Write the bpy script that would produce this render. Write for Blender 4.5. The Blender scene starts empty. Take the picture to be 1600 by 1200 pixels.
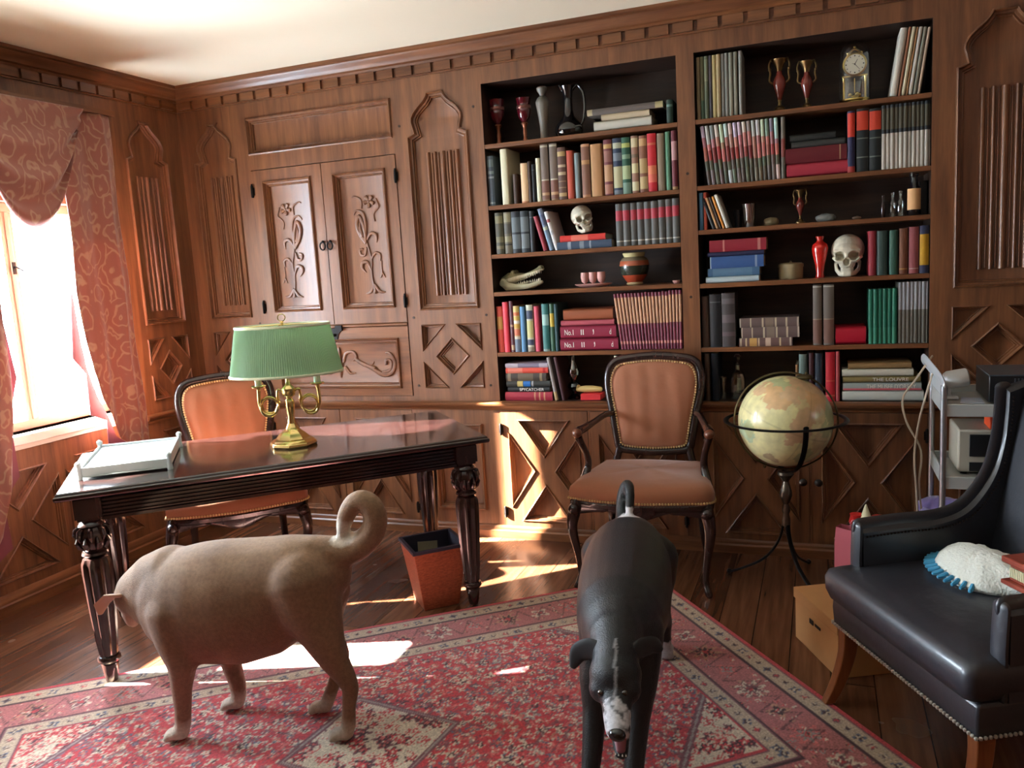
import bpy, bmesh, math, random
import numpy as np
from mathutils import Vector, Matrix, noise
from mathutils.geometry import tessellate_polygon
random.seed(7)
SC = bpy.context.scene
COL = SC.collection
PI = math.pi
R = math.radians

# ---------------------------------------------------------------- camera
def make_camera():
    cam = bpy.data.cameras.new('camera')
    cam.sensor_width = 36.0
    cam.lens = 28.68
    cam.clip_start = 0.05
    ob = bpy.data.objects.new('camera', cam)
    COL.objects.link(ob)
    yaw, pitch, roll = R(-20.96), R(8.14), R(-3.42)
    cy, sy, cp, sp = math.cos(yaw), math.sin(yaw), math.cos(pitch), math.sin(pitch)
    f = Vector((sy*cp, cy*cp, -sp)); r = Vector((cy, -sy, 0)); u = r.cross(f)
    c, s = math.cos(roll), math.sin(roll)
    r2 = r*c + u*s; u2 = u*c - r*s
    m = Matrix(((r2.x, u2.x, -f.x, 3.665), (r2.y, u2.y, -f.y, -4.136), (r2.z, u2.z, -f.z, 1.5), (0, 0, 0, 1)))
    ob.matrix_world = m
    SC.camera = ob
make_camera()

# ---------------------------------------------------------------- light and exposure
vs = SC.view_settings
vs.view_transform = 'Standard'; vs.look = 'None'; vs.gamma = 1.0; vs.use_curve_mapping = False
vs.exposure = 2.42
SKY = 20.0
SUN = 50.0
world = bpy.data.worlds.new('daylight'); SC.world = world
world.use_nodes = True
bg = world.node_tree.nodes['Background']
bg.inputs[0].default_value = (0.72, 0.86, 1.0, 1); bg.inputs[1].default_value = SKY
sl = bpy.data.lights.new('sun', 'SUN'); sl.energy = SUN; sl.angle = R(0.6); sl.color = (1.0, 0.93, 0.82)
so = bpy.data.objects.new('sun', sl); COL.objects.link(so)
sd = Vector((0.951*math.cos(R(27)), 0.309*math.cos(R(27)), -math.sin(R(27))))
so.rotation_euler = sd.to_track_quat('-Z', 'Y').to_euler(); so.location = (-4, -3, 4)
def portal(name, loc, rot, sx, sy_):
    l = bpy.data.lights.new(name, 'AREA'); l.shape = 'RECTANGLE'; l.size = sx; l.size_y = sy_
    l.cycles.is_portal = True
    o = bpy.data.objects.new(name, l); COL.objects.link(o); o.location = loc; o.rotation_euler = rot
portal('window_portal', (-0.16, -1.17, 1.40), (0, R(-90), 0), 1.14, 1.05)
portal('window_portal', (-0.16, -2.21, 1.38), (0, R(-90), 0), 1.6, 0.36)
portal('window_portal', (-0.16, -2.735, 1.5), (0, R(-90), 0), 1.4, 0.53)
# ---------------------------------------------------------------- helpers
def S(r, g=None, b=None):
    if g is None: r, g, b = r
    f = lambda c: (c/255/12.92) if c/255 <= 0.04045 else ((c/255+0.055)/1.055)**2.4
    return (f(r), f(g), f(b), 1.0)
MATS = {}
def nodes_of(m):
    m.use_nodes = True
    nt = m.node_tree
    return nt, nt.nodes['Principled BSDF']
def mat(name, col, rough=0.5, metal=0.0, spec=0.5, coat=0.0, var=None, bump=None, sheen=0.0, trans=0.0, sss=0.0):
    if name in MATS: return MATS[name]
    m = bpy.data.materials.new(name); MATS[name] = m
    nt, p = nodes_of(m)
    c = S(col) if max(col) > 1 else tuple(col)+(1.0,)
    p.inputs['Base Color'].default_value = c
    p.inputs['Roughness'].default_value = rough
    p.inputs['Metallic'].default_value = metal
    p.inputs['Specular IOR Level'].default_value = spec
    p.inputs['Coat Weight'].default_value = coat
    p.inputs['Coat Roughness'].default_value = 0.12
    p.inputs['Sheen Weight'].default_value = sheen
    p.inputs['Transmission Weight'].default_value = trans
    if sss: p.inputs['Subsurface Weight'].default_value = sss
    if var or bump:
        tc = nt.nodes.new('ShaderNodeTexCoord')
    if var:
        sc, am = var
        n = nt.nodes.new('ShaderNodeTexNoise'); n.inputs['Scale'].default_value = sc; n.inputs['Detail'].default_value = 5
        nt.links.new(tc.outputs['Object'], n.inputs['Vector'])
        mx = nt.nodes.new('ShaderNodeMix'); mx.data_type = 'RGBA'
        mx.inputs[6].default_value = tuple(x*(1-am) for x in c[:3])+(1,)
        mx.inputs[7].default_value = tuple(min(1, x*(1+am)) for x in c[:3])+(1,)
        nt.links.new(n.outputs['Fac'], mx.inputs[0]); nt.links.new(mx.outputs[2], p.inputs['Base Color'])
    if bump:
        sc, st = bump
        n2 = nt.nodes.new('ShaderNodeTexNoise'); n2.inputs['Scale'].default_value = sc; n2.inputs['Detail'].default_value = 6
        nt.links.new(tc.outputs['Object'], n2.inputs['Vector'])
        b = nt.nodes.new('ShaderNodeBump'); b.inputs['Strength'].default_value = st; b.inputs['Distance'].default_value = 0.01
        nt.links.new(n2.outputs['Fac'], b.inputs['Height']); nt.links.new(b.outputs['Normal'], p.inputs['Normal'])
    return m
def wood(name, c1, c2, rough=0.38, stretch=(14, 14, 1.1), coat=0.0, spec=0.5, bumpd=0.25):
    if name in MATS: return MATS[name]
    m = bpy.data.materials.new(name); MATS[name] = m
    nt, p = nodes_of(m)
    tc = nt.nodes.new('ShaderNodeTexCoord'); mp = nt.nodes.new('ShaderNodeMapping')
    mp.inputs['Scale'].default_value = stretch
    nt.links.new(tc.outputs['Object'], mp.inputs['Vector'])
    n = nt.nodes.new('ShaderNodeTexNoise'); n.inputs['Scale'].default_value = 1.6; n.inputs['Detail'].default_value = 8; n.inputs['Distortion'].default_value = 0.5
    nt.links.new(mp.outputs[0], n.inputs['Vector'])
    n3 = nt.nodes.new('ShaderNodeTexNoise'); n3.inputs['Scale'].default_value = 9; n3.inputs['Detail'].default_value = 4
    nt.links.new(mp.outputs[0], n3.inputs['Vector'])
    ad = nt.nodes.new('ShaderNodeMath'); ad.operation = 'MULTIPLY_ADD'; ad.inputs[1].default_value = 0.35
    nt.links.new(n3.outputs['Fac'], ad.inputs[0]); nt.links.new(n.outputs['Fac'], ad.inputs[2])
    r = nt.nodes.new('ShaderNodeValToRGB')
    r.color_ramp.elements[0].position = 0.45; r.color_ramp.elements[0].color = S(c1)
    r.color_ramp.elements[1].position = 1.0; r.color_ramp.elements[1].color = S(c2)
    nt.links.new(ad.outputs[0], r.inputs[0]); nt.links.new(r.outputs[0], p.inputs['Base Color'])
    p.inputs['Roughness'].default_value = rough; p.inputs['Coat Weight'].default_value = coat
    p.inputs['Coat Roughness'].default_value = 0.1 if coat > .3 else 0.38
    p.inputs['Specular IOR Level'].default_value = spec
    b = nt.nodes.new('ShaderNodeBump'); b.inputs['Strength'].default_value = bumpd; b.inputs['Distance'].default_value = 0.002
    nt.links.new(ad.outputs[0], b.inputs['Height']); nt.links.new(b.outputs['Normal'], p.inputs['Normal'])
    return m
def clear_glass(name, tint=(1, 1, 1), gloss=0.1, rough=0.02):
    if name in MATS: return MATS[name]
    m = bpy.data.materials.new(name); MATS[name] = m; m.use_nodes = True
    nt = m.node_tree; nt.nodes.clear()
    o = nt.nodes.new('ShaderNodeOutputMaterial'); t = nt.nodes.new('ShaderNodeBsdfTransparent'); g = nt.nodes.new('ShaderNodeBsdfGlossy')
    t.inputs[0].default_value = tint+(1,); g.inputs['Roughness'].default_value = rough
    fr = nt.nodes.new('ShaderNodeLayerWeight'); fr.inputs[0].default_value = 0.25
    mth = nt.nodes.new('ShaderNodeMath'); mth.operation = 'MULTIPLY_ADD'; mth.inputs[1].default_value = 0.6; mth.inputs[2].default_value = gloss*0.5
    nt.links.new(fr.outputs['Facing'], mth.inputs[0])
    mx = nt.nodes.new('ShaderNodeMixShader')
    nt.links.new(mth.outputs[0], mx.inputs[0]); nt.links.new(t.outputs[0], mx.inputs[1]); nt.links.new(g.outputs[0], mx.inputs[2])
    nt.links.new(mx.outputs[0], o.inputs[0])
    return m
def attr_mat(name, rough=0.8, sheen=0.0, noise_scale=60, noise_amt=0.25, bump=(250, 0.4), coat=0.0, spec=0.4, stretch=None):
    if name in MATS: return MATS[name]
    m = bpy.data.materials.new(name); MATS[name] = m
    nt, p = nodes_of(m)
    a = nt.nodes.new('ShaderNodeAttribute'); a.attribute_name = 'pattern'
    tc = nt.nodes.new('ShaderNodeTexCoord'); mp = nt.nodes.new('ShaderNodeMapping')
    if stretch: mp.inputs['Scale'].default_value = stretch
    nt.links.new(tc.outputs['Object'], mp.inputs['Vector'])
    n = nt.nodes.new('ShaderNodeTexNoise'); n.inputs['Scale'].default_value = noise_scale; n.inputs['Detail'].default_value = 4
    nt.links.new(mp.outputs[0], n.inputs['Vector'])
    mr = nt.nodes.new('ShaderNodeMapRange'); mr.inputs[1].default_value = 0.3; mr.inputs[2].default_value = 0.7
    mr.inputs[3].default_value = 1-noise_amt; mr.inputs[4].default_value = 1+noise_amt
    nt.links.new(n.outputs['Fac'], mr.inputs[0])
    vm = nt.nodes.new('ShaderNodeVectorMath'); vm.operation = 'SCALE'
    nt.links.new(a.outputs['Color'], vm.inputs[0]); nt.links.new(mr.outputs[0], vm.inputs['Scale'])
    nt.links.new(vm.outputs[0], p.inputs['Base Color'])
    p.inputs['Roughness'].default_value = rough; p.inputs['Sheen Weight'].default_value = sheen
    p.inputs['Coat Weight'].default_value = coat; p.inputs['Specular IOR Level'].default_value = spec
    if bump:
        n2 = nt.nodes.new('ShaderNodeTexNoise'); n2.inputs['Scale'].default_value = bump[0]; n2.inputs['Detail'].default_value = 3
        nt.links.new(mp.outputs[0], n2.inputs['Vector'])
        b = nt.nodes.new('ShaderNodeBump'); b.inputs['Strength'].default_value = bump[1]; b.inputs['Distance'].default_value = 0.004
        nt.links.new(n2.outputs['Fac'], b.inputs['Height']); nt.links.new(b.outputs['Normal'], p.inputs['Normal'])
    return m

def thing(name, label, cat, loc=(0, 0, 0), rz=0, group=None):
    o = bpy.data.objects.new(name, None); COL.objects.link(o)
    o.location = loc; o.rotation_euler = (0, 0, rz); o.empty_display_size = 0.05
    o['label'] = label; o['category'] = cat
    if group: o['group'] = group
    return o
def tag(o, label, cat, group=None, kind=None):
    o['label'] = label; o['category'] = cat
    if group: o['group'] = group
    if kind: o['kind'] = kind
    return o
def pmat(o):
    m = Matrix.Translation(o.location) @ o.rotation_euler.to_matrix().to_4x4()
    if o.parent: m = pmat(o.parent) @ m
    return m

class MB:
    def __init__(s, M=None):
        s.bm = bmesh.new(); s.M = M or Matrix(); s.mi = 0
    def v(s, p): return s.bm.verts.new(s.M @ Vector(p))
    def f(s, vs_):
        try:
            fc = s.bm.faces.new(vs_); fc.material_index = s.mi; return fc
        except ValueError: return None
    def box(s, x0, x1, y0, y1, z0, z1):
        P = [s.v(p) for p in ((x0,y0,z0),(x1,y0,z0),(x1,y1,z0),(x0,y1,z0),(x0,y0,z1),(x1,y0,z1),(x1,y1,z1),(x0,y1,z1))]
        for q in ((3,2,1,0),(4,5,6,7),(0,1,5,4),(1,2,6,5),(2,3,7,6),(3,0,4,7)): s.f([P[i] for i in q])
    def ring(s, pts): return [s.v(p) for p in pts]
    def bridge(s, a, b, closed=True):
        n = len(a)
        for i in range(n if closed else n-1): s.f([a[i], a[(i+1) % n], b[(i+1) % n], b[i]])
    def loft(s, rings, cap=True, closed=True):
        rs = [s.ring(r) for r in rings]
        for a, b in zip(rs, rs[1:]): s.bridge(a, b, closed)
        if cap and closed: s.f(rs[0][::-1]); s.f(rs[-1])
        return rs
    def lathe(s, prof, n=24, c=(0, 0, 0), sx=1, sy=1, cap=True):
        rings = []
        for r, z in prof:
            r = max(r, 1e-4)
            rings.append([(c[0]+r*sx*math.cos(2*PI*i/n), c[1]+r*sy*math.sin(2*PI*i/n), c[2]+z) for i in range(n)])
        s.loft(rings, cap)
    def flute(s, prof, n=48, lobes=12, amp=0.1, c=(0, 0, 0)):
        rings = []
        for r, z, a in prof:
            rings.append([(c[0]+r*(1-a*abs(math.sin(lobes*PI*i/n)))*math.cos(2*PI*i/n), c[1]+r*(1-a*abs(math.sin(lobes*PI*i/n)))*math.sin(2*PI*i/n), c[2]+z) for i in range(n)])
        s.loft(rings)
    def tube(s, pts, rad, n=10, up=(0, 0, 1), cap='round', closed=False):
        P = [Vector(p) for p in pts]; N = len(P)
        rr = rad if isinstance(rad, (list, tuple)) else [rad]*N
        rr = [(q, q) if not isinstance(q, (list, tuple)) else q for q in rr]
        T = []
        for i in range(N):
            if closed: t = P[(i+1) % N]-P[i-1]
            else: t = P[min(i+1, N-1)]-P[max(i-1, 0)]
            T.append(t.normalized() if t.length > 1e-9 else Vector((0, 0, 1)))
        U = Vector(up); U = (U-T[0]*U.dot(T[0]))
        if U.length < 1e-3: U = Vector((1, 0, 0))-T[0]*T[0].x
        if U.length < 1e-3: U = Vector((0, 1, 0))-T[0]*T[0].y
        U.normalize()
        rings = []
        def mk(c, t, u, a, b):
            w = t.cross(u)
            return [c+w*(a*math.cos(2*PI*k/n))+u*(b*math.sin(2*PI*k/n)) for k in range(n)]
        us = []
        for i in range(N):
            U = U-T[i]*U.dot(T[i]); U.normalize(); us.append(U.copy())
        if cap == 'round' and not closed:
            a, b = rr[0]; m_ = (a+b)/2
            for k in (1, 2, 3):
                th = PI/2*(1-k/4+0.0); rings.append(mk(P[0]-T[0]*m_*math.sin(th)*0.9, T[0], us[0], a*math.cos(th), b*math.cos(th)))
        for i in range(N): rings.append(mk(P[i], T[i], us[i], rr[i][0], rr[i][1]))
        if cap == 'round' and not closed:
            a, b = rr[-1]; m_ = (a+b)/2
            for k in (3, 2, 1):
                th = PI/2*(1-k/4); rings.append(mk(P[-1]+T[-1]*m_*math.sin(th)*0.9, T[-1], us[-1], a*math.cos(th), b*math.cos(th)))
        rs = [s.ring(r) for r in rings]
        for a, b in zip(rs, rs[1:]): s.bridge(a, b)
        if closed: s.bridge(rs[-1], rs[0])
        elif cap: s.f(rs[0][::-1]); s.f(rs[-1])
    def sphere(s, c, r, n=16, m=10, sc=(1, 1, 1)):
        rings = []
        for j in range(m+1):
            th = PI*j/m; q = max(math.sin(th), 0.002)
            rings.append([(c[0]+r*sc[0]*q*math.cos(2*PI*i/n), c[1]+r*sc[1]*q*math.sin(2*PI*i/n), c[2]-r*sc[2]*math.cos(th)) for i in range(n)])
        s.loft(rings)
    def prism(s, poly, fn, d0, d1):
        a = s.ring([fn(u, v, d0) for u, v in poly]); b = s.ring([fn(u, v, d1) for u, v in poly])
        s.bridge(a, b)
        for rg, d in ((a, d0), (b, d1)):
            for t in tessellate_polygon([[Vector((u, v, 0)) for u, v in poly]]): s.f([rg[i] for i in t])
    def done(s, name, mats, parent=None, bevel=0.0, smooth=40, world=False, normals=True, kind=None):
        bm = s.bm
        if world and parent: bm.transform(pmat(parent).inverted())
        if normals: bmesh.ops.recalc_face_normals(bm, faces=bm.faces[:])
        me = bpy.data.meshes.new(name); bm.to_mesh(me); bm.free()
        if not isinstance(mats, (list, tuple)): mats = [mats]
        for m in mats: me.materials.append(m)
        if smooth:
            me.polygons.foreach_set('use_smooth', [True]*len(me.polygons))
            me.set_sharp_from_angle(angle=R(smooth))
        o = bpy.data.objects.new(name, me); COL.objects.link(o)
        if parent: o.parent = parent
        if bevel:
            b = o.modifiers.new('bevel', 'BEVEL'); b.width = bevel; b.segments = 2; b.limit_method = 'ANGLE'; b.angle_limit = R(40)
        if kind: o['kind'] = kind
        return o

def evaluated(o):
    dg = bpy.context.evaluated_depsgraph_get()
    return bpy.data.meshes.new_from_object(o.evaluated_get(dg))
def remesh(mb, voxel, it=6, fac=0.5):
    me = bpy.data.meshes.new('tmp'); mb.bm.to_mesh(me); mb.bm.free()
    o = bpy.data.objects.new('tmp', me); COL.objects.link(o)
    r = o.modifiers.new('r', 'REMESH'); r.mode = 'VOXEL'; r.voxel_size = voxel; r.adaptivity = 0
    if it:
        sm = o.modifiers.new('s', 'SMOOTH'); sm.factor = fac; sm.iterations = it
    bpy.context.view_layer.update()
    out = evaluated(o)
    # keep only the connected outer skin
    bm = bmesh.new(); bm.from_mesh(out); seen = set(); best = []
    for v0 in bm.verts:
        if v0 in seen: continue
        comp = [v0]; seen.add(v0); k = 0
        while k < len(comp):
            for e in comp[k].link_edges:
                w = e.other_vert(comp[k])
                if w not in seen: seen.add(w); comp.append(w)
            k += 1
        if len(comp) > len(best): best = comp
    if len(best) < len(bm.verts):
        keep = set(best); bmesh.ops.delete(bm, geom=[v for v in bm.verts if v not in keep], context='VERTS'); bm.to_mesh(out)
    bm.free()
    bpy.data.objects.remove(o); bpy.data.meshes.remove(me)
    return out
def finish(me, name, m, parent=None, colfn=None, smooth=True):
    me.name = name; me.materials.clear(); me.materials.append(m)
    me.polygons.foreach_set('use_smooth', [smooth]*len(me.polygons))
    if colfn:
        at = me.color_attributes.new('pattern', 'FLOAT_COLOR', 'POINT')
        buf = []
        for v in me.vertices:
            c = colfn(v.co); buf.extend((c[0], c[1], c[2], 1.0))
        at.data.foreach_set('color', buf)
    o = bpy.data.objects.new(name, me); COL.objects.link(o)
    if parent: o.parent = parent
    return o
def text_mesh(txt, size, m, parent, M, name='lettering', width=None, extrude=0.0004, height=None):
    cu = bpy.data.curves.new(name, 'FONT'); cu.body = txt; cu.size = size; cu.extrude = extrude; cu.align_x = 'CENTER'; cu.align_y = 'CENTER'
    o = bpy.data.objects.new(name, cu); COL.objects.link(o); bpy.context.view_layer.update()
    me = evaluated(o); bpy.data.objects.remove(o); bpy.data.curves.remove(cu)
    xs = [v.co.x for v in me.vertices]; ys = [v.co.y for v in me.vertices]
    w = max(xs)-min(xs); h = max(ys)-min(ys); cx = (max(xs)+min(xs))/2; cyy = (max(ys)+min(ys))/2
    k = (width/w) if width else 1; kh = (height/h) if height else k
    me.transform(Matrix.Diagonal((k, kh, 1, 1)) @ Matrix.Translation((-cx, -cyy, 0))); me.transform(M)
    me.materials.append(m)
    n = bpy.data.objects.new(name, me); COL.objects.link(n); n.parent = parent
    return n
def spline(pts, n=8):
    P = [Vector(p) for p in pts]; out = []
    for i in range(len(P)-1):
        p0 = P[max(i-1, 0)]; p1 = P[i]; p2 = P[i+1]; p3 = P[min(i+2, len(P)-1)]
        for k in range(n):
            t = k/n
            out.append(0.5*((2*p1)+(p2-p0)*t+(2*p0-5*p1+4*p2-p3)*t*t+(3*p1-p0-3*p2+p3)*t**3))
    out.append(P[-1]); return out
def lerpl(a, n):
    # resample a list of scalars to n entries
    out = []
    for i in range(n):
        x = i/(n-1)*(len(a)-1); j = min(int(x), len(a)-2); out.append(a[j]+(a[j+1]-a[j])*(x-j))
    return out

# wall frames: point (u along the wall, v up, d out into the room)
BACK = lambda u, v, d: (u, -d, v)
LEFT = lambda u, v, d: (d, u, v)
def offset(poly, t):
    # inward offset of a counter-clockwise polygon
    n = len(poly); out = []
    for i in range(n):
        a = Vector(poly[i-1]); b = Vector(poly[i]); c = Vector(poly[(i+1) % n])
        e1 = (b-a).normalized(); e2 = (c-b).normalized()
        n1 = Vector((-e1.y, e1.x)); n2 = Vector((-e2.y, e2.x))
        m = n1+n2
        if m.length < 1e-6: m = n1
        m.normalize(); k = t/max(0.45, m.dot(n1))
        out.append((b.x+m.x*k, b.y+m.y*k))
    return out
def ccw(poly):
    a = sum(poly[i-1][0]*poly[i][1]-poly[i][0]*poly[i-1][1] for i in range(len(poly)))
    return poly if a > 0 else poly[::-1]
def face_holes(mb, fn, outer, holes, d):
    loops = [ccw(outer)]+[ccw(h)[::-1] for h in holes]
    flat = [p for l in loops for p in l]
    vs_ = [mb.v(fn(p[0], p[1], d)) for p in flat]
    for t in tessellate_polygon([[Vector((p[0], p[1], 0)) for p in l] for l in loops]): mb.f([vs_[i] for i in t])
PROF = [(0, 0), (0.002, 0.000), (0.004, 0.010), (0.009, 0.013), (0.014, 0.006), (0.015, -0.006), (0.024, -0.008), (0.026, -0.018), (0.033, -0.016), (0.035, -0.026), (0.040, -0.028)]
PROF_S = [(0, 0), (0.001, 0.005), (0.005, 0.008), (0.009, 0.002), (0.010, -0.010), (0.017, -0.012), (0.019, -0.021), (0.025, -0.020), (0.027, -0.028)]
def moulding(mb, fn, poly, prof, d0=0.0, fill=True):
    poly = ccw(poly); prev = None
    for t, d in prof:
        q = offset(poly, t) if t else poly
        rg = mb.ring([fn(p[0], p[1], d0+d) for p in q])
        if prev: mb.bridge(prev, rg)
        prev = rg; lastq = q
    if fill:
        for t in tessellate_polygon([[Vector((p[0], p[1], 0)) for p in lastq]]): mb.f([prev[i] for i in t])
def rect(u0, u1, v0, v1): return [(u0, v0), (u1, v0), (u1, v1), (u0, v1)]
def reveal(mb, fn, poly, d0, d1):
    a = mb.ring([fn(p[0], p[1], d0) for p in poly]); b = mb.ring([fn(p[0], p[1], d1) for p in poly]); mb.bridge(a, b)
def ogee(u0, u1, z0, z1, zt):
    # pointed linenfold panel outline: rectangle to z1, then an onion head up to zt
    c = (u0+u1)/2; w = (u1-u0)/2; H = zt-z1
    right = [(w, 0), (w, .005), (w-.022, .012), (w-.040, .020), (w-.033, .05), (w-.026, .075), (w-.028, .10), (w-.045, .13), (w-.075, .158), (w-.105, .182), (w-.123, .205), (.050, H)]
    r = [(c+a, z1+b) for a, b in right]; l = [(c-a, z1+b) for a, b in right][::-1]
    return [(u0, z0), (u1, z0)]+r+l
def tri4(u0, u1, z0, z1, k=0.42):
    # the four corner triangles and the centre diamond of a diamond panel
    w = u1-u0; h = z1-z0; c = ((u0+u1)/2, (z0+z1)/2)
    T = [[(u0, z0), (u0+w*k, z0), (u0, z0+h*k)], [(u1, z0), (u1, z0+h*k), (u1-w*k, z0)],
         [(u1, z1), (u1-w*k, z1), (u1, z1-h*k)], [(u0, z1), (u0, z1-h*k), (u0+w*k, z1)]]
    D = [(c[0], c[1]-h*.29), (c[0]+w*.29, c[1]), (c[0], c[1]+h*.29), (c[0]-w*.29, c[1])]
    return T, D
def xtri(u0, u1, z0, z1, b=0.045):
    # four triangles left by an X of flat bars (b: half bar width measured on the frame)
    cu, cz = (u0+u1)/2, (z0+z1)/2; w = u1-u0; h = z1-z0
    L = math.hypot(w, h); bx = b*L/h; bz = b*L/w
    return [[(u0+bx, z0), (u1-bx, z0), (cu, cz-bz)], [(u1, z0+bz), (u1, z1-bz), (cu+bx, cz)],
            [(u1-bx, z1), (u0+bx, z1), (cu, cz+bz)], [(u0, z1-bz), (u0, z0+bz), (cu-bx, cz)]]
def folds(mb, fn, u0, u1, z0, z1, d0, n=9):
    # vertical rounded ribs of a linenfold panel, each a closed bar
    rnd = [1.0, .45, .8, .4, 1.35, .4, .8, .45, 1.0][:n]; tot = sum(rnd)+0.25*(n-1); x = u0
    for k in range(n):
        w = rnd[k]/tot*(u1-u0); h = min(0.014, w*.7)
        cs = [(x, 0), (x+w*.12, h*.55), (x+w*.3, h*.92), (x+w*.5, h), (x+w*.7, h*.92), (x+w*.88, h*.55), (x+w, 0)]
        mb.loft([[fn(a, z0+(0.004 if k % 2 else 0), d0+b) for a, b in cs], [fn(a, z1-(0.006 if k % 2 else 0), d0+b) for a, b in cs]])
        x += w+0.25/tot*(u1-u0)
# ---------------------------------------------------------------- materials of the room
OAK = wood('oak panelling', (92, 55, 34), (146, 96, 60), coat=0.28, rough=0.40, spec=0.5)
OAKH = wood('oak panelling horizontal grain', (92, 55, 34), (146, 96, 60), rough=0.33, stretch=(1.1, 14, 14))
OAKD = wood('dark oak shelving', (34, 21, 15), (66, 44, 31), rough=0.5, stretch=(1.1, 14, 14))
OAKL = wood('oak left wall', (92, 55, 34), (146, 96, 60), rough=0.33, stretch=(14, 1.1, 14))
IRON = mat('black iron', (22, 20, 20), 0.5, 0.6)
BRASS = mat('polished brass', (230, 204, 136), 0.2, 1.0)
GLASS = clear_glass('window glass')
CEIL = mat('cream ceiling paint', (238, 232, 208), 0.9, var=(1.2, 0.03))
PLASTER = mat('cream wall paint', (205, 188, 160), 0.9)

def make_floor():
    m = bpy.data.materials.new('varnished floor planks'); nt, p = nodes_of(m)
    tc = nt.nodes.new('ShaderNodeTexCoord'); mp = nt.nodes.new('ShaderNodeMapping'); mp.inputs['Rotation'].default_value = (0, 0, R(90))
    mp.inputs['Location'].default_value = (0.37, 0.0, 0)
    nt.links.new(tc.outputs['Object'], mp.inputs['Vector'])
    br = nt.nodes.new('ShaderNodeTexBrick'); br.offset = 0.37
    br.inputs['Scale'].default_value = 1; br.inputs['Brick Width'].default_value = 2.6; br.inputs['Row Height'].default_value = 0.142
    br.inputs['Mortar Size'].default_value = 0.0022; br.inputs['Mortar Smooth'].default_value = 0.2; br.inputs['Bias'].default_value = 0
    br.inputs['Color1'].default_value = S(86, 52, 36); br.inputs['Color2'].default_value = S(122, 80, 56); br.inputs['Mortar'].default_value = S(34, 20, 14)
    nt.links.new(mp.outputs[0], br.inputs['Vector'])
    m2 = nt.nodes.new('ShaderNodeMapping'); m2.inputs['Scale'].default_value = (22, 1.3, 1); nt.links.new(tc.outputs['Object'], m2.inputs['Vector'])
    n = nt.nodes.new('ShaderNodeTexNoise'); n.inputs['Scale'].default_value = 2; n.inputs['Detail'].default_value = 8; nt.links.new(m2.outputs[0], n.inputs['Vector'])
    mr = nt.nodes.new('ShaderNodeMapRange'); mr.inputs[1].default_value = .3; mr.inputs[2].default_value = .7; mr.inputs[3].default_value = .65; mr.inputs[4].default_value = 1.3
    nt.links.new(n.outputs['Fac'], mr.inputs[0])
    vm = nt.nodes.new('ShaderNodeVectorMath'); vm.operation = 'SCALE'; nt.links.new(br.outputs['Color'], vm.inputs[0]); nt.links.new(mr.outputs[0], vm.inputs['Scale'])
    nt.links.new(vm.outputs[0], p.inputs['Base Color'])
    n2 = nt.nodes.new('ShaderNodeTexNoise'); n2.inputs['Scale'].default_value = 5; nt.links.new(tc.outputs['Object'], n2.inputs['Vector'])
    m3 = nt.nodes.new('ShaderNodeMapRange'); m3.inputs[3].default_value = .12; m3.inputs[4].default_value = .34; nt.links.new(n2.outputs['Fac'], m3.inputs[0]); nt.links.new(m3.outputs[0], p.inputs['Roughness'])
    b = nt.nodes.new('ShaderNodeBump'); b.inputs['Strength'].default_value = 0.5; b.inputs['Distance'].default_value = 0.002; b.invert = True
    nt.links.new(br.outputs['Fac'], b.inputs['Height']); nt.links.new(b.outputs['Normal'], p.inputs['Normal'])
    mb = MB(); mb.box(-0.15, 5.55, -6.15, 0.3, -0.05, 0.0)
    mb.done('floor', m, smooth=0, kind='structure')
make_floor()
mb = MB(); mb.box(-0.15, 5.55, -6.15, 0.3, 2.68, 2.75); mb.done('ceiling', CEIL, smooth=0, kind='structure')

ARCH = [(0.097, 0.407), (1.553, 1.918), (4.217, 4.585)]
BC = [(2.004, 3.020), (3.104, 4.127)]
ZB, ZT = 0.771, 2.458
BDOORS = [(0.505, 0.985), (0.990, 1.470), (2.010, 2.508), (2.520, 3.018), (3.110, 3.612), (3.622, 4.124)]

def linenfold(fn, u0, u1, parent, m):
    w = u1-u0; rib0 = u0+w*.265; rib1 = u0+w*.80
    P = MB(); moulding(P, fn, ogee(u0, u1, 1.287, 2.233, 2.460), PROF); folds(P, fn, rib0, rib1, 1.367, 2.146, -0.028)
    P.done('linenfold_panel', m, parent)
def diamond(fn, u0, u1, parent, m):
    T, D = tri4(u0, u1, 0.845, 1.208)
    P = MB()
    for t in T: moulding(P, fn, t, [(a*.8, b) for a, b in PROF_S])
    moulding(P, fn, D, PROF_S)
    c = [(D[0][0]+D[2][0])/2, (D[0][1]+D[2][1])/2]
    P.done('diamond_panel', m, parent)
def wall_skin(mb, fn, outer, d, panels, extra):
    holes = []
    for (u0, u1) in panels:
        holes.append(ogee(u0, u1, 1.287, 2.233, 2.460)); T, D = tri4(u0, u1, 0.845, 1.208); holes += T+[D]
    face_holes(mb, fn, outer, holes+extra, d)

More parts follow.
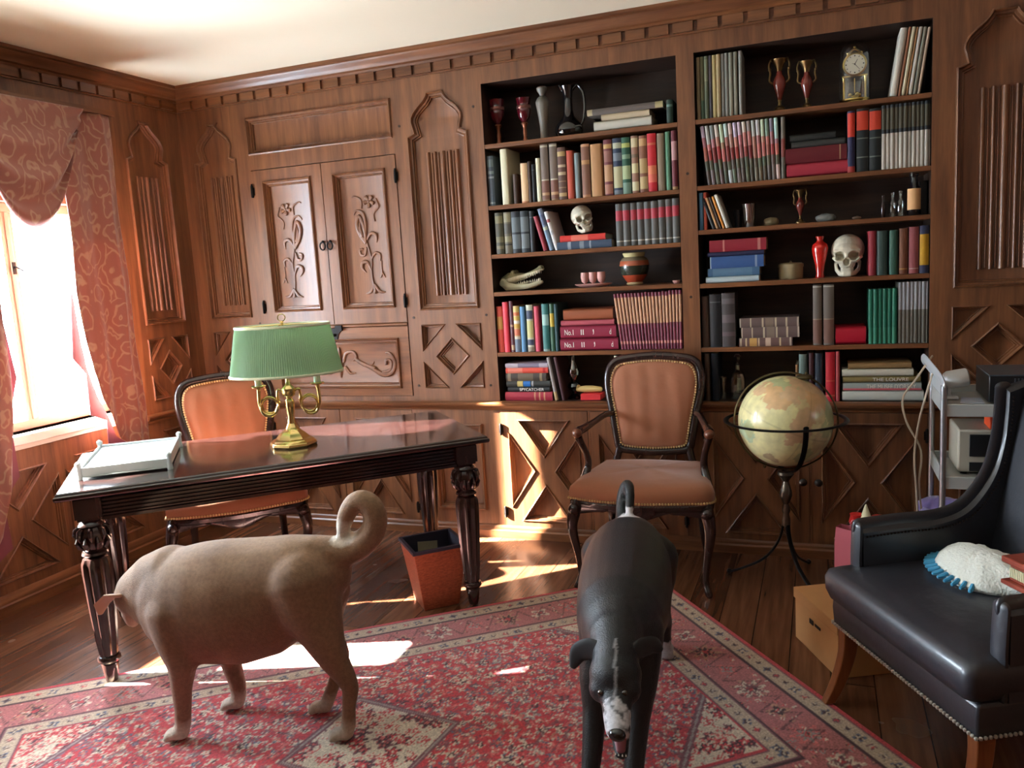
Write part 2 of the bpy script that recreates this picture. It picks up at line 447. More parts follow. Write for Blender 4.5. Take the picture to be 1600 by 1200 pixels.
def make_back_wall():
    mb = MB()
    up = [rect(0.498, 1.466, 2.241, 2.457), rect(0.502, 1.472, 0.80, 2.158)]
    up += [rect(a, b, ZB, ZT) for a, b in BC]
    wall_skin(mb, BACK, rect(0, 5.4, 0.77, 2.68), 0.0, ARCH, up)
    moulding(mb, BACK, rect(0.498, 1.466, 2.241, 2.457), PROF)
    reveal(mb, BACK, ccw(rect(0.502, 1.472, 0.80, 2.158)), 0.0, -0.05)
    mb.box(0, 5.4, 0.32, 0.36, 0, 2.68)
    mb.box(0.49, 1.49, 0.045, 0.06, 0.78, 2.17)
    low = [rect(a, b, 0.055, 0.725) for a, b in BDOORS]
    rp = [rect(0.09, 0.42, 0.15, 0.65), rect(1.60, 1.90, 0.15, 0.65), rect(4.25, 4.56, 0.15, 0.65), rect(4.7, 5.3, 0.15, 0.65)]
    face_holes(mb, BACK, rect(0, 5.4, 0.0, 0.77), low+rp, 0.03)
    for q in rp: moulding(mb, BACK, q, PROF, 0.03)
    for q in low: reveal(mb, BACK, ccw(q), 0.03, 0.0)
    mb.box(0.3, 5.0, 0.001, 0.02, 0.0, 0.76)
    w = mb.done('wall_back', OAK, kind='structure')
    for a, b in ARCH: linenfold(BACK, a, b, w, OAK); diamond(BACK, a, b, w, OAK)
    # joinery pegs
    P = MB()
    for u, v in ((1.51, 1.25), (1.955, 1.25), (1.51, 0.86), (1.955, 0.86), (0.455, 1.25), (1.51, 2.3), (1.955, 2.35), (3.062, 1.9), (3.062, 1.3)):
        P.tube([(u, 0.0, v), (u, -0.003, v)], 0.007, 10, cap='flat')
    P.done('joinery_pegs', OAKD, w)
    return w
WB = make_back_wall()

def run(mb, fn, u0, u1, prof):
    mb.loft([[fn(u0, v, d) for d, v in prof], [fn(u1, v, d) for d, v in prof]])
CROWN = [(0, 2.600), (0.022, 2.600), (0.026, 2.612), (0.040, 2.618), (0.050, 2.640), (0.068, 2.650), (0.072, 2.660), (0.090, 2.664), (0.092, 2.68), (0, 2.68)]
LEDGE = [(0.0, 0.728), (0.036, 0.728), (0.040, 0.742), (0.052, 0.748), (0.058, 0.756), (0.060, 0.766), (0.054, 0.772), (0.0, 0.7725)]
BASE = [(0.025, 0), (0.050, 0), (0.050, 0.040), (0.043, 0.048), (0.043, 0.060), (0.035, 0.070), (0.025, 0.072)]
def trims():
    mb = MB(); run(mb, BACK, 0.0, 5.4, CROWN); mb.box(0, 5.4, -0.012, 0, 2.545, 2.60)
    x = 0.257+0.0572-0.1145*2
    while x < 5.3:
        mb.box(x-0.047, x+0.047, -0.028, -0.012, 2.553, 2.598); x += 0.1145
    mb.done('trim_1', OAKH, kind='structure')
    mb = MB(); run(mb, LEFT, -6.0, 0.0, CROWN); mb.box(0, 0.012, -6, 0, 2.545, 2.60)
    y = -0.10
    while y > -5.9:
        mb.box(0.012, 0.028, y-0.047, y+0.047, 2.553, 2.598); y -= 0.1145
    mb.done('trim_2', OAKL, kind='structure')
    mb = MB(); run(mb, BACK, 0.0, 5.4, LEDGE); mb.done('trim_3', OAKH, kind='structure', smooth=50)
    mb = MB(); run(mb, LEFT, -0.56, 0.0, LEDGE); mb.done('trim_4', OAKL, kind='structure')
    mb = MB(); run(mb, BACK, 0.0, 5.4, BASE); mb.done('baseboard_back', OAKH, kind='structure')
    mb = MB(); run(mb, LEFT, -6.0, 0.0, [(0, 0), (0.05, 0), (0.05, 0.05), (0.043, 0.058), (0.043, 0.085), (0.032, 0.10), (0, 0.10)]); mb.done('baseboard_left', OAKL, kind='structure')
trims()

WINS = [('window_1', -1.68, -0.665, 0.835, 1.96), ('window_2', -2.385, -2.03, 0.58, 2.20), ('added_window_3', -3.0, -2.47, 0.80, 2.20)]
def make_left_wall():
    mb = MB()
    pan = [(-0.449, -0.127)]
    holes = [rect(a, b, max(c, .775) if n == 'window_2' else c, d) for n, a, b, c, d in WINS]
    low2 = [(-2.385, .58), (-2.03, .58), (-2.03, .765), (-2.385, .765)]
    wall_skin(mb, LEFT, rect(-6.0, 0, 0.77, 2.68), 0.0, pan, holes)
    face_holes(mb, LEFT, rect(-6.0, 0, 0.0, 2.68), [rect(a, b, c, d) for _, a, b, c, d in WINS], -0.16)
    for h in holes: reveal(mb, LEFT, ccw(h), 0, -0.16)
    xs = []
    y = -1.64
    for a, b in ((-0.50, -0.07), (-1.13, -0.60), (-1.66, -1.17), (-2.95, -2.5), (-3.5, -3.0)):
        xs += xtri(a, b, 0.15, 0.67, 0.042)
    face_holes(mb, LEFT, rect(-6.0, 0, 0.0, 0.77), xs+[low2], 0.03); reveal(mb, LEFT, low2, 0.03, -0.16)
    for t in xs: moulding(mb, LEFT, t, PROF_S, 0.03)
    w = mb.done('wall_left', OAK, kind='structure')
    for a, b in pan: linenfold(LEFT, a, b, w, OAK); diamond(LEFT, a, b, w, OAK)
make_left_wall()
mb = MB(); mb.box(5.40, 5.55, -6.15, 0.3, 0, 2.68); mb.done('wall_right', OAK, smooth=0, kind='structure')
mb = MB()
FR = lambda u, v, d: (u, -6.0+d, v)
mb.box(-0.15, 5.55, -6.15, -6.0, 0, 2.68)
mb.done('wall_rear', OAK, smooth=0, kind='structure')

WFR = mat('painted window frame', (176, 146, 122), 0.5)
SILL = mat('pale window sill', (232, 222, 208), 0.45)
def make_window(name, fn, a, b, c, d, mull, t=0.036, mw=0.03, sill=True, trans=()):
    mb = MB()
    face_holes(mb, fn, rect(a, b, c, d), [], -0.2) if 0 else None
    def bar(u0, u1, v0, v1, d0, d1):
        P = [fn(u, v, q) for q in (d0, d1) for u, v in ((u0, v0), (u1, v0), (u1, v1), (u0, v1))]
        V = [mb.v(p) for p in P]
        for q in ((0, 1, 2, 3), (4, 5, 6, 7), (0, 1, 5, 4), (1, 2, 6, 5), (2, 3, 7, 6), (3, 0, 4, 7)): mb.f([V[i] for i in q])
    bar(a, a+t, c, d, -0.13, -0.085); bar(b-t, b, c, d, -0.13, -0.085); bar(a+t, b-t, c, c+t, -0.13, -0.085); bar(a+t, b-t, d-t, d, -0.13, -0.085)
    for m in mull:
        bar(m-mw, m+mw, c+t, d-t, -0.13, -0.085); bar(m-mw*.3, m+mw*.3, c+t, d-t, -0.085, -0.075)
    for q in trans: bar(a+t, b-t, q-0.012, q+0.012, -0.122, -0.095)
    w = mb.done(name, WFR, bevel=0.003, kind='structure')
    g = MB(); n = [a+t]+sum([[m-mw, m+mw] for m in mull], [])+[b-t]
    for i in range(0, len(n), 2):
        V = [g.v(fn(u, v, -0.11)) for u, v in ((n[i], c+t), (n[i+1], c+t), (n[i+1], d-t), (n[i], d-t))]; g.f(V)
    g.done('pane', GLASS, w, smooth=0)
    return w
w1 = make_window('window_1', LEFT, -1.68, -0.665, 0.835, 1.96, [-1.17], t=0.045, mw=0.034)
mb = MB(); mb.box(-0.076, -0.068, -1.178, -1.162, 1.61, 1.67); mb.tube([(-0.070, -1.17, 1.645), (-0.055, -1.17, 1.645), (-0.05, -1.14, 1.625)], 0.004, 8)
mb.done('latch', IRON, w1)
make_window('window_2', LEFT, -2.385, -2.03, 0.58, 2.20, [-2.285], t=0.018, mw=0.020, trans=(1.20, 1.22, 1.24, 1.26))
make_window('added_window_3', LEFT, -3.0, -2.47, 0.80, 2.20, [-2.735])  # unseen window added for soft sky light on the wing chair
mb = MB(); mb.box(-1.62, -0.165, -3.04, -1.90, 2.26, 2.32); mb.done('sun_blocker_eave', mat('sun blocker boards', (120, 110, 100), .8), kind='structure', smooth=0)  # unseen eave added to keep sun off the second window's upper glass
mb = MB(); mb.box(-2.10, -0.165, -3.20, -3.05, 0, 3.0); mb.done('sun_blocker_wall', mat('sun blocker render', (150, 140, 126), .9), kind='structure', smooth=0)  # unseen wall added to shade the third window from direct sun
mb = MB(); mb.box(-0.085, 0.052, -1.73, -0.62, 0.790, 0.835); mb.box(-0.085, 0.040, -1.70, -0.65, 0.765, 0.790)
mb.done('trim_5', SILL, bevel=0.004, kind='structure')

# ---------------------------------------------------------------- built-in bookcases
def make_bookcase(x0, x1, shelves, label):
    xc = (x0+x1)/2
    t = thing('bookcase', label, 'bookcase', (xc, 0.0, ZB))
    D = 0.285
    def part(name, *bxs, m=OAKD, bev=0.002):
        mb = MB()
        for q in bxs: mb.box(*q)
        return mb.done(name, m, t, bevel=bev, world=True)
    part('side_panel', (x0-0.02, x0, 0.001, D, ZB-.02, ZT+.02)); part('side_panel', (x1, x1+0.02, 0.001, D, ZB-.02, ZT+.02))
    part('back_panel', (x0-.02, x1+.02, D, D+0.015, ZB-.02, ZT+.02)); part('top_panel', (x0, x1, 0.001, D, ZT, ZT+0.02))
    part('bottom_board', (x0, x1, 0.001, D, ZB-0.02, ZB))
    for z in shelves: part('shelf', (x0+.0005, x1-.0005, 0.002, D-0.001, z-0.022, z), m=OAKH)
    return t
LS = [2.149, 1.830, 1.572, 1.370, 1.040, ZB]
RS = [2.149, 1.836, 1.624, 1.362, 1.044, ZB]
make_bookcase(*BC[0], LS[:5], 'left built-in oak bookcase with five shelves behind the armchair')
make_bookcase(*BC[1], RS[:5], 'right built-in oak bookcase with five shelves behind the globe')

# ---------------------------------------------------------------- carved wall cabinet
def relief(mb, fn, pts, r, d0, flat=0.6):
    sp = spline([(a, b, 0) for a, b in pts], 6); rr = lerpl(r, len(sp))
    P = [fn(p.x, p.y, d0+q*0.25) for p, q in zip(sp, rr)]
    N = Vector(fn(0, 0, 1))-Vector(fn(0, 0, 0))
    mb.tube(P, [(q, q*flat) for q in rr], 8, up=N)
def vine(mb, fn, cx, sgn, d0):
    def T(pts): return [(cx+sgn*(x-600)*.00125, 1.335+(1050-y)*.00112) for x, y in pts]
    k = 0.0085
    relief(mb, fn, T([(628, 985), (620, 930), (617, 880), (622, 820), (610, 760), (600, 720)]), [k*.9, k*.6, k*.6, k*.9], d0)
    relief(mb, fn, T([(600, 735), (572, 690), (560, 640), (575, 600), (592, 640), (600, 690), (598, 730)]), [k*1.3]*7, d0)
    relief(mb, fn, T([(585, 700), (575, 660), (580, 625)]), [k*1.6, k*1.2, k*.4], d0)
    relief(mb, fn, T([(600, 700), (606, 640), (595, 585), (565, 570), (548, 590)]), [k*1.1, k, k*.7, k*.5], d0)
    relief(mb, fn, T([(600, 760), (590, 795), (570, 795), (565, 772), (580, 765)]), [k*.8, k, k*.9, k*.7], d0)
    relief(mb, fn, T([(606, 720), (630, 690), (655, 700), (655, 735)]), [k*.7, k*1.2, k*1.1, k*.4], d0)
    relief(mb, fn, T([(590, 560), (590, 520), (560, 500), (545, 505)]), [k*.5, k*.7, k*.5, k*.3], d0)
    relief(mb, fn, T([(668, 520), (680, 560), (662, 580), (650, 600), (655, 630)]), [k*.5, k*.6, k*.5, k*.5], d0)
    for a in range(5):
        th = 2*PI*a/5+.4; relief(mb, fn, T([(632, 530), (632+24*math.cos(th), 530+26*math.sin(th))]), [k*.8, k*1.5], d0)
    relief(mb, fn, T([(632, 530), (633, 531)]), [k*1.4, k*1.4], d0)
    relief(mb, fn, T([(618, 880), (600, 835), (575, 835), (570, 860), (588, 885)]), [k*.6, k*1.3, k*1.2, k*.4], d0)
    relief(mb, fn, T([(620, 820), (645, 790), (668, 800), (665, 830)]), [k*.6, k, k*.8, k*.4], d0)
    relief(mb, fn, T([(672, 830), (670, 870), (672, 890)]), [k*.35, k*.35, k*.6], d0)
    relief(mb, fn, T([(672, 890), (662, 915)]), [k*.8, k*.4], d0); relief(mb, fn, T([(672, 890), (684, 915)]), [k*.8, k*.4], d0)
    relief(mb, fn, T([(628, 950), (605, 985), (580, 995)]), [k, k*1.1, k*.4], d0); relief(mb, fn, T([(628, 950), (652, 985), (680, 990)]), [k, k*1.1, k*.4], d0)
    relief(mb, fn, T([(628, 950), (628, 990)]), [k*.9, k*1.3], d0)
def make_cabinet():
    t = thing('wall_cabinet', 'upper wall cabinet with two carved vine doors left of the bookcases', 'cabinet', (0.985, 0, 0.80))
    d = 0.004
    for sgn, (a, b), (pa, pb) in ((-1, (0.505, 0.985), (0.577, 0.915)), (1, (0.990, 1.468), (1.056, 1.404))):
        mb = MB(); pr = rect(pa, pb, 1.311, 2.090); outer = rect(a, b, 1.228, 2.153)
        face_holes(mb, BACK, outer, [pr], d); reveal(mb, BACK, ccw(outer), d, -0.03); moulding(mb, BACK, pr, PROF, d)
        dr = mb.done('door', OAK, t, world=True)
        c = MB(); vine(c, BACK, (pa+pb)/2, sgn, d-0.026); o = c.done('carving', OAK, dr, world=False)
        o.matrix_parent_inverse = pmat(dr).inverted() if 0 else Matrix.Translation((-t.location.x, 0, -t.location.z))
        hx = a+0.0 if sgn < 0 else b
        for z in (2.035, 1.345):
            h = MB(); h.tube([(hx, -0.012, z-.03), (hx, -0.012, z+.03)], 0.008, 8); h.box(hx-.012, hx+.012, -0.008, -0.003, z-.022, z+.022)
            h.tube([(hx, -0.012, z+.03), (hx, -0.012, z+.04)], 0.005, 8)
            q = h.done('hinge', IRON, dr); q.matrix_parent_inverse = Matrix.Translation((-t.location.x, 0, -t.location.z))
        kx = b-0.022 if sgn < 0 else a+0.022
        h = MB(); ring = [(kx+.018*math.cos(q*PI/8), -0.018, 1.685+.022*math.sin(q*PI/8)) for q in range(16)]
        h.tube(ring, 0.0045, 8, closed=True); h.sphere((kx, -0.010, 1.709), 0.009)
        q = h.done('ring_pull', IRON, dr); q.matrix_parent_inverse = Matrix.Translation((-t.location.x, 0, -t.location.z))
    # fixed moulding rail between doors and drop front
    mb = MB(); run(mb, BACK, 0.503, 1.470, [(-0.03, 1.206), (0.004, 1.206), (0.012, 1.212), (0.012, 1.219), (0.004, 1.226), (-0.03, 1.226)]); mb.done('rail', OAKH, t, world=True)
    mb = MB(); outer = rect(0.505, 1.468, 0.803, 1.204); pr = rect(0.576, 1.407, 0.844, 1.142)
    face_holes(mb, BACK, outer, [pr], d); reveal(mb, BACK, ccw(outer), d, -0.03); moulding(mb, BACK, pr, PROF, d)
    fr = mb.done('drop_front', OAKH, t, world=True)
    c = MB(); k = 0.010
    for sg in (-1, 1):
        X = lambda px: 0.985+sg*(px-0.985)
        relief(c, BACK, [(X(u), v) for u, v in ((1.01, 1.0), (1.03, 1.05), (1.08, 1.06), (1.10, 1.03), (1.08, 1.01))], [k*.7, k*.9, k, k*.6], d-.026)
        relief(c, BACK, [(X(u), v) for u, v in ((1.09, 1.02), (1.15, .985), (1.22, .96))], [k*.8, k*1.2, k*1.4], d-.026)
        relief(c, BACK, [(X(u), v) for u, v in ((1.15, .985), (1.20, .985), (1.215, 1.0))], [k*.7, k*.6, k*.3], d-.026)
        relief(c, BACK, [(X(u), v) for u, v in ((1.20, .965), (1.27, .925), (1.33, .935), (1.355, .99), (1.33, 1.045), (1.30, 1.05))], [k*1.2, k*1.5, k*1.2, k, k*.8, k*.5], d-.026)
        relief(c, BACK, [(X(u), v) for u, v in ((1.27, .935), (1.325, .955), (1.33, 1.0), (1.30, 1.01), (1.295, .985))], [k, k*.9, k*.8, k*.9], d-.026)
        relief(c, BACK, [(X(u), v) for u, v in ((1.02, .97), (1.05, .935), (1.085, .935))], [k, k*.8, k*.4], d-.026)
    relief(c, BACK, [(0.985, 0.91), (0.985, 0.98), (0.985, 1.06), (0.985, 1.09)], [k*.4, k*1.6, k*1.3, k*.4], d-.026)
    c.done('carving', OAK, fr).matrix_parent_inverse = Matrix.Translation((-t.location.x, 0, -t.location.z))
    h = MB(); h.prism([(0.94, 1.205), (1.03, 1.205), (1.035, 1.195), (1.01, 1.17), (1.0, 1.135), (0.985, 1.12), (0.97, 1.135), (0.96, 1.17), (0.935, 1.195)], BACK, 0.005, 0.010)
    h.tube([(0.985, -0.010, 1.165), (0.985, -0.016, 1.165)], 0.009, 10); h.box(1.0, 1.045, -0.025, -0.01, 1.19, 1.222)
    h.done('lock_plate', IRON, t, world=True)
make_cabinet()

def make_base(a, b, label, knobs):
    t = thing('base_cabinet', label, 'cabinet', ((a[0]+b[1])/2, 0.0, 0.056))
    off = Matrix.Translation((-t.location.x, 0, -t.location.z))
    for i, (x0, x1) in enumerate((a, b)):
        mb = MB(); outer = rect(x0+.002, x1-.002, 0.057, 0.723); tr = xtri(x0+.045, x1-.045, 0.10, 0.675, 0.042); D = 0.033
        face_holes(mb, BACK, outer, tr, D); reveal(mb, BACK, ccw(outer), D, 0.004)
        for q in tr: moulding(mb, BACK, q, PROF_S, D)
        dr = mb.done('door', OAK, t, world=True)
        hx = x0+.004 if i == 0 else x1-.004
        for z in (0.62, 0.15):
            h = MB(); h.tube([(hx, -0.041, z-.028), (hx, -0.041, z+.028)], 0.007, 8); h.box(hx-.012, hx+.012, -0.037, -0.033, z-.02, z+.02)
            h.done('hinge', IRON, dr).matrix_parent_inverse = off
        if knobs:
            kx = x1-.03 if i == 0 else x0+.03
            h = MB(MB_ := Matrix.Translation((kx, -0.033, 0.385)) @ Matrix.Rotation(R(90), 4, 'X')); h.lathe([(.006, 0), (.006, .012), (.016, .018), (.019, .028), (.012, .036), (0, .038)], 14)
            h.done('knob', OAKD, dr).matrix_parent_inverse = off
make_base(BDOORS[0], BDOORS[1], 'base cabinet with two X panelled doors under the carved wall cabinet', False)
make_base(BDOORS[2], BDOORS[3], 'base cabinet with X panelled doors under the left bookcase', False)
make_base(BDOORS[4], BDOORS[5], 'base cabinet with X panelled knobbed doors behind the globe', True)
# ---------------------------------------------------------------- rug
RUG_C, RUG_U, RUG_V, RUG_L, RUG_W = (2.902, -0.426), (-0.784, -0.621), (0.608, -0.794), 2.94, 1.76
def make_rug():
    st = 0.0065; nu, nv = int(RUG_L/st), int(RUG_W/st)
    U, V = np.meshgrid((np.arange(nu)+.5)*st, (np.arange(nv)+.5)*st, indexing='ij')
    rng = np.random.RandomState(3)
    col = np.zeros((nu, nv, 3))
    def lin(*c): return np.array(S(*c)[:3])
    RED, ROSE, DK, CREAM, BLUE, PLUM, TAN, GREY = lin(192, 56, 64), lin(204, 108, 106), lin(66, 34, 44), lin(206, 192, 172), lin(86, 96, 120), lin(120, 72, 82), lin(182, 134, 112), lin(150, 138, 134)
    GST = lin(184, 164, 142)
    e = np.minimum(np.minimum(U, RUG_L-U), np.minimum(V, RUG_W-V))      # distance to edge
    along = np.where(np.minimum(U, RUG_L-U) < np.minimum(V, RUG_W-V), V, U)
    col[:] = RED
    def put(mask, c, a=1.0):
        col[mask] = col[mask]*(1-a)+c*a
    def flower(cu, cv, r, c1, c2, c3, k=6, ph=0.0, mask=None):
        i0, i1 = max(int((cu-r*1.3)/st), 0), min(int((cu+r*1.3)/st)+1, nu); j0, j1 = max(int((cv-r*1.3)/st), 0), min(int((cv+r*1.3)/st)+1, nv)
        if i0 >= i1 or j0 >= j1: return
        u = U[i0:i1, j0:j1]-cu; v = V[i0:i1, j0:j1]-cv; d = np.hypot(u, v); th = np.arctan2(v, u)
        rr = r*(0.72+0.28*np.cos(k*th+ph)); s = col[i0:i1, j0:j1]; ok = np.ones_like(d, bool) if mask is None else mask[i0:i1, j0:j1]
        s[(d < rr) & ok] = c1; s[(d < rr*.66) & ok] = c2; s[(d < rr*.3) & ok] = c3
    field = e > 0.36
    # small all-over floral field on a jittered lattice
    pal = [CREAM, BLUE, ROSE, DK, TAN, GREY, PLUM, ROSE]
    q = 0.052
    for i in range(int(RUG_L/q)+1):
        for j in range(int(RUG_W/q)+1):
            cu = (i+.5*(j % 2))*q+rng.uniform(-.006, .006); cv = j*q+rng.uniform(-.006, .006); t = rng.randint(0, 8)
            big = (i % 3 == 0 and j % 2 == 0)
            flower(cu, cv, (.030 if big else .019)*rng.uniform(.8, 1.25), pal[t], pal[(t+3) % 8], [CREAM, RED][t % 2], 6 if big else 4, rng.uniform(0, 6), field)
    for k in range(5200):
        a, b = rng.uniform(.36, RUG_L-.36), rng.uniform(.36, RUG_W-.36); t = rng.randint(0, 6); flower(a, b, rng.uniform(.006, .012), [CREAM, GREY, BLUE, ROSE, PLUM, CREAM][t], [ROSE, CREAM, GREY, CREAM, ROSE, DK][t], CREAM, 4, k, field)
    vine1 = np.abs(np.sin(U*34+1.8*np.sin(V*27))*np.cos(V*31+1.6*np.sin(U*23)))
    put(field & (vine1 < .055), PLUM, .8); put(field & (vine1 > .975), TAN, .7)
    # spandrels in the corners and centre lozenge medallion
    cu, cv = RUG_L/2, RUG_W/2
    du, dv = np.abs(U-cu), np.abs(V-cv)
    sp = (RUG_L/2-.36-du)/.26+(RUG_W/2-.36-dv)/.32
    med = du/.265+dv/.27
    for m_, val, lim in ((field, sp, 1.0), (field, med, 1.0)):
        inn = m_ & (val < lim); rim = m_ & (val < lim+.13) & (val >= lim); put(rim, PLUM); put(m_ & (val < lim+.08) & (val >= lim+.04), GREY)
        put(inn, CREAM)
        for k in range(170 if val is med else 300):
            if val is med: a, b = cu+rng.uniform(-.3, .3), cv+rng.uniform(-.28, .28)
            else:
                a = rng.choice([.36, RUG_L-.36]); a = a+(1 if a < 1 else -1)*rng.uniform(0, .3); b = rng.choice([.36, RUG_W-.36]); b = b+(1 if b < .7 else -1)*rng.uniform(0, .36)
            t = rng.randint(0, 4); flower(a, b, rng.uniform(.012, .034), [RED, DK, PLUM, ROSE][t], [CREAM, RED, DK, CREAM][t], [RED, CREAM, ROSE, DK][t], 5, rng.uniform(0, 6), inn)
        sw = np.abs(np.sin(du*46+2.2*np.sin(dv*40))); put(inn & (sw < .10), RED, .85)
    # border stripes
    put(e < .022, RED)
    g1 = (e >= .028) & (e < .088); put((e >= .022) & (e < .094), PLUM); put(g1, GST)
    mb_ = (e >= .104) & (e < .272); put((e >= .094) & (e < .282), DK); put(mb_, lin(174, 104, 104))
    g2 = (e >= .288) & (e < .346); put((e >= .282) & (e < .352), PLUM); put(g2, GST); put((e >= .352) & (e < .36), RED)
    side = [(0, RUG_L), (1, RUG_W)]
    for (lo, w_, msk, stp, r_) in ((.058, 0, g1, .052, .021), (.317, 0, g2, .052, .021), (.188, 0, mb_, .15, .062)):
        for ax, L in side:
            k = 0; x = lo
            while x < L-lo+.001:
                for far in (0, 1):
                    W = RUG_W if ax == 0 else RUG_L
                    p = (x, W-lo if far else lo) if ax == 0 else (W-lo if far else lo, x)
                    t = k % 3
                    if r_ < .03: flower(p[0], p[1], r_*(1.0 if t == 0 else .75), [BLUE, PLUM, GREY][t], [DK, RED, DK][t], CREAM, 4, k, msk)
                    else: flower(p[0], p[1], r_*(1.0 if k % 2 == 0 else .7), [CREAM, TAN, ROSE][t], [PLUM, DK, GREY][t], RED, 8 if k % 2 == 0 else 4, k, msk)
                k += 1; x += stp
    zz = np.abs(((along*9) % 1)-.5)*2; f_ = (e-.104)/.168
    put(mb_ & (np.abs(f_-(.15+.7*zz)) < .045), DK, .7)
    for k in range(2600):
        a, b = rng.uniform(0, RUG_L), rng.uniform(0, RUG_W); t = rng.randint(0, 5); flower(a, b, .011, [TAN, GREY, ROSE, PLUM, CREAM][t], [DK, ROSE, CREAM, TAN, PLUM][t], RED, 4, k, mb_)
    col *= rng.uniform(.86, 1.14, (nu, nv, 1))
    M = lambda a, b: (RUG_C[0]+RUG_U[0]*a+RUG_V[0]*b, RUG_C[1]+RUG_U[1]*a+RUG_V[1]*b)
    n = nu*nv
    gu, gv = np.meshgrid(np.linspace(0, RUG_L, nu), np.linspace(0, RUG_W, nv), indexing='ij')
    co = np.zeros((n, 3)); co[:, 0] = gu.ravel(); co[:, 1] = -gv.ravel(); co[:, 2] = 0.0075+0.0006*np.sin(gu.ravel()*7)*np.sin(gv.ravel()*6)
    idx = np.arange(n).reshape(nu, nv)
    qd = np.stack([idx[:-1, :-1], idx[:-1, 1:], idx[1:, 1:], idx[1:, :-1]], -1).reshape(-1, 4)
    # skirt down to the floor and underside
    bord = list(idx[:, 0])+list(idx[-1, 1:])+list(idx[-2::-1, -1])+list(idx[0, -2:0:-1])
    nb = len(bord); low = co[bord].copy(); low[:, 2] = 0.0005
    co = np.vstack([co, low]); extra = [[bord[i], n+i, n+(i+1) % nb, bord[(i+1) % nb]] for i in range(nb)]
    faces = qd.tolist()+extra
    me = bpy.data.meshes.new('rug'); me.from_pydata(co.tolist(), [], faces); me.update()
    at = me.color_attributes.new('pattern', 'FLOAT_COLOR', 'POINT')
    c4 = np.ones((n+nb, 4), np.float32); c4[:n, :3] = col.reshape(-1, 3); c4[n:, :3] = RED
    at.data.foreach_set('color', c4.ravel())
    me.materials.append(attr_mat('wool rug', 0.95, sheen=0.3, noise_scale=140, noise_amt=.3, bump=(420, .5), spec=.1))
    o = bpy.data.objects.new('area_rug', me); COL.objects.link(o)
    o.location = (RUG_C[0], RUG_C[1], 0); o.rotation_euler = (0, 0, math.atan2(RUG_U[1], RUG_U[0]))
    # local +x along U; local -y must run along V
    vx = Vector((RUG_V[0], RUG_V[1])); ly = Vector((math.sin(o.rotation_euler.z), -math.cos(o.rotation_euler.z)))
    if vx.dot(ly) < 0:
        me.transform(Matrix.Diagonal((1, -1, 1, 1)))
    tag(o, 'red oriental wool rug with floral border lying under both dogs', 'rug')
make_rug()

# ---------------------------------------------------------------- curtains of the visible window
def damask():
    m = bpy.data.materials.new('rose damask'); nt, p = nodes_of(m)
    tc = nt.nodes.new('ShaderNodeTexCoord'); mp = nt.nodes.new('ShaderNodeMapping'); mp.inputs['Scale'].default_value = (1, 9.5, 7.0)
    nt.links.new(tc.outputs['Object'], mp.inputs['Vector'])
    nz = nt.nodes.new('ShaderNodeTexNoise'); nz.inputs['Scale'].default_value = 1.3; nz.inputs['Detail'].default_value = 2; nt.links.new(mp.outputs[0], nz.inputs['Vector'])
    mxv = nt.nodes.new('ShaderNodeMix'); mxv.data_type = 'RGBA'; mxv.blend_type = 'ADD'; mxv.inputs[0].default_value = 1.0
    nt.links.new(mp.outputs[0], mxv.inputs[6]); nt.links.new(nz.outputs['Color'], mxv.inputs[7])
    vo = nt.nodes.new('ShaderNodeTexVoronoi'); vo.inputs['Scale'].default_value = 1.0; vo.inputs['Randomness'].default_value = .55; nt.links.new(mxv.outputs[2], vo.inputs['Vector'])
    mu = nt.nodes.new('ShaderNodeMath'); mu.operation = 'MULTIPLY'; mu.inputs[1].default_value = 20; nt.links.new(vo.outputs['Distance'], mu.inputs[0])
    sn = nt.nodes.new('ShaderNodeMath'); sn.operation = 'SINE'; nt.links.new(mu.outputs[0], sn.inputs[0])
    r = nt.nodes.new('ShaderNodeValToRGB'); r.color_ramp.elements[0].position = .42; r.color_ramp.elements[0].color = S(152, 90, 76)
    r.color_ramp.elements[1].position = .95; r.color_ramp.elements[1].color = S(174, 130, 106)
    nt.links.new(sn.outputs[0], r.inputs[0]); nt.links.new(r.outputs[0], p.inputs['Base Color'])
    p.inputs['Roughness'].default_value = .6; p.inputs['Sheen Weight'].default_value = .5
    o = nt.nodes['Material Output']; tr = nt.nodes.new('ShaderNodeBsdfTranslucent'); nt.links.new(r.outputs[0], tr.inputs[0])
    ms = nt.nodes.new('ShaderNodeMixShader'); ms.inputs[0].default_value = .10; nt.links.new(p.outputs[0], ms.inputs[1]); nt.links.new(tr.outputs[0], ms.inputs[2]); nt.links.new(ms.outputs[0], o.inputs[0])
    return m
DAM = damask(); LIN_ = mat('plum curtain lining', (120, 52, 70), .6, sheen=.3)
def solid(o, t=0.004):
    s = o.modifiers.new('thickness', 'SOLIDIFY'); s.thickness = t; return o
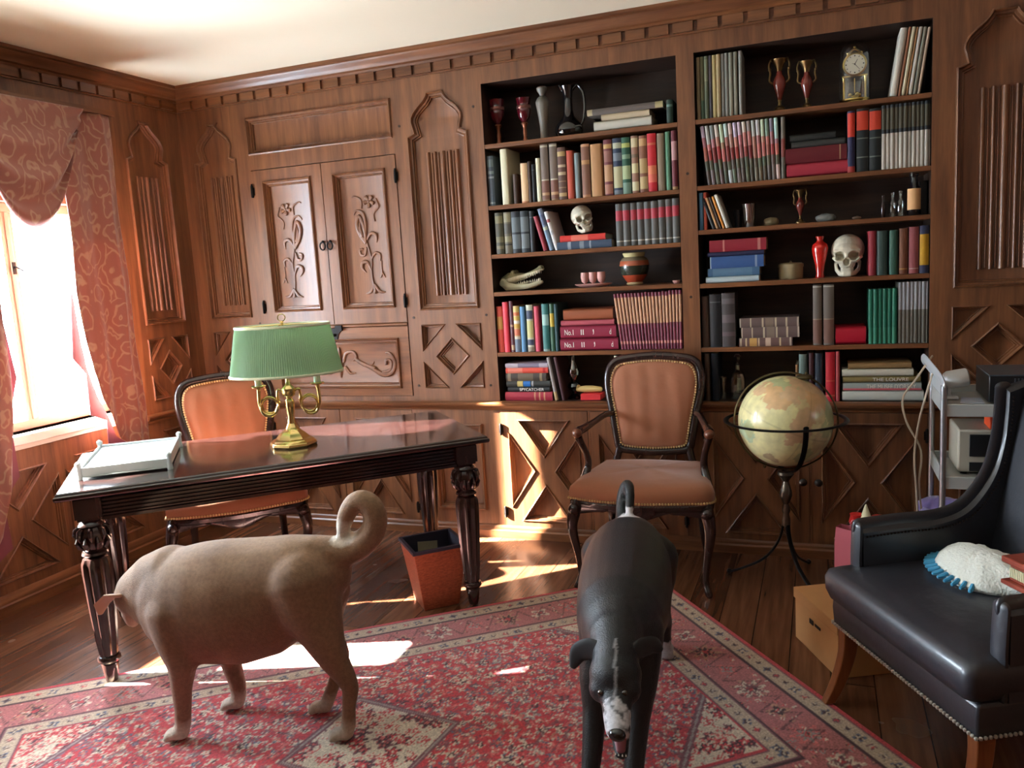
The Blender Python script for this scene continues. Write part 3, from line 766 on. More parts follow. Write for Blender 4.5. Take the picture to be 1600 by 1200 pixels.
def make_jabot(yo, yi, sgn, x, zt, edge, zbot_o, label):
    # yo outer edge, yi inner edge; edge: list of (fraction outer->inner, bottom z) zigzag
    t = thing('curtain', label, 'curtain', (x, (yo+yi)/2, zt-0.02))
    mb = MB(); nu, nv = 60, 44; rows = []
    fr = [e[0] for e in edge]; ez = [e[1] for e in edge]
    for i in range(nu+1):
        f = i/nu; zb = np.interp(f, fr, ez); rw = []
        for j in range(nv+1):
            g = j/nv; z = zt+(zb-zt)*g
            low = (zt-z)/(zt-0.6)
            fold = 0.012*math.sin(f*PI*3.2+0.5*math.sin(z*2.5))+0.012*math.exp(-((f-.22)/.06)**2)+0.004*math.sin(f*PI*9+z*1.5)*low
            spread = 1.0-0.20*max(0, 1.0-abs(low-.35)*2)*0
            y = yo+(yi-yo)*f*spread+0.006*math.sin(z*9+f*4)
            rw.append((x+fold+0.02*f, y, z))
        rows.append(rw)
    mb.loft(rows, cap=False, closed=False)
    solid(mb.done('panel', DAM, t, world=True, smooth=80), .005)
    ln = MB()   # plum turned-back lining triangles along the stepped inner edge
    step = (yi-yo); poly = [(yo+step*f_, z_+.012) for f_, z_ in edge[1:]]
    out_ = []
    for k, (f_, z_) in enumerate(edge[1:]):
        out_.append((yo+step*(f_+(.17 if k % 2 else .03)), z_-(.075 if k % 2 else .01)))
    ln.prism(poly+out_[::-1], lambda u, v, d: (x-0.028+d, u, v), 0, .005)
    ln.done('lining', LIN_, t, world=True, smooth=0)
    return t
ZIG = [(0, .64), (.45, .655), (.60, .80), (.52, .90), (.85, 1.05), (.78, 1.16), (1.0, 1.36), (.93, 1.46), (1.0, 1.9)]
ZIGM = [(0, .64), (.30, .655), (.55, .72), (.66, .84), (.80, .95), (.92, 1.10), (.97, 1.25), (1.0, 1.5)]
make_jabot(-0.700, -1.045, 1, 0.17, 2.415, ZIGM, .64, 'rose damask curtain tail hanging on the right side of the window')
make_jabot(-1.80, -1.46, -1, 0.17, 2.415, [(0, .26), (.30, .28), (.55, .42), (.66, .58), (.80, .74), (.92, .95), (.97, 1.2), (1.0, 1.5)], .3, 'rose damask curtain tail at the left frame edge beside the desk')
def make_swag():
    t = thing('curtain_swag', 'draped rose and red swag across the top of the window', 'curtain', (0.17, -1.25, 2.38))
    mb = MB(); rows = []; NU, NV = 48, 60; yc, hw, zt = -1.25, .36, 2.412
    for i in range(NU+1):
        u = -1+2*i/NU; rw = []
        for j in range(NV+1):
            g = j/NV; drop = .60*g*(1-.72*abs(u)**2.1)
            pin = 1-.30*g*(1-abs(u))*.0
            y = yc+u*hw*(1-.28*g*(abs(u)**.5)); z = zt-drop-.02*math.sin(g*PI)*abs(u)
            x = .205+.055*math.sin(g*PI)*(1-u*u)+.018*math.sin(g*PI*7+u*1.2)*(.3+g)
            rw.append((x, y, z))
        rows.append(rw)
    mb.loft(rows, cap=False, closed=False); solid(mb.done('drape', DAM, t, world=True, smooth=80), .005)
    b = MB(); b.box(0.012, 0.20, -1.84, -0.685, 2.405, 2.432); b.done('pelmet_board', OAKL, t, world=True)
make_swag()

# ---------------------------------------------------------------- desk
MAHO = wood('dark mahogany', (30, 18, 18), (56, 34, 32), rough=.16, coat=.8, stretch=(2, 16, 16), bumpd=.05)
MAHOV = wood('dark carved mahogany', (30, 19, 18), (60, 37, 33), rough=.22, coat=.5, stretch=(16, 16, 2), bumpd=.08)
def make_desk():
    t = thing('writing_desk', 'long dark mahogany writing desk with reeded apron and fluted carved legs', 'desk', (1.403, -1.167, 0), R(41.9))
    mb = MB(); rings = []
    for z, o in ((.742, -.012), (.746, 0), (.752, .004), (.762, .004), (.766, -.002), (.772, -.004), (.776, -.010)):
        rings.append([(sx*(.845+o), sy*(.40+o), z) for sx, sy in ((-1, -1), (1, -1), (1, 1), (-1, 1))])
    mb.loft(rings); mb.done('desk_top', MAHO, t, smooth=30)
    mb = MB()
    for sy in (-1, 1):
        
        y0 = -.362 if sy < 0 else .335
        pr = [(.0, .650), (.012, .650), (.012, .662)]
        z = .665
        for k in range(5):
            pr += [(.008, z), (.016, z+.003), (.016, z+.009), (.008, z+.012)]; z += .0145
        pr += [(.012, z+.002), (.012, .742), (.0, .742)]
        mb.loft([[(x, y0+sy*d, zz) for d, zz in pr] for x in (-.70, .70)])
    for sx in (-1, 1):
        x0 = sx*.775
        pr = [(.0, .650), (.012, .650), (.012, .662)]; z = .665
        for k in range(5):
            pr += [(.008, z), (.016, z+.003), (.016, z+.009), (.008, z+.012)]; z += .0145
        pr += [(.012, z+.002), (.012, .742), (.0, .742)]
        mb.loft([[(x0+sx*d-sx*.012, y, zz) for d, zz in pr] for y in (-.30, .30)])
    mb.done('apron', MAHO, t, smooth=20)
    for sx in (-1, 1):
        for sy in (-1, 1):
            z0 = .008 if not (sx > 0) and sy < 0 else .008
            L = MB(); c = (sx*.742, -.352 if sy < 0 else .315, 0)
            L.box(c[0]-.047, c[0]+.047, c[1]-.047, c[1]+.047, .668, .742)
            L.box(c[0]-.040, c[0]+.040, c[1]-.040, c[1]+.040, .658, .668)
            L.lathe([(.040, .670), (.042, .660), (.036, .652), (.046, .642), (.048, .635), (.036, .630)], 24, c)
            prof = [(.036, .632, 0), (.046, .620, .05), (.053, .600, .1), (.054, .575, .1), (.048, .555, .08), (.036, .542, 0), (.034, .536, 0), (.044, .530, 0), (.047, .522, 0), (.036, .514, 0)]
            L.flute(prof, 64, 8, c=c)
            for k in range(8):   # carved leaves round the bulb
                th = 2*PI*k/8; cc, ss = math.cos(th), math.sin(th)
                L.tube([(c[0]+r*cc, c[1]+r*ss, z) for r, z in ((.036, .632), (.055, .618), (.060, .598), (.054, .582))], [.006, .010, .009, .004], 8)
                th += PI/8; cc, ss = math.cos(th), math.sin(th)
                L.tube([(c[0]+r*cc, c[1]+r*ss, z) for r, z in ((.036, .542), (.050, .556), (.058, .575), (.053, .592))], [.006, .009, .008, .004], 8)
            L.flute([(.030, .514, 0), (.044, .506, .05), (.053, .485, .16), (.054, .45, .16), (.048, .30, .18), (.040, .18, .18), (.035, .125, .16), (.031, .112, .02)], 80, 10, c=c)
            L.lathe([(.030, .114), (.037, .112), (.042, .104), (.042, .096), (.036, .088), (.029, .086), (.032, .080), (.028, .05), (.021, z0), (.0, z0)], 20, c)
            L.done('leg', MAHOV, t, smooth=35, bevel=0)
    mb = MB(); mb.box(-.2, .2, -.355, -.3515, .660, .720)
    mb.bm.free()
    return t
make_desk()
def D2W(x, y, z):
    a = R(41.9); return (1.403+x*math.cos(a)-y*math.sin(a), -1.167+x*math.sin(a)+y*math.cos(a), z)

def make_lamp():
    m1 = mat('green pleated shade', (160, 196, 176), .7)
    nt, p = nodes_of(m1)
    tc = nt.nodes.new('ShaderNodeTexCoord'); out = nt.nodes['Material Output']; tr = nt.nodes.new('ShaderNodeBsdfTranslucent'); tr.inputs[0].default_value = S(200, 218, 176)
    ms = nt.nodes.new('ShaderNodeMixShader'); ms.inputs[0].default_value = .5; nt.links.new(p.outputs[0], ms.inputs[1]); nt.links.new(tr.outputs[0], ms.inputs[2]); nt.links.new(ms.outputs[0], out.inputs[0])
    CAND = mat('pale green candle sleeve', (206, 222, 196), .5, sss=.2); TRIM = mat('pale shade trim', (214, 220, 190), .7)
    t = thing('table_lamp', 'brass horn-arm table lamp with oval green pleated shade on the desk', 'lamp', (1.470, -1.160, 0.776), R(24))
    mb = MB(); n = 8
    pr = [(.0, 0), (.100, 0), (.103, .008), (.100, .018), (.090, .024), (.084, .030), (.072, .034), (.060, .05), (.045, .062), (.030, .075), (.022, .092), (.018, .10)]
    mb.lathe([(r*1.02, z) for r, z in pr], 8, cap=True); mb.done('base', BRASS, t, smooth=25, bevel=.002)
    mb = MB(); mb.lathe([(.018, .098), (.017, .11), (.014, .13), (.020, .17), (.021, .20), (.013, .210), (.014, .216), (.026, .222), (.030, .234), (.030, .254), (.022, .262), (.012, .272), (.008, .29), (.006, .40), (.005, .52), (.005, .545)], 16)
    mb.done('column', BRASS, t)
    for s in (-1, 1):
        mb = MB()
        P = spline([(s*.022, 0, .238), (s*.045, 0, .250), (s*.050, 0, .222), (s*.048, 0, .190), (s*.072, .0, .142), (s*.112, .0, .142), (s*.131, 0, .185), (s*.130, 0, .235), (s*.128, 0, .262)], 7)
        mb.tube(P, lerpl([.005, .006, .006, .006, .006, .006, .007, .008, .010], len(P)), 10)
        mb.tube([(s*.088+.040*math.cos(q*PI/12), s*.004, .182+.040*math.sin(q*PI/12)) for q in range(24)], .0048, 8, closed=True)
        mb.tube([(s*.088+.033*math.cos(q*PI/12), -s*.006, .182+.033*math.sin(q*PI/12)) for q in range(24)], .0045, 8, closed=True)
        mb.lathe([(.006, .255), (.012, .260), (.030, .267), (.033, .273), (.030, .275), (.0, .273)], 16, (s*.128, 0, 0))
        mb.done('horn_arm', BRASS, t)
        c = MB(); c.lathe([(.0, .273), (.015, .273), (.015, .372), (.010, .376), (0, .376)], 14, (s*.128, 0, 0)); c.done('candle_sleeve', CAND, t)
    mb = MB(); NN = 300; rings = []
    for k in range(9):
        g = k/8; z = .325+.205*g; a = .243+(.203-.243)*g; b = .165+(.130-.165)*g
        rings.append([((a+.0011*(1 if i % 2 else -1))*math.cos(2*PI*i/NN), (b+.0011*(1 if i % 2 else -1))*math.sin(2*PI*i/NN), z) for i in range(NN)])
    mb.loft(rings, cap=False); sh = mb.done('lamp_shade', m1, t, smooth=0); solid(sh, .0015)
    for z, a, b in ((.322, .246, .168), (.531, .204, .131)):
        q = MB(); q.tube([(a*math.cos(2*PI*i/64), b*math.sin(2*PI*i/64), z) for i in range(64)], [(.0025, .006)]*64, 8, closed=True); q.done('trim', TRIM, sh)
    q = MB()
    q.tube([(-.204, 0, .531), (0, 0, .536), (.204, 0, .531)], .0025, 6); q.tube([(0, -.13, .531), (0, 0, .536), (0, .13, .531)], .0025, 6); q.done('shade_frame', BRASS, t)
    q = MB(); q.lathe([(.005, .54), (.009, .546), (.004, .552)], 10); q.tube([(.016*math.cos(i*PI/10), 0, .566+.016*math.sin(i*PI/10)) for i in range(20)], .0022, 8, closed=True)
    q.done('finial_ring', BRASS, t)
    q = MB(); q.tube(spline([(0, -.02, .33), (.004, -.03, .2), (.0, -.04, .30)], 4)[:1]+[(0, -.02, .29)], .001, 6); q.bm.free()
make_lamp()

def make_tray():
    m = mat('pale desk tray', (210, 222, 222), .3, spec=.6); pa = mat('white paper', (240, 240, 236), .8)
    x, y, z = -.575, .03, .776
    c = D2W(-.60, .03, z)
    t = thing('letter_tray', 'white and pale blue letter tray with corner posts on the desk end', 'tray', c, R(38))
    mb = MB(); w, l = .165, .235
    mb.box(-w, w, -l, l, .006, .012); mb.box(-w, -w+.006, -l, l, .012, .05); mb.box(w-.006, w, -l, l, .012, .05); mb.box(-w, w, l-.006, l, .012, .05); mb.box(-w, w, -l, -l+.006, .012, .046)
    mb.done('tray_body', m, t, bevel=.002)
    for a in (-1, 1):
        for b in (-1, 1):
            q = MB(); q.lathe([(.010, 0), (.012, .004), (.010, .012), (.009, .05), (.013, .056), (.012, .066), (.004, .072), (0, .073)], 12, (a*w, b*l, 0)); q.done('corner_post', m, t)
    mb = MB(); mb.box(-w+.012, w-.012, -l+.012, l-.012, .013, .040); mb.done('paper_stack', pa, t, bevel=.001)
make_tray()

# ---------------------------------------------------------------- French chairs
SUEDE = mat('tan suede leather', (156, 98, 68), .72, sheen=.35, var=(5, .16), bump=(9, .35), spec=.3)
CWOOD = wood('dark carved walnut', (30, 19, 18), (60, 38, 34), rough=.25, coat=.4, stretch=(10, 10, 3), bumpd=.05)
CWOODL = wood('worn arm walnut', (92, 46, 30), (134, 78, 52), rough=.3, coat=.3, stretch=(10, 10, 3), bumpd=.05)
NAIL = mat('brass nailheads', (214, 182, 128), .4, .45)
def nails(mb, pts, r=.0056, step=.0128, n=6):
    P = [Vector(p) for p in pts]; acc = 0; last = P[0]
    out = [P[0]]
    for a, b in zip(P, P[1:]):
        L = (b-a).length; d = step-acc
        while d <= L: out.append(a+(b-a)*(d/L)); d += step
        acc = L-(d-step)
    for p in out: mb.sphere(p, r, n, 4)
def french_chair(label, loc, rz, arms, cat='chair', group=None, name='french_armchair'):
    t = thing(name, label, cat, loc, rz, group)
    fw, bw, fy, by = .315, .255, -.245, .225         # seat half widths and depth
    def outline(o=0.0, n=12):
        pts = []
        cp = [(-fw-o, fy+.02), (-fw*.6, fy-.022-o), (0, fy-.045-o), (fw*.6, fy-.022-o), (fw+o, fy+.02), (fw-.012+o, fy+.16), (bw+o, by-.02), (bw-.02+o*.5, by+o), (0, by+.02+o), (-bw+.02-o*.5, by+o), (-bw-o, by-.02), (-fw+.012-o, fy+.16)]
        cp = cp+[cp[0]]
        return [(p.x, p.y) for p in spline([(a, b, 0) for a, b in cp], 5)[:-1]]
    base = outline()
    mb = MB()
    mb.loft([[(x*k, y*k, z) for x, y in outline(o)] for z, o, k in ((.395, -.004, .985), (.400, .004, 1), (.418, .006, 1), (.425, .0, 1))])
    mb.done('seat_rail', CWOOD, t)
    mb = MB()      # carved scalloped apron below the rail
    fr = [p for p in spline([(-fw+.02, fy+.012, 0), (-fw*.5, fy-.022, 0), (0, fy-.042, 0), (fw*.5, fy-.022, 0), (fw-.02, fy+.012, 0)], 8)]
    a = []; b = []
    for i, p in enumerate(fr):
        g = i/(len(fr)-1); dz = .030+.018*math.cos((g-.5)*4*PI)*(1 if abs(g-.5) < .25 else .6)+(.03 if g < .06 or g > .94 else 0)
        a.append([(p.x, p.y+.006, .40), (p.x, p.y-.004, .40), (p.x, p.y-.006, .40-dz*.6), (p.x, p.y-.002, .40-dz), (p.x, p.y+.008, .40-dz)])
    mb.loft(a)
    for x0 in (-.05, 0, .05, -.09, .09): mb.sphere((x0, fy-.040+abs(x0)*.12, .382), .012, 10, 6, (1.3, .5, .8))
    mb.done('apron', CWOOD, t)
    mb = MB(); rings = []
    for z, k in ((.422, 1.0), (.440, 1.022), (.466, 1.024), (.488, 1.0), (.504, .94), (.514, .82), (.520, .62), (.523, .35), (.524, .08)):
        rings.append([(x*k, y*k, z+.004*math.sin(x*14+y*9)*(1-k)) for x, y in base])
    mb.loft(rings); mb.done('seat_cushion', SUEDE, t, smooth=60)
    mb = MB(); bo = [(x*1.03, y*1.03, .434) for x, y in base]; nails(mb, bo+bo[:1]); mb.done('nailhead_trim', NAIL, t)
    # legs
    for s in (-1, 1):
        L = MB(); P = spline([(s*(fw-.022), fy+.028, .418), (s*(fw-.012), fy+.012, .36), (s*(fw-.004), fy+.002, .29), (s*(fw-.022), fy+.02, .16), (s*(fw-.030), fy+.022, .07), (s*(fw-.018), fy+.004, .022), (s*(fw-.014), fy-.002, .010)], 6)
        L.tube(P, lerpl([.026, .030, .024, .0165, .0135, .0165, .014], len(P)), 12); L.sphere((s*(fw-.016), fy+.0, .384), .028, 12, 8, (1, 1, 1)); L.done('leg', CWOOD, t)
        L = MB(); P = spline([(s*(bw-.03), by-.01, .43), (s*(bw-.03), by+.0, .30), (s*(bw-.025), by+.03, .14), (s*(bw-.015), by+.075, .012)], 6)
        L.tube(P, lerpl([.024, .021, .018, .015], len(P)), 10, cap='flat'); L.done('leg', CWOOD, t)
    # backrest: cartouche outline in the tilted back plane
    def bp(x, h, d=0.0):   # h height above floor, d forward
        y = by+.005+(h-.50)*.20; return (x, y-d, h)
    cp = [(0, .545), (.12, .552), (.172, .565), (.186, .61), (.205, .72), (.232, .86), (.228, .945), (.19, .995), (.10, 1.012), (0, 1.018)]
    full = cp+[(-x, h) for x, h in cp[-2:0:-1]]
    ol = [(p.x, p.y) for p in spline([(a, b, 0) for a, b in full+[full[0]]], 6)[:-1]]
    mb = MB(); mb.tube([bp(x, h) for x, h in ol], [(.021, .019)]*len(ol), 10, up=(0, 1, 0), closed=True)
    for s in (-1, 1):
        P = spline([bp(s*.172, .575), bp(s*.19, .50), (s*.225, by-.005, .43)], 5); mb.tube(P, .019, 10)
    mb.sphere(bp(0, 1.030), .014, 10, 6, (1.5, .7, .8)); mb.sphere(bp(-.026, 1.026), .010, 10, 6, (1.4, .7, .7)); mb.sphere(bp(.026, 1.026), .010, 10, 6, (1.4, .7, .7))
    mb.done('back_frame', CWOOD, t)
    cx, cz = 0, .79
    mb = MB(); rr = []
    for k, d in [(.925, .004), (.90, .020), (.84, .027), (.78, .031), (.72, .034), (.66, .036), (.58, .038), (.5, .039), (.42, .040), (.34, .040), (.26, .041), (.18, .041), (.10, .041), (.03, .041)]:
        rr.append([bp(x*k, cz+(h-cz)*k, d+.0048*math.sin(x*k*70+1.2*math.sin((cz+(h-cz)*k)*7))*min(1, max(0, .92-k)*4)*(.4+.6*noise.noise(Vector((x*k*9, h*k*5, 2))))) for x, h in ol])
    mb.loft(rr); mb.done('back_cushion', SUEDE, t, smooth=60)
    mb = MB(); rr = [[bp(x*k, cz+(h-cz)*k, d) for x, h in ol] for k, d in ((.92, -.004), (.9, -.016), (.5, -.022), (.05, -.024))]
    mb.loft(rr); mb.done('back_lining', SUEDE, t, smooth=60)
    mb = MB(); q = [bp(x*.905, cz+(h-cz)*.905, .026) for x, h in ol]; nails(mb, q+q[:1]); mb.done('nailhead_trim', NAIL, t)
    if arms:
        for s in (-1, 1):
            A = MB()
            P = spline([bp(s*.205, .735), (s*.232, .19, .742), (s*.262, .08, .728), (s*.288, -.02, .716), (s*.302, -.075, .712), (s*.305, -.105, .700)], 6)
            A.tube(P, lerpl([.017, .016, .016, .020, .022, .018], len(P)), 10)
            P = spline([(s*.303, -.095, .700), (s*.292, -.085, .66), (s*.276, -.055, .60), (s*.272, -.04, .54), (s*.290, -.075, .47), (s*.298, -.105, .418)], 6)
            A.tube(P, lerpl([.020, .017, .016, .018, .021, .024], len(P)), 10)
            arm = A.done('arm', CWOOD, t)
            K = MB(); K.sphere((s*.304, -.100, .708), .024, 12, 8, (1, 1.15, .95)); K.tube([(s*.300, -.06, .722), (s*.285, .0, .728)], [(.022, .010), (.018, .008)], 10)
            K.done('carved_knuckle', CWOODL, arm)
    return t
french_chair('tan leather armchair with open carved arms standing before the bookcases', (2.890, -.402, 0), R(2), True)
french_chair('tan leather side chair tucked behind the desk near the window', (.900, -.895, 0), R(41), False, name='french_side_chair')

# ---------------------------------------------------------------- black leather wing chair
LEATHER = mat('black leather', (34, 34, 42), .46, spec=.8, coat=.22, bump=(38, .12), var=(6, .25))
LEGW = wood('honey brown leg wood', (120, 64, 34), (170, 104, 60), rough=.35, stretch=(12, 12, 2))
PEWT = mat('pewter nailheads', (204, 196, 184), .4, .45)
WC = (3.862, -1.690, 0)
def W2W(x, y, z):
    a = R(-62.1); return (WC[0]+x*math.cos(a)-y*math.sin(a), WC[1]+x*math.sin(a)+y*math.cos(a), z)
def make_wing():
    t = thing('wing_chair', 'black leather wing chair with curved arms and nailhead trim at right', 'armchair', WC, R(-62.1))
    w = .345
    mb = MB(); rr = []
    for z, o in ((.262, -.004), (.268, 0), (.33, .004), (.360, .002), (.368, -.01)):
        rr.append([(-w-o, -.0-o, z), (w+o, -.0-o, z), (w+o, .62, z), (-w-o, .62, z)])
    mb.loft(rr); mb.done('seat_rail', LEATHER, t, bevel=.008)
    mb = MB(); rr = []
    for z, o in ((.366, -.022), (.372, -.006), (.40, .004), (.44, .006), (.462, -.002), (.472, -.02)):
        pts = []
        x0, x1, y0, y1 = -.352-o, .352+o, -.030-o, .50
        for cx, cy, a0 in ((x0+.03, y0+.03, 180), (x1-.03, y0+.03, 270), (x1-.03, y1-.03, 0), (x0+.03, y1-.03, 90)):
            for k in range(5): th = R(a0+k*22.5); pts.append((cx+.03*math.cos(th), cy+.03*math.sin(th), z))
        rr.append(pts)
    rr.append([(x*.6, .22+(y-.22)*.6, .482) for x, y, z in rr[-1]]); rr.append([(x*.1, .22+(y-.22)*.1, .484) for x, y, z in rr[-1]])
    mb.loft(rr); mb.done('seat_cushion', LEATHER, t, smooth=50)
    mb = MB(); nails(mb, [(-w-.004, .58, .276), (-w-.005, -.005, .276), (w+.005, -.005, .276), (w+.004, .58, .276)], r=.0055, step=.0135); mb.done('nailhead_trim', PEWT, t)
    # side profile of the scooped arm rising into the wing
    top = spline([(.078, .600, 0), (.20, .604, 0), (.35, .606, 0), (.45, .640, 0), (.53, .735, 0), (.565, .84, 0), (.577, .945, 0), (.580, 1.02, 0)], 6)
    for s in (-1, 1):
        A = MB(); xo, xi = s*.352, s*.300
        inner, outer = [], []
        sec = []
        for p in top:
            sec.append(p)
        rings = []
        n = len(top)
        for i, p in enumerate(top):
            yb = p.x; zt = p.y
            y2 = min(max(yb, .08), .64)
            rings.append([(xo, yb, .36 if i < n*.45 else .36), (xo, yb, zt-.012), ((xo*2+xi)/3, yb-.004, zt), ((xo+2*xi)/3, yb-.004, zt), (xi, yb+.0, zt-.014), (xi, yb+.002, .36)])
        # sheet from the arm top line back to the chair back
        rings.append([(xo, .66, .36), (xo, .66, 1.03), ((xo*2+xi)/3, .66, 1.04), ((xo+2*xi)/3, .66, 1.04), (xi, .66, 1.03), (xi, .66, .36)])
        A.loft(rings); arm = A.done('arm', LEATHER, t, smooth=35)
        Rr = MB(); Rr.tube([((xo+xi)/2, p.x-.004, p.y) for p in top], [(.030, .013)]*n, 10, up=(1, 0, 0)); Rr.tube([((xo+xi)/2, .072, .602), ((xo+xi)/2, .068, .50), ((xo+xi)/2, .070, .37)], [(.013, .028)]*3, 10, up=(1, 0, 0)); Rr.done('rolled_edge', LEATHER, arm)
        N_ = MB(); nails(N_, [(xi-s*.003, p.x+.012, p.y-.026) for p in top], r=.004, step=.012); N_.done('nailhead_trim', mat('dark nailheads', (70, 62, 60), .35, 1.0), arm)
    mb = MB(); rr = []
    for z, y in ((.40, .50), (.48, .505), (.70, .55), (.95, .60), (1.03, .62), (1.05, .65)):
        rr.append([(-.305, y+.02, z), (-.15, y+.004, z), (0, y, z), (.15, y+.004, z), (.305, y+.02, z), (.305, .70, z), (0, .715, z), (-.305, .70, z)])
    mb.loft(rr); mb.done('backrest', LEATHER, t, smooth=40)
    for sx in (-1, 1):
        L = MB(); P = spline([(sx*.315, .035, .268), (sx*.315, .03, .18), (sx*.317, .0, .08), (sx*.318, -.035, .010)], 5)
        rr = []
        for i, p in enumerate(P):
            h = .026-.008*i/(len(P)-1); rr.append([(p.x-h*.8, p.y-h, p.z), (p.x+h*.8, p.y-h, p.z), (p.x+h*.8, p.y+h, p.z), (p.x-h*.8, p.y+h, p.z)])
        L.loft(rr); L.done('leg', LEGW, t, bevel=.003)
        L = MB(); rr = []
        for z, y in ((.268, .58), (.15, .60), (.004, .655)): rr.append([(sx*.31-.02, y-.02, z), (sx*.31+.02, y-.02, z), (sx*.31+.02, y+.02, z), (sx*.31-.02, y+.02, z)])
        L.loft(rr); L.done('leg', LEGW, t, bevel=.003)
make_wing()

def make_inlaid_box():
    RW = wood('reddish box wood', (120, 46, 32), (164, 76, 54), rough=.3, coat=.3)
    t = thing('inlaid_box', 'reddish wooden box with pale inlaid edge resting on the wing chair arm', 'box', W2W(.42, .30, .616), R(-62.1))
    mb = MB(); mb.box(-.20, .20, -.15, .15, 0, .012); mb.box(-.185, .185, -.135, .135, .012, .058); mb.done('box_body', RW, t, bevel=.003)
    mb = MB(); mb.box(-.20, .20, -.15, .15, .058, .075); mb.done('lid', RW, t, bevel=.004)
    mb = MB()
    for i in range(60):
        x = -.18+.36*i/59; mb.box(x-.002, x+.002, -.1385, -.135, .022, .048)
    for i in range(44):
        y = -.13+.26*i/43; mb.box(-.1885, -.185, y-.002, y+.002, .022, .048)
    mb.done('inlay', mat('pale inlay', (196, 188, 150), .4), t, smooth=0)
make_inlaid_box()
def make_cloth():
    WH = mat('cream knitted fabric', (226, 226, 214), .95, sheen=.4, bump=(120, .6)); BL = mat('turquoise fringe', (60, 150, 190), .9, sheen=.3)
    t = thing('knitted_throw', 'crumpled cream knitted throw with turquoise fringe on the wing chair seat', 'throw', W2W(-.10, .355, .486), R(-62.1))
    mb = MB(); rings = []; n = 40
    for k, (r, z) in enumerate(((1.0, .0), (1.03, .012), (.98, .028), (.86, .046), (.68, .064), (.45, .078), (.22, .084), (.03, .086))):
        rings.append([((.17*r*(1+.10*math.sin(3*a+k*.4)+.05*math.sin(7*a+k)))*math.cos(a), (.115*r*(1+.08*math.sin(4*a-k*.5)))*math.sin(a), z*(1+.25*r*r*math.sin(2*a+1)*(1 if k > 1 else 0))+(.006*r*math.sin(9*a+k) if k > 1 else 0)) for a in [2*PI*i/n for i in range(n)]])
    mb.loft(rings); mb.done('throw_body', WH, t, smooth=80)
    mb = MB()
    for i in range(22):
        a = R(120+i*8.5); x, y = .172*math.cos(a), .117*math.sin(a)
        mb.tube([(x, y, .016), (x*1.10, y*1.10, .010), (x*1.2, y*1.2, .0075)], [.007, .0075, .006], 7)
    mb.done('fringe', BL, t)
make_cloth()

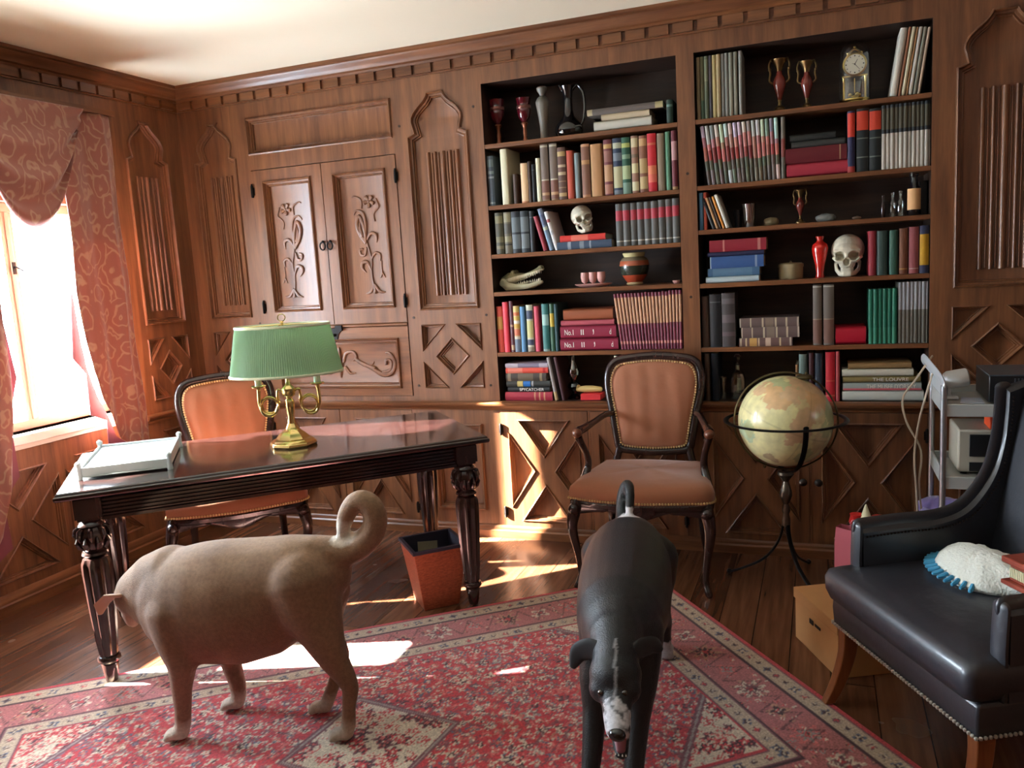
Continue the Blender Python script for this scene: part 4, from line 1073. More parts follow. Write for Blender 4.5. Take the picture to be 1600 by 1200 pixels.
# ---------------------------------------------------------------- globe
def make_globe():
    t = thing('floor_globe', 'large antique toned world globe on a black iron tripod stand', 'globe', (3.515, -.38, 0))
    BI = mat('black iron stand', (26, 25, 26), .35, .8); PW = mat('dull pewter turning', (110, 100, 88), .35, .9)
    c = Vector((0, 0, .752)); Rg = .202
    import numpy as _n
    n, m = 200, 100
    me = bpy.data.meshes.new('globe_ball')
    rings = []
    tilt = Matrix.Rotation(R(23), 3, 'Y')
    vsx, cols, fs = [], [], []
    def lin(*k): return S(*k)[:3]
    SEA, TAN_, ORG, GRN, PNK, TEAL = lin(228, 222, 166), lin(204, 180, 134), lin(214, 138, 96), lin(142, 166, 120), lin(204, 140, 118), lin(120, 178, 160)
    blobs = [(-28, 38, 30, 24, ORG), (-20, 58, 44, 14, GRN), (8, 48, 26, 20, PNK), (30, 34, 26, 20, TAN_), (20, 12, 18, 26, PNK), (50, 50, 30, 16, ORG), (-52, -24, 18, 14, TEAL), (-44, -20, 10, 10, GRN), (2, -48, 14, 8, lin(140, 84, 78)), (55, 5, 16, 20, TAN_), (-60, 30, 12, 10, PNK), (80, 25, 30, 25, GRN), (130, 10, 30, 30, ORG), (180, 20, 40, 30, TAN_), (-120, -10, 24, 32, PNK), (-8, 70, 60, 12, PNK), (40, -25, 10, 12, GRN)]
    for j in range(m+1):
        la = -90+180*j/m
        for i in range(n):
            lo = -180+360*i/n
            p = Vector((math.cos(R(la))*math.sin(R(lo)), -math.cos(R(la))*math.cos(R(lo)), math.sin(R(la))))
            nz = noise.fractal(p*2.6, 1.0, 2.0, 5); n2 = noise.fractal(p*7+Vector((5, 2, 1)), 1.0, 2.0, 3)
            cc = SEA
            for bx, by_, rx, ry, cl in blobs:
                dx = ((lo-bx+180) % 360-180)*math.cos(R(la))/rx; dy = (la-by_)/ry
                if dx*dx+dy*dy+nz*.9+n2*.35 < .8: cc = tuple(.55*a+.45*b for a, b in zip(cl, SEA))
            if abs(la) < .8 or abs(((lo+5) % 30)-0) < .5 or abs((la % 30)-0) < .5: cc = tuple(q*.82 for q in cc)
            cc = tuple(q*(1+.12*n2) for q in cc)
            q = tilt @ p
            vsx.append(c+q*Rg); cols.append(cc)
    for j in range(m):
        for i in range(n): fs.append((j*n+i, j*n+(i+1) % n, (j+1)*n+(i+1) % n, (j+1)*n+i))
    me.from_pydata([v_[:] for v_ in vsx], [], fs); me.update()
    at = me.color_attributes.new('pattern', 'FLOAT_COLOR', 'POINT'); at.data.foreach_set('color', [x for cl in cols for x in (*cl, 1)])
    me.materials.append(attr_mat('varnished globe map', .28, noise_scale=30, noise_amt=.08, bump=None, coat=.5)); me.polygons.foreach_set('use_smooth', [True]*len(me.polygons))
    g = bpy.data.objects.new('globe_ball', me); COL.objects.link(g); g.parent = t
    mb = MB()   # meridian ring
    ax = tilt @ Vector((0, 0, 1)); e2 = tilt @ Vector((1, 0, 0))
    mb.tube([c+(ax*math.cos(a)+e2*math.sin(a))*.219 for a in [2*PI*k/72 for k in range(72)]], [(.004, .009)]*72, 8, up=(0, 1, 0), closed=True)
    for s in (-1, 1): mb.tube([c+ax*s*.200, c+ax*s*.232], .006, 8)
    mb.sphere(c+ax*.214+Vector((.0, 0, 0)), .036, 16, 8, (1, 1, .35))
    mb.done('meridian_ring', mat('aged brass ring', (104, 92, 66), .35, .9), t)
    mb = MB(); mb.tube([(.255*math.cos(a), .255*math.sin(a), .757) for a in [2*PI*k/72 for k in range(72)]], [(.012, .005)]*72, 8, closed=True)
    mb.done('horizon_ring', BI, t)
    mb = MB()
    for a0 in (R(-68), R(112)):
        dx, dy = math.cos(a0), math.sin(a0)
        P = [(dx*.245*math.sin(th), dy*.245*math.sin(th), .757-.245*math.cos(th)+.01) for th in [PI/2*k/10 for k in range(11)]]
        mb.tube(P, [(.012, .004)]*11, 8, up=(dx, dy, 0))
    mb.done('cradle', BI, t)
    mb = MB(); mb.lathe([(.0, .520), (.034, .520), (.036, .508), (.020, .488), (.012, .475), (.018, .455), (.026, .43), (.027, .41), (.018, .385), (.011, .37), (.017, .35), (.017, .335), (.012, .325), (.018, .30), (.018, .27), (.008, .262), (0, .26)], 18)
    mb.done('stem', PW, t)
    for dx, dy in ((-.262, .055), (.140, -.195), (.09, .25)):
        L = MB(); P = spline([(dx*.03, dy*.03, .31), (dx*.12, dy*.12, .20), (dx*.38, dy*.38, .10), (dx*.8, dy*.8, .032), (dx, dy, .010)], 6)
        L.tube(P, [(.011, .006)]*len(P), 8); L.sphere((dx, dy, .012), .012, 10, 6); L.done('leg', BI, t)
make_globe()

# ---------------------------------------------------------------- waste paper basket
def make_basket():
    m = wood('woven reddish basket', (128, 58, 34), (176, 92, 58), rough=.55, stretch=(40, 40, 90), bumpd=.8)
    nt, p = nodes_of(m)
    NV_ = mat('navy rim lining', (38, 34, 52), .6)
    a = R(43); c = (2.005, -.935, 0)
    t = thing('waste_basket', 'square tapered reddish basket with navy rim beside the desk leg', 'basket', c, a)
    def sq(h, z): return [(-h, -h, z), (h, -h, z), (h, h, z), (-h, h, z)]
    mb = MB(); mb.loft([sq(.082, 0), sq(.084, .01), sq(.122, .282), sq(.113, .282), sq(.078, .014)])
    mb.done('basket_body', m, t, bevel=.003, normals=False)
    mb = MB(); mb.loft([sq(.127, .278), sq(.127, .292), sq(.112, .292), sq(.110, .278), sq(.127, .278)], cap=False); mb.loft([sq(.1118, .284), sq(.0775, .016)], cap=False)
    mb.done('rim', NV_, t, smooth=0)
    tt = thing('waste_paper', 'crumpled dark and pale papers inside the square basket', 'paper', (c[0], c[1], .02), a)
    pa = mat('pale olive paper', (128, 120, 96), .8); dk = mat('dark wrapping', (36, 34, 36), .5)
    mb = MB(); mb.prism([(-.10, 0), (.02, .01), (.045, .10), (-.08, .09)], lambda u, v, d: (u*.75-.005, -.03+v*.5+d, .08+v*1.9+u*-.25), 0, .002); mb.done('paper_sheet', pa, tt, smooth=0)
    q = MB(); q.sphere((0, 0, .10), .062, 14, 10, (1, .9, 1.3)); q.sphere((.03, .03, .15), .045, 12, 8, (1, 1, .9)); q.sphere((-.01, -.01, .03), .06, 12, 8, (1, 1, .6))
    for v_ in q.bm.verts: v_.co += Vector((noise.noise(v_.co*40), noise.noise(v_.co*40+Vector((3, 1, 7))), noise.noise(v_.co*40+Vector((8, 8, 2)))))*.014
    q.done('crumpled_wrapping', dk, tt, smooth=20)
make_basket()

# ---------------------------------------------------------------- steel trolley and what it carries
STEEL = mat('brushed steel', (196, 200, 206), .28, .85); BEIGE = mat('beige plastic', (178, 172, 156), .5); WHITEP = mat('white plastic', (226, 230, 232), .4)
DKPL = mat('black plastic', (26, 30, 34), .35); ORANGE = mat('orange card', (226, 78, 30), .6)
def make_cart():
    t = thing('utility_trolley', 'silver three tier utility trolley behind the black wing chair', 'trolley', (4.40, -.50, 0))
    x0, x1, y0, y1 = 4.105, 4.70, -.68, -.33
    for i, (x, y) in enumerate(((x0, y0), (x1, y0), (x0, y1), (x1, y1))):
        mb = MB(); top = .955
        mb.tube([(x, y, .07), (x, y, top)], .0115, 10, cap='flat'); mb.done('post', STEEL, t, world=True)
        mb = MB(); mb.tube([(x-.012, y, .033), (x+.012, y, .033)], .032, 16, cap='flat'); mb.tube([(x, y, .05), (x, y, .08)], .009, 8); mb.done('caster', DKPL, t, world=True)
    for z in (.875, .590, .335):
        mb = MB(); mb.box(x0, x1, y0, y1, z-.006, z); mb.box(x0, x1, y0-.004, y0+.004, z-.04, z+.008); mb.box(x0, x1, y1-.004, y1+.004, z-.03, z+.03); mb.box(x0-.004, x0+.004, y0, y1, z-.03, z+.035); mb.box(x1-.004, x1+.004, y0, y1, z-.03, z+.03)
        mb.done('shelf', mat('pale grey enamel', (190, 194, 192), .4, .2), t, bevel=.002, world=True)
    mb = MB(); mb.tube(spline([(x0, y0, .952), (x0-.005, y0+.06, .975), (x0-.02, y0+.2, 1.0), (x0-.03, y1, 1.015), (x0-.03, y1+.04, 1.00), (x0, y1, .955)], 6), [(.020, .008)]*31, 8, up=(1, 0, 0))
    mb.box(x0-.003, x0+.003, y0, y1, .905, .955); mb.done('handle', mat('silver handle panel', (206, 210, 214), .35, .3), t, world=True)
make_cart()
def cartbits():
    t = thing('amplifier', 'dark ribbed box device on top of the silver trolley', 'electronics', (4.46, -.50, .883))
    mb = MB(); mb.box(4.262, 4.685, -.64, -.36, .884, .985); mb.done('casing', DKPL, t, bevel=.004, world=True)
    mb = MB()
    for i in range(28): mb.box(4.345+i*.0115, 4.350+i*.0115, -.645, -.64, .892, .975)
    mb.box(4.262, 4.685, -.645, -.36, .985, .990); mb.done('ribs', mat('grey ribs', (88, 98, 108), .35, .4), t, smooth=0, world=True)
    t = thing('webcam_speaker', 'small white cylindrical device on a stand on the trolley top', 'electronics', (4.175, -.52, .876))
    mb = MB(Matrix.Translation((4.16, -.51, .955)) @ Matrix.Rotation(R(80), 4, 'Y')); mb.lathe([(0, -.035), (.028, -.034), (.036, -.02), (.036, .045), (.033, .05)], 20); mb.done('body', WHITEP, t, world=True)
    mb = MB(Matrix.Translation((4.16, -.51, .955)) @ Matrix.Rotation(R(80), 4, 'Y')); mb.lathe([(0, .046), (.032, .046), (.030, .054), (0, .056)], 20); mb.done('grille', mat('grey grille', (130, 132, 130), .6), t, world=True)
    mb = MB(); mb.box(4.138, 4.150, -.522, -.50, .886, .925); mb.box(4.125, 4.175, -.545, -.475, .878, .888); mb.done('stand', WHITEP, t, bevel=.002, world=True)
    mb = MB(); mb.prism([(4.17, -.62), (4.25, -.635), (4.255, -.52), (4.19, -.50)], lambda u, v, d: (u, v, .8765+d), 0, .004); o = mb.done('paper_sheets', mat('bluish paper', (196, 206, 224), .8), smooth=0); tag(o, 'bluish white papers lying on the trolley top beside the dark device', 'paper')
    t = thing('printer', 'beige and black boxy machine on the middle tier of the trolley', 'electronics', (4.33, -.50, .592))
    mb = MB(); mb.box(4.165, 4.60, -.61, -.37, .600, .770); mb.done('casing', BEIGE, t, bevel=.008, world=True)
    mb = MB(); mb.box(4.205, 4.59, -.618, -.610, .665, .752); mb.box(4.205, 4.59, -.618, -.610, .606, .642); mb.done('front_panel', DKPL, t, world=True, bevel=.001)
    for x, y in ((4.19, -.59), (4.56, -.59), (4.19, -.39), (4.56, -.39)):
        mb = MB(); mb.lathe([(.012, 0), (.012, .009)], 10, (x, y, .5915)); mb.done('foot', DKPL, t, world=True)
    mb = MB(); mb.box(4.275, 4.385, -.60, -.48, .7705, .822); o = mb.done('orange_box', ORANGE, bevel=.002); tag(o, 'small bright orange box on top of the beige machine', 'box')
    mb = MB()
    rows = []
    for i in range(25):
        u = i/24; rows.append([(4.055+.46*u, -.655+.30*v/10, .388+.018*math.sin(u*9+v*.6)+.012*math.sin(v*1.3+u*14)) for v in range(11)])
    mb.loft(rows, cap=False, closed=False); o = mb.done('purple_cloth', mat('lilac fabric', (130, 112, 172), .8, sheen=.3), smooth=80); solid(o, -.02); o.location.z = 0; tag(o, 'folded lilac cloth hanging over the lowest tier of the trolley', 'cloth')
    for i, P in enumerate(([(4.10, -.36, 1.03), (4.03, -.40, .93), (3.985, -.42, .86), (4.00, -.42, .76), (4.055, -.42, .64), (4.05, -.42, .50), (4.06, -.42, .38)], [(4.10, -.45, 1.0), (4.075, -.44, .90), (4.045, -.43, .76), (4.03, -.43, .62), (4.038, -.43, .48), (4.045, -.43, .36), (4.05, -.43, .20), (4.06, -.43, .006)])):
        mb = MB(); mb.tube(spline(P, 6), .0042, 6); o = mb.done('power_cord', mat('beige cord', (190, 172, 148), .5)); tag(o, ['beige cord looping out from the trolley handle', 'beige cord hanging straight down the trolley corner to the floor'][i], 'cord')
cartbits()
def floor_bits():
    KR = mat('brown cardboard', (196, 142, 90), .8, var=(12, .08)); 
    t = thing('cardboard_carton', 'plain brown cardboard carton with hand hole beside the wing chair leg', 'box', (3.745, -1.04, 0), R(-64))
    mb = MB(); mb.box(-.17, .17, -.115, .115, 0.001, .20); mb.done('carton_body', KR, t, bevel=.002)
    mb = MB(); mb.box(-.175, .175, -.12, .12, .165, .205); mb.done('carton_lid', KR, t, bevel=.002)
    mb = MB(); mb.box(-.035, -.005, -.1225, -.12, .12, .138); mb.box(.01, .05, -.1225, -.12, .125, .135); mb.done('hand_hole_shade', mat('painted hole shade', (40, 26, 18), .9), t, smooth=0)  # dark patches painted in place of the shade inside the hand holes
    PK = mat('satin pink paper', (206, 110, 124), .25, coat=.5)
    t = thing('gift_bag', 'shiny pink gift bag standing behind the wing chair', 'bag', (3.80, -.76, 0), R(-25))
    mb = MB(); rr = []
    for z, a, b in ((0.001, .075, .045), (.20, .076, .046), (.33, .078, .040), (.395, .080, .022)):
        rr.append([(-a, -b, z), (0, -b+.006*(z > .1), z-.01*(z > .35)), (a, -b, z), (a, 0, z), (a, b, z), (0, b, z), (-a, b, z), (-a, 0, z)])
    mb.loft(rr, cap=False); mb.f([mb.v(p) for p in rr[0]]); mb.done('bag_body', PK, t, smooth=15)
    mb = MB(); mb.tube(spline([(-.03, .0, .388), (-.028, 0, .42), (0, 0, .43), (.028, 0, .42), (.03, 0, .388)], 5), .002, 6); mb.done('handle', PK, t)
    ST = mat('dark storage box', (40, 34, 34), .6)
    t = thing('storage_box', 'dark storage box with ornaments behind the wing chair arm', 'box', (3.86, -.60, 0), R(-5))
    mb = MB(); mb.box(-.085, .085, -.06, .06, .001, .365); mb.done('box_body', ST, t, bevel=.004)
    RD = mat('red ornament', (206, 44, 40), .35); CR = mat('cream ornament', (222, 214, 176), .5)
    def orn(name, x, y, z, r, m, lab, cat, prof):
        mb = MB(); mb.lathe([(a*r, b*r) for a, b in prof], 14); o = mb.done(name, m); o.location = (x, y, z); tag(o, lab, cat)
    orn('candle_holder', 3.80, -.605, .366, .03, RD, 'small red candle holder leftmost on the dark storage box', 'ornament', [(0, 0), (.9, 0), (1, .3), (.8, 1.2), (.9, 1.4), (0, 1.4)])
    orn('christmas_figure', 3.835, -.615, .366, .03, CR, 'cream and green pointed figure standing among the red ornaments', 'ornament', [(0, 0), (1, 0), (.9, .8), (.6, 1.4), (.4, 2.0), (.1, 2.9), (0, 3)])
    orn('red_jar', 3.88, -.61, .366, .028, RD, 'short red jar right of the cream pointed figure', 'jar', [(0, 0), (1, 0), (1.05, 1.1), (.8, 1.4), (0, 1.4)])
    orn('white_jar', 3.925, -.61, .366, .024, CR, 'tiny white jar rightmost on the dark storage box', 'jar', [(0, 0), (1, 0), (1, .9), (.7, 1.1), (0, 1.1)])
floor_bits()
# ---------------------------------------------------------------- measured book rows
BOOKS_UP=[
('L', 1, 2.966, 2.997, 0.111, 0, 'dgreen_w', 'thin dark green book upright at the right end of the left bookcase top shelf', '', 0.19),
('L', 2, 1.994, 2.042, 0.259, 0, 'slate_b', 'slate blue volume with grey label, leftmost, left bookcase second shelf', '', 0.19),
('L', 2, 2.083, 2.126, 0.296, 0, 'cream', 'tall cream spined volume near left end, left bookcase second shelf', '', 0.19),
('L', 2, 2.148, 2.174, 0.153, 0, 'umber', 'short brown book between cream and peach spines, left bookcase second shelf', '', 0.19),
('L', 2, 2.192, 2.231, 0.204, 0, 'peach', 'peach coloured hardback, left bookcase second shelf', '', 0.19),
('L', 2, 2.233, 2.249, 0.211, 0, 'umber', 'thin dark brown book right of the peach hardback, left bookcase second shelf', '', 0.19),
('L', 2, 2.253, 2.271, 0.193, 0, 'black', 'thin black book left of the narrow cream book, left bookcase second shelf', '', 0.19),
('L', 2, 2.278, 2.304, 0.222, 0, 'cream', 'narrow cream book leaning on tall leather volumes, left bookcase second shelf', '', 0.19),
('L', 2, 2.306, 2.348, 0.292, 0, 'cal1', 'left one of two tall half leather volumes, left bookcase second shelf', 'tall half leather pair', 0.19),
('L', 2, 2.354, 2.396, 0.29, 0, 'cal1', 'right one of two tall half leather volumes, left bookcase second shelf', 'tall half leather pair', 0.19),
('L', 2, 2.398, 2.441, 0.263, 0, 'goldbox', 'brown leather volume with square gold stamps on its spine, left bookcase second shelf', '', 0.19),
('L', 2, 2.445, 2.482, 0.243, 0, 'terra', 'terracotta red cloth book, left bookcase second shelf', '', 0.19),
('L', 2, 2.487, 2.515, 0.227, 0, 'grey_b', 'small blue grey cloth book, left bookcase second shelf', '', 0.19),
('L', 2, 2.525, 2.569, 0.266, 0, 'mottle', 'mottled brown book left of the wide tan volume, left bookcase second shelf', '', 0.19),
('L', 2, 2.574, 2.638, 0.26, 0, 'tan', 'wide tan volume, thickest, left bookcase second shelf', '', 0.19),
('L', 2, 2.643, 2.686, 0.275, 0, 'dec_maroon', 'maroon spine with gilt figure, first of the decorated classics, left bookcase second shelf', '', 0.19),
('L', 2, 2.69, 2.735, 0.277, 0, 'dec_blue', 'dark blue spine with gilt figure, left bookcase second shelf', '', 0.19),
('L', 2, 2.736, 2.779, 0.276, 0, 'dec_green', 'green spine with pale gilt figure, left bookcase second shelf', '', 0.19),
('L', 2, 2.784, 2.819, 0.279, 0, 'dec_cream', 'cream spine with dark maroon edge among the decorated classics, left bookcase second shelf', '', 0.19),
('L', 2, 2.823, 2.863, 0.275, 0, 'dec_brown', 'brown spine with worn gilt pattern left of the bright red book, left bookcase second shelf', '', 0.19),
('L', 2, 2.865, 2.909, 0.281, 0, 'dec_red', 'bright red gilt spine among decorated classics, left bookcase second shelf', '', 0.19),
('L', 2, 2.912, 2.952, 0.277, 0, 'taupe', 'taupe brown book right of the bright red spine, left bookcase second shelf', '', 0.19),
('L', 2, 2.955, 2.979, 0.28, 0, 'green', 'slim green book near the right end of the left bookcase second shelf', '', 0.19),
('L', 2, 2.984, 3.012, 0.282, 0, 'maroon_w', 'slim maroon book with white lettering, rightmost, left bookcase second shelf', '', 0.19),
('L', 3, 2.032, 2.077, 0.219, 0, 'plaid1', 'darker of two olive banded volumes at left end, left bookcase third shelf', '', 0.19),
('L', 3, 2.079, 2.121, 0.218, 0, 'plaid2', 'lighter of two olive banded volumes at left end, left bookcase third shelf', '', 0.19),
('L', 3, 2.125, 2.174, 0.218, 0, 'blacksil', 'left one of two black volumes with silver lettering, left bookcase third shelf', 'black volumes with silver lettering', 0.19),
('L', 3, 2.176, 2.223, 0.217, 0, 'blacksil', 'right one of two black volumes with silver lettering, left bookcase third shelf', 'black volumes with silver lettering', 0.19),
('L', 3, 2.225, 2.252, 0.213, 0, 'black', 'plain black book right of the silver lettered pair, left bookcase third shelf', '', 0.19),
('L', 3, 2.295, 2.323, 0.181, -0.0471, 'crimson', 'crimson book leaning left, left bookcase third shelf', '', 0.19),
('L', 3, 2.329, 2.359, 0.219, -0.0569, 'blue_lean', 'tall grey blue jacketed book leaning left, left bookcase third shelf', '', 0.19),
('L', 3, 2.361, 2.384, 0.201, -0.0523, 'white_lean', 'white jacketed book leaning left against the blue one, left bookcase third shelf', '', 0.19),
('L', 3, 2.692, 2.729, 0.211, 0, 'labelset', 'leftmost of the dark grey volumes with red label band, left bookcase third shelf', 'grey volumes with red labels', 0.19),
('L', 3, 2.729, 2.765, 0.211, 0, 'labelset', 'second from left of the dark grey volumes with red label band, left bookcase third shelf', 'grey volumes with red labels', 0.19),
('L', 3, 2.765, 2.801, 0.212, 0, 'labelset', 'third from left of the dark grey volumes with red label band, left bookcase third shelf', 'grey volumes with red labels', 0.19),
('L', 3, 2.801, 2.837, 0.213, 0, 'labelset', 'fourth from left of the dark grey volumes with red label band, left bookcase third shelf', 'grey volumes with red labels', 0.19),
('L', 3, 2.837, 2.873, 0.213, 0, 'labelset', 'fifth from left of the dark grey volumes with red label band, left bookcase third shelf', 'grey volumes with red labels', 0.19),
('L', 3, 2.873, 2.909, 0.214, 0, 'labelset', 'sixth from left of the dark grey volumes with red label band, left bookcase third shelf', 'grey volumes with red labels', 0.19),
('L', 3, 2.909, 2.944, 0.214, 0, 'labelset', 'seventh from left of the dark grey volumes with red label band, left bookcase third shelf', 'grey volumes with red labels', 0.19),
('L', 3, 2.944, 2.979, 0.215, 0, 'labelset', 'eighth from left of the dark grey volumes with red label band, left bookcase third shelf', 'grey volumes with red labels', 0.19),
('L', 3, 2.979, 3.014, 0.216, 0, 'labelset', 'rightmost of the dark grey volumes with red label band, left bookcase third shelf', 'grey volumes with red labels', 0.19),
('L', 5, 1.999, 2.041, 0.251, 0, 'redgold', 'orange red book with gold label, leftmost, left bookcase fifth shelf', '', 0.19),
('L', 5, 2.044, 2.079, 0.273, 0, 'pinkred', 'tall plain bright pinkish red book, left bookcase fifth shelf', '', 0.19),
('L', 5, 2.084, 2.104, 0.277, 0, 'plum', 'thin plum brown book, left bookcase fifth shelf', '', 0.19),
('L', 5, 2.106, 2.14, 0.25, 0, 'stripes', 'book with orange yellow and white stripes on its spine, left bookcase fifth shelf', '', 0.19),
('L', 5, 2.144, 2.175, 0.245, 0, 'blue', 'plain light blue book, left bookcase fifth shelf', '', 0.19),
('L', 5, 2.179, 2.216, 0.253, 0, 'cream_navy', 'cream and navy patterned spine, left bookcase fifth shelf', '', 0.19),
('L', 5, 2.223, 2.254, 0.244, 0, 'rose', 'rose red book between the cream navy and teal spines, left bookcase fifth shelf', '', 0.19),
('L', 5, 2.267, 2.305, 0.254, 0, 'teal', 'teal book with white streak of lettering, left bookcase fifth shelf', '', 0.19),
('L', 5, 2.312, 2.336, 0.254, 0, 'green_y', 'dark green book with yellow label, left bookcase fifth shelf', '', 0.19),
('L', 5, 2.337, 2.36, 0.252, 0, 'dteal', 'dark blue green book beside the lying maroon stack, left bookcase fifth shelf', '', 0.19),
('L', 5, 2.694, 2.71, 0.289, -0.032, 'magset', 'leftmost of the thin maroon and buff volumes, left bookcase fifth shelf', 'maroon and buff thin volumes', 0.19),
('L', 5, 2.71, 2.726, 0.289, -0.03, 'magset', 'second from left of the thin maroon and buff volumes, left bookcase fifth shelf', 'maroon and buff thin volumes', 0.19),
('L', 5, 2.726, 2.742, 0.29, -0.028, 'magset', 'third from left of the thin maroon and buff volumes, left bookcase fifth shelf', 'maroon and buff thin volumes', 0.19),
('L', 5, 2.742, 2.759, 0.29, -0.026, 'magset', 'fourth from left of the thin maroon and buff volumes, left bookcase fifth shelf', 'maroon and buff thin volumes', 0.19),
('L', 5, 2.759, 2.775, 0.291, -0.024, 'magset', 'fifth from left of the thin maroon and buff volumes, left bookcase fifth shelf', 'maroon and buff thin volumes', 0.19),
('L', 5, 2.775, 2.791, 0.291, -0.023, 'magset', 'sixth from left of the thin maroon and buff volumes, left bookcase fifth shelf', 'maroon and buff thin volumes', 0.19),
('L', 5, 2.791, 2.807, 0.292, -0.021, 'magset', 'seventh from left of the thin maroon and buff volumes, left bookcase fifth shelf', 'maroon and buff thin volumes', 0.19),
('L', 5, 2.807, 2.823, 0.292, -0.019, 'magset', 'eighth from left of the thin maroon and buff volumes, left bookcase fifth shelf', 'maroon and buff thin volumes', 0.19),
('L', 5, 2.823, 2.839, 0.292, -0.017, 'magset', 'ninth from left of the thin maroon and buff volumes, left bookcase fifth shelf', 'maroon and buff thin volumes', 0.19),
('L', 5, 2.839, 2.854, 0.293, -0.015, 'magset', 'tenth from left of the thin maroon and buff volumes, left bookcase fifth shelf', 'maroon and buff thin volumes', 0.19),
('L', 5, 2.854, 2.87, 0.293, -0.013, 'magset', 'eleventh from left of the thin maroon and buff volumes, left bookcase fifth shelf', 'maroon and buff thin volumes', 0.19),
('L', 5, 2.87, 2.886, 0.294, -0.012, 'magset', 'twelfth from left of the thin maroon and buff volumes, left bookcase fifth shelf', 'maroon and buff thin volumes', 0.19),
('L', 5, 2.886, 2.902, 0.294, -0.01, 'magset', 'thirteenth from left of the thin maroon and buff volumes, left bookcase fifth shelf', 'maroon and buff thin volumes', 0.19),
('L', 5, 2.902, 2.918, 0.294, -0.008, 'magset', 'fourteenth from left of the thin maroon and buff volumes, left bookcase fifth shelf', 'maroon and buff thin volumes', 0.19),
('L', 5, 2.918, 2.933, 0.295, -0.006, 'magset', 'fifteenth from left of the thin maroon and buff volumes, left bookcase fifth shelf', 'maroon and buff thin volumes', 0.19),
('L', 5, 2.933, 2.949, 0.295, -0.005, 'magset', 'sixteenth from left of the thin maroon and buff volumes, left bookcase fifth shelf', 'maroon and buff thin volumes', 0.19),
('L', 5, 2.949, 2.964, 0.296, -0.003, 'magset', 'seventeenth from left of the thin maroon and buff volumes, left bookcase fifth shelf', 'maroon and buff thin volumes', 0.19),
('L', 5, 2.964, 2.98, 0.296, -0.001, 'magset', 'eighteenth from left of the thin maroon and buff volumes, left bookcase fifth shelf', 'maroon and buff thin volumes', 0.19),
('L', 5, 2.98, 2.995, 0.296, 0.001, 'magset', 'nineteenth from left of the thin maroon and buff volumes, left bookcase fifth shelf', 'maroon and buff thin volumes', 0.19),
('L', 5, 2.995, 3.011, 0.297, 0.002, 'magset', 'rightmost of the thin maroon and buff volumes, left bookcase fifth shelf', 'maroon and buff thin volumes', 0.19),
('L', 6, 2.317, 2.339, 0.241, -0.0386, 'greyprint', 'grey printed paperback leaning left beside the paperback stack, left bookcase bottom shelf', '', 0.19),
('L', 6, 2.357, 2.381, 0.243, -0.0389, 'dmaroon', 'dark maroon book leaning between the grey paperback and oil lamp, left bookcase bottom shelf', '', 0.19),
('L', 6, 2.652, 2.679, 0.248, 0, 'cream', 'cream book partly seen above the leather armchair back, left bookcase bottom shelf', '', 0.19),
('L', 6, 2.683, 2.71, 0.242, 0, 'olive', 'olive book partly seen above the leather armchair back, left bookcase bottom shelf', '', 0.19),
('L', 6, 2.714, 2.741, 0.237, 0, 'brown', 'brown book partly seen above the leather armchair back, left bookcase bottom shelf', '', 0.19),
('L', 6, 2.745, 2.772, 0.246, 0, 'grey_b', 'blue grey book partly seen above the leather armchair back, left bookcase bottom shelf', '', 0.19),
('L', 6, 2.775, 2.796, 0.241, 0, 'white', 'white book partly seen above the leather armchair back, left bookcase bottom shelf', '', 0.19),
('L', 6, 2.799, 2.836, 0.235, 0, 'black', 'black book partly seen above the leather armchair back, left bookcase bottom shelf', '', 0.19),
('L', 6, 2.839, 2.88, 0.244, 0, 'navy', 'navy book partly seen above the leather armchair back, left bookcase bottom shelf', '', 0.19),
('L', 6, 2.886, 2.919, 0.239, 0, 'blue', 'blue book partly seen above the leather armchair back, left bookcase bottom shelf', '', 0.19),
('L', 6, 2.926, 2.969, 0.233, 0, 'rose', 'rose pink book partly seen above the leather armchair back, left bookcase bottom shelf', '', 0.19),
('R', 1, 3.113, 3.131, 0.288, 0, 'mag_tan', 'tan magazine spine in the row at left, right bookcase top shelf', '', 0.19),
('R', 1, 3.132, 3.15, 0.288, 0, 'mag_olive', 'olive magazine spine in the row at left, right bookcase top shelf', '', 0.19),
('R', 1, 3.151, 3.169, 0.288, 0, 'mag_gg', 'grey green magazine spine in the row at left, right bookcase top shelf', '', 0.19),
('R', 1, 3.17, 3.186, 0.289, 0, 'mag_gv', 'grey violet magazine spine in the row at left, right bookcase top shelf', '', 0.19),
('R', 1, 3.187, 3.206, 0.289, 0, 'mag_yel', 'pale yellow magazine spine in the row at left, right bookcase top shelf', '', 0.19),
('R', 1, 3.207, 3.227, 0.289, 0, 'mag_cream', 'cream magazine spine in the row at left, right bookcase top shelf', '', 0.19),
('R', 1, 3.228, 3.245, 0.289, 0, 'mag_grey', 'left grey magazine spine in the row at left, right bookcase top shelf', 'grey magazines on the right top shelf', 0.19),
('R', 1, 3.246, 3.263, 0.289, 0, 'mag_grey', 'right grey magazine spine in the row at left, right bookcase top shelf', 'grey magazines on the right top shelf', 0.19),
('R', 1, 3.264, 3.284, 0.289, 0, 'mag_lg', 'left light grey magazine spine in the row at left, right bookcase top shelf', 'light grey magazines on the right top shelf', 0.19),
('R', 1, 3.285, 3.304, 0.289, 0, 'mag_lg', 'right light grey magazine spine in the row at left, right bookcase top shelf', 'light grey magazines on the right top shelf', 0.19),
('R', 1, 3.309, 3.325, 0.291, 0, 'mag_white', 'off white magazine spine in the row at left, right bookcase top shelf', '', 0.19),
('R', 1, 3.956, 3.99, 0.284, 0.0426, 'white', 'broad white folder leaning right, leftmost of the pale folders, right bookcase top shelf', '', 0.19),
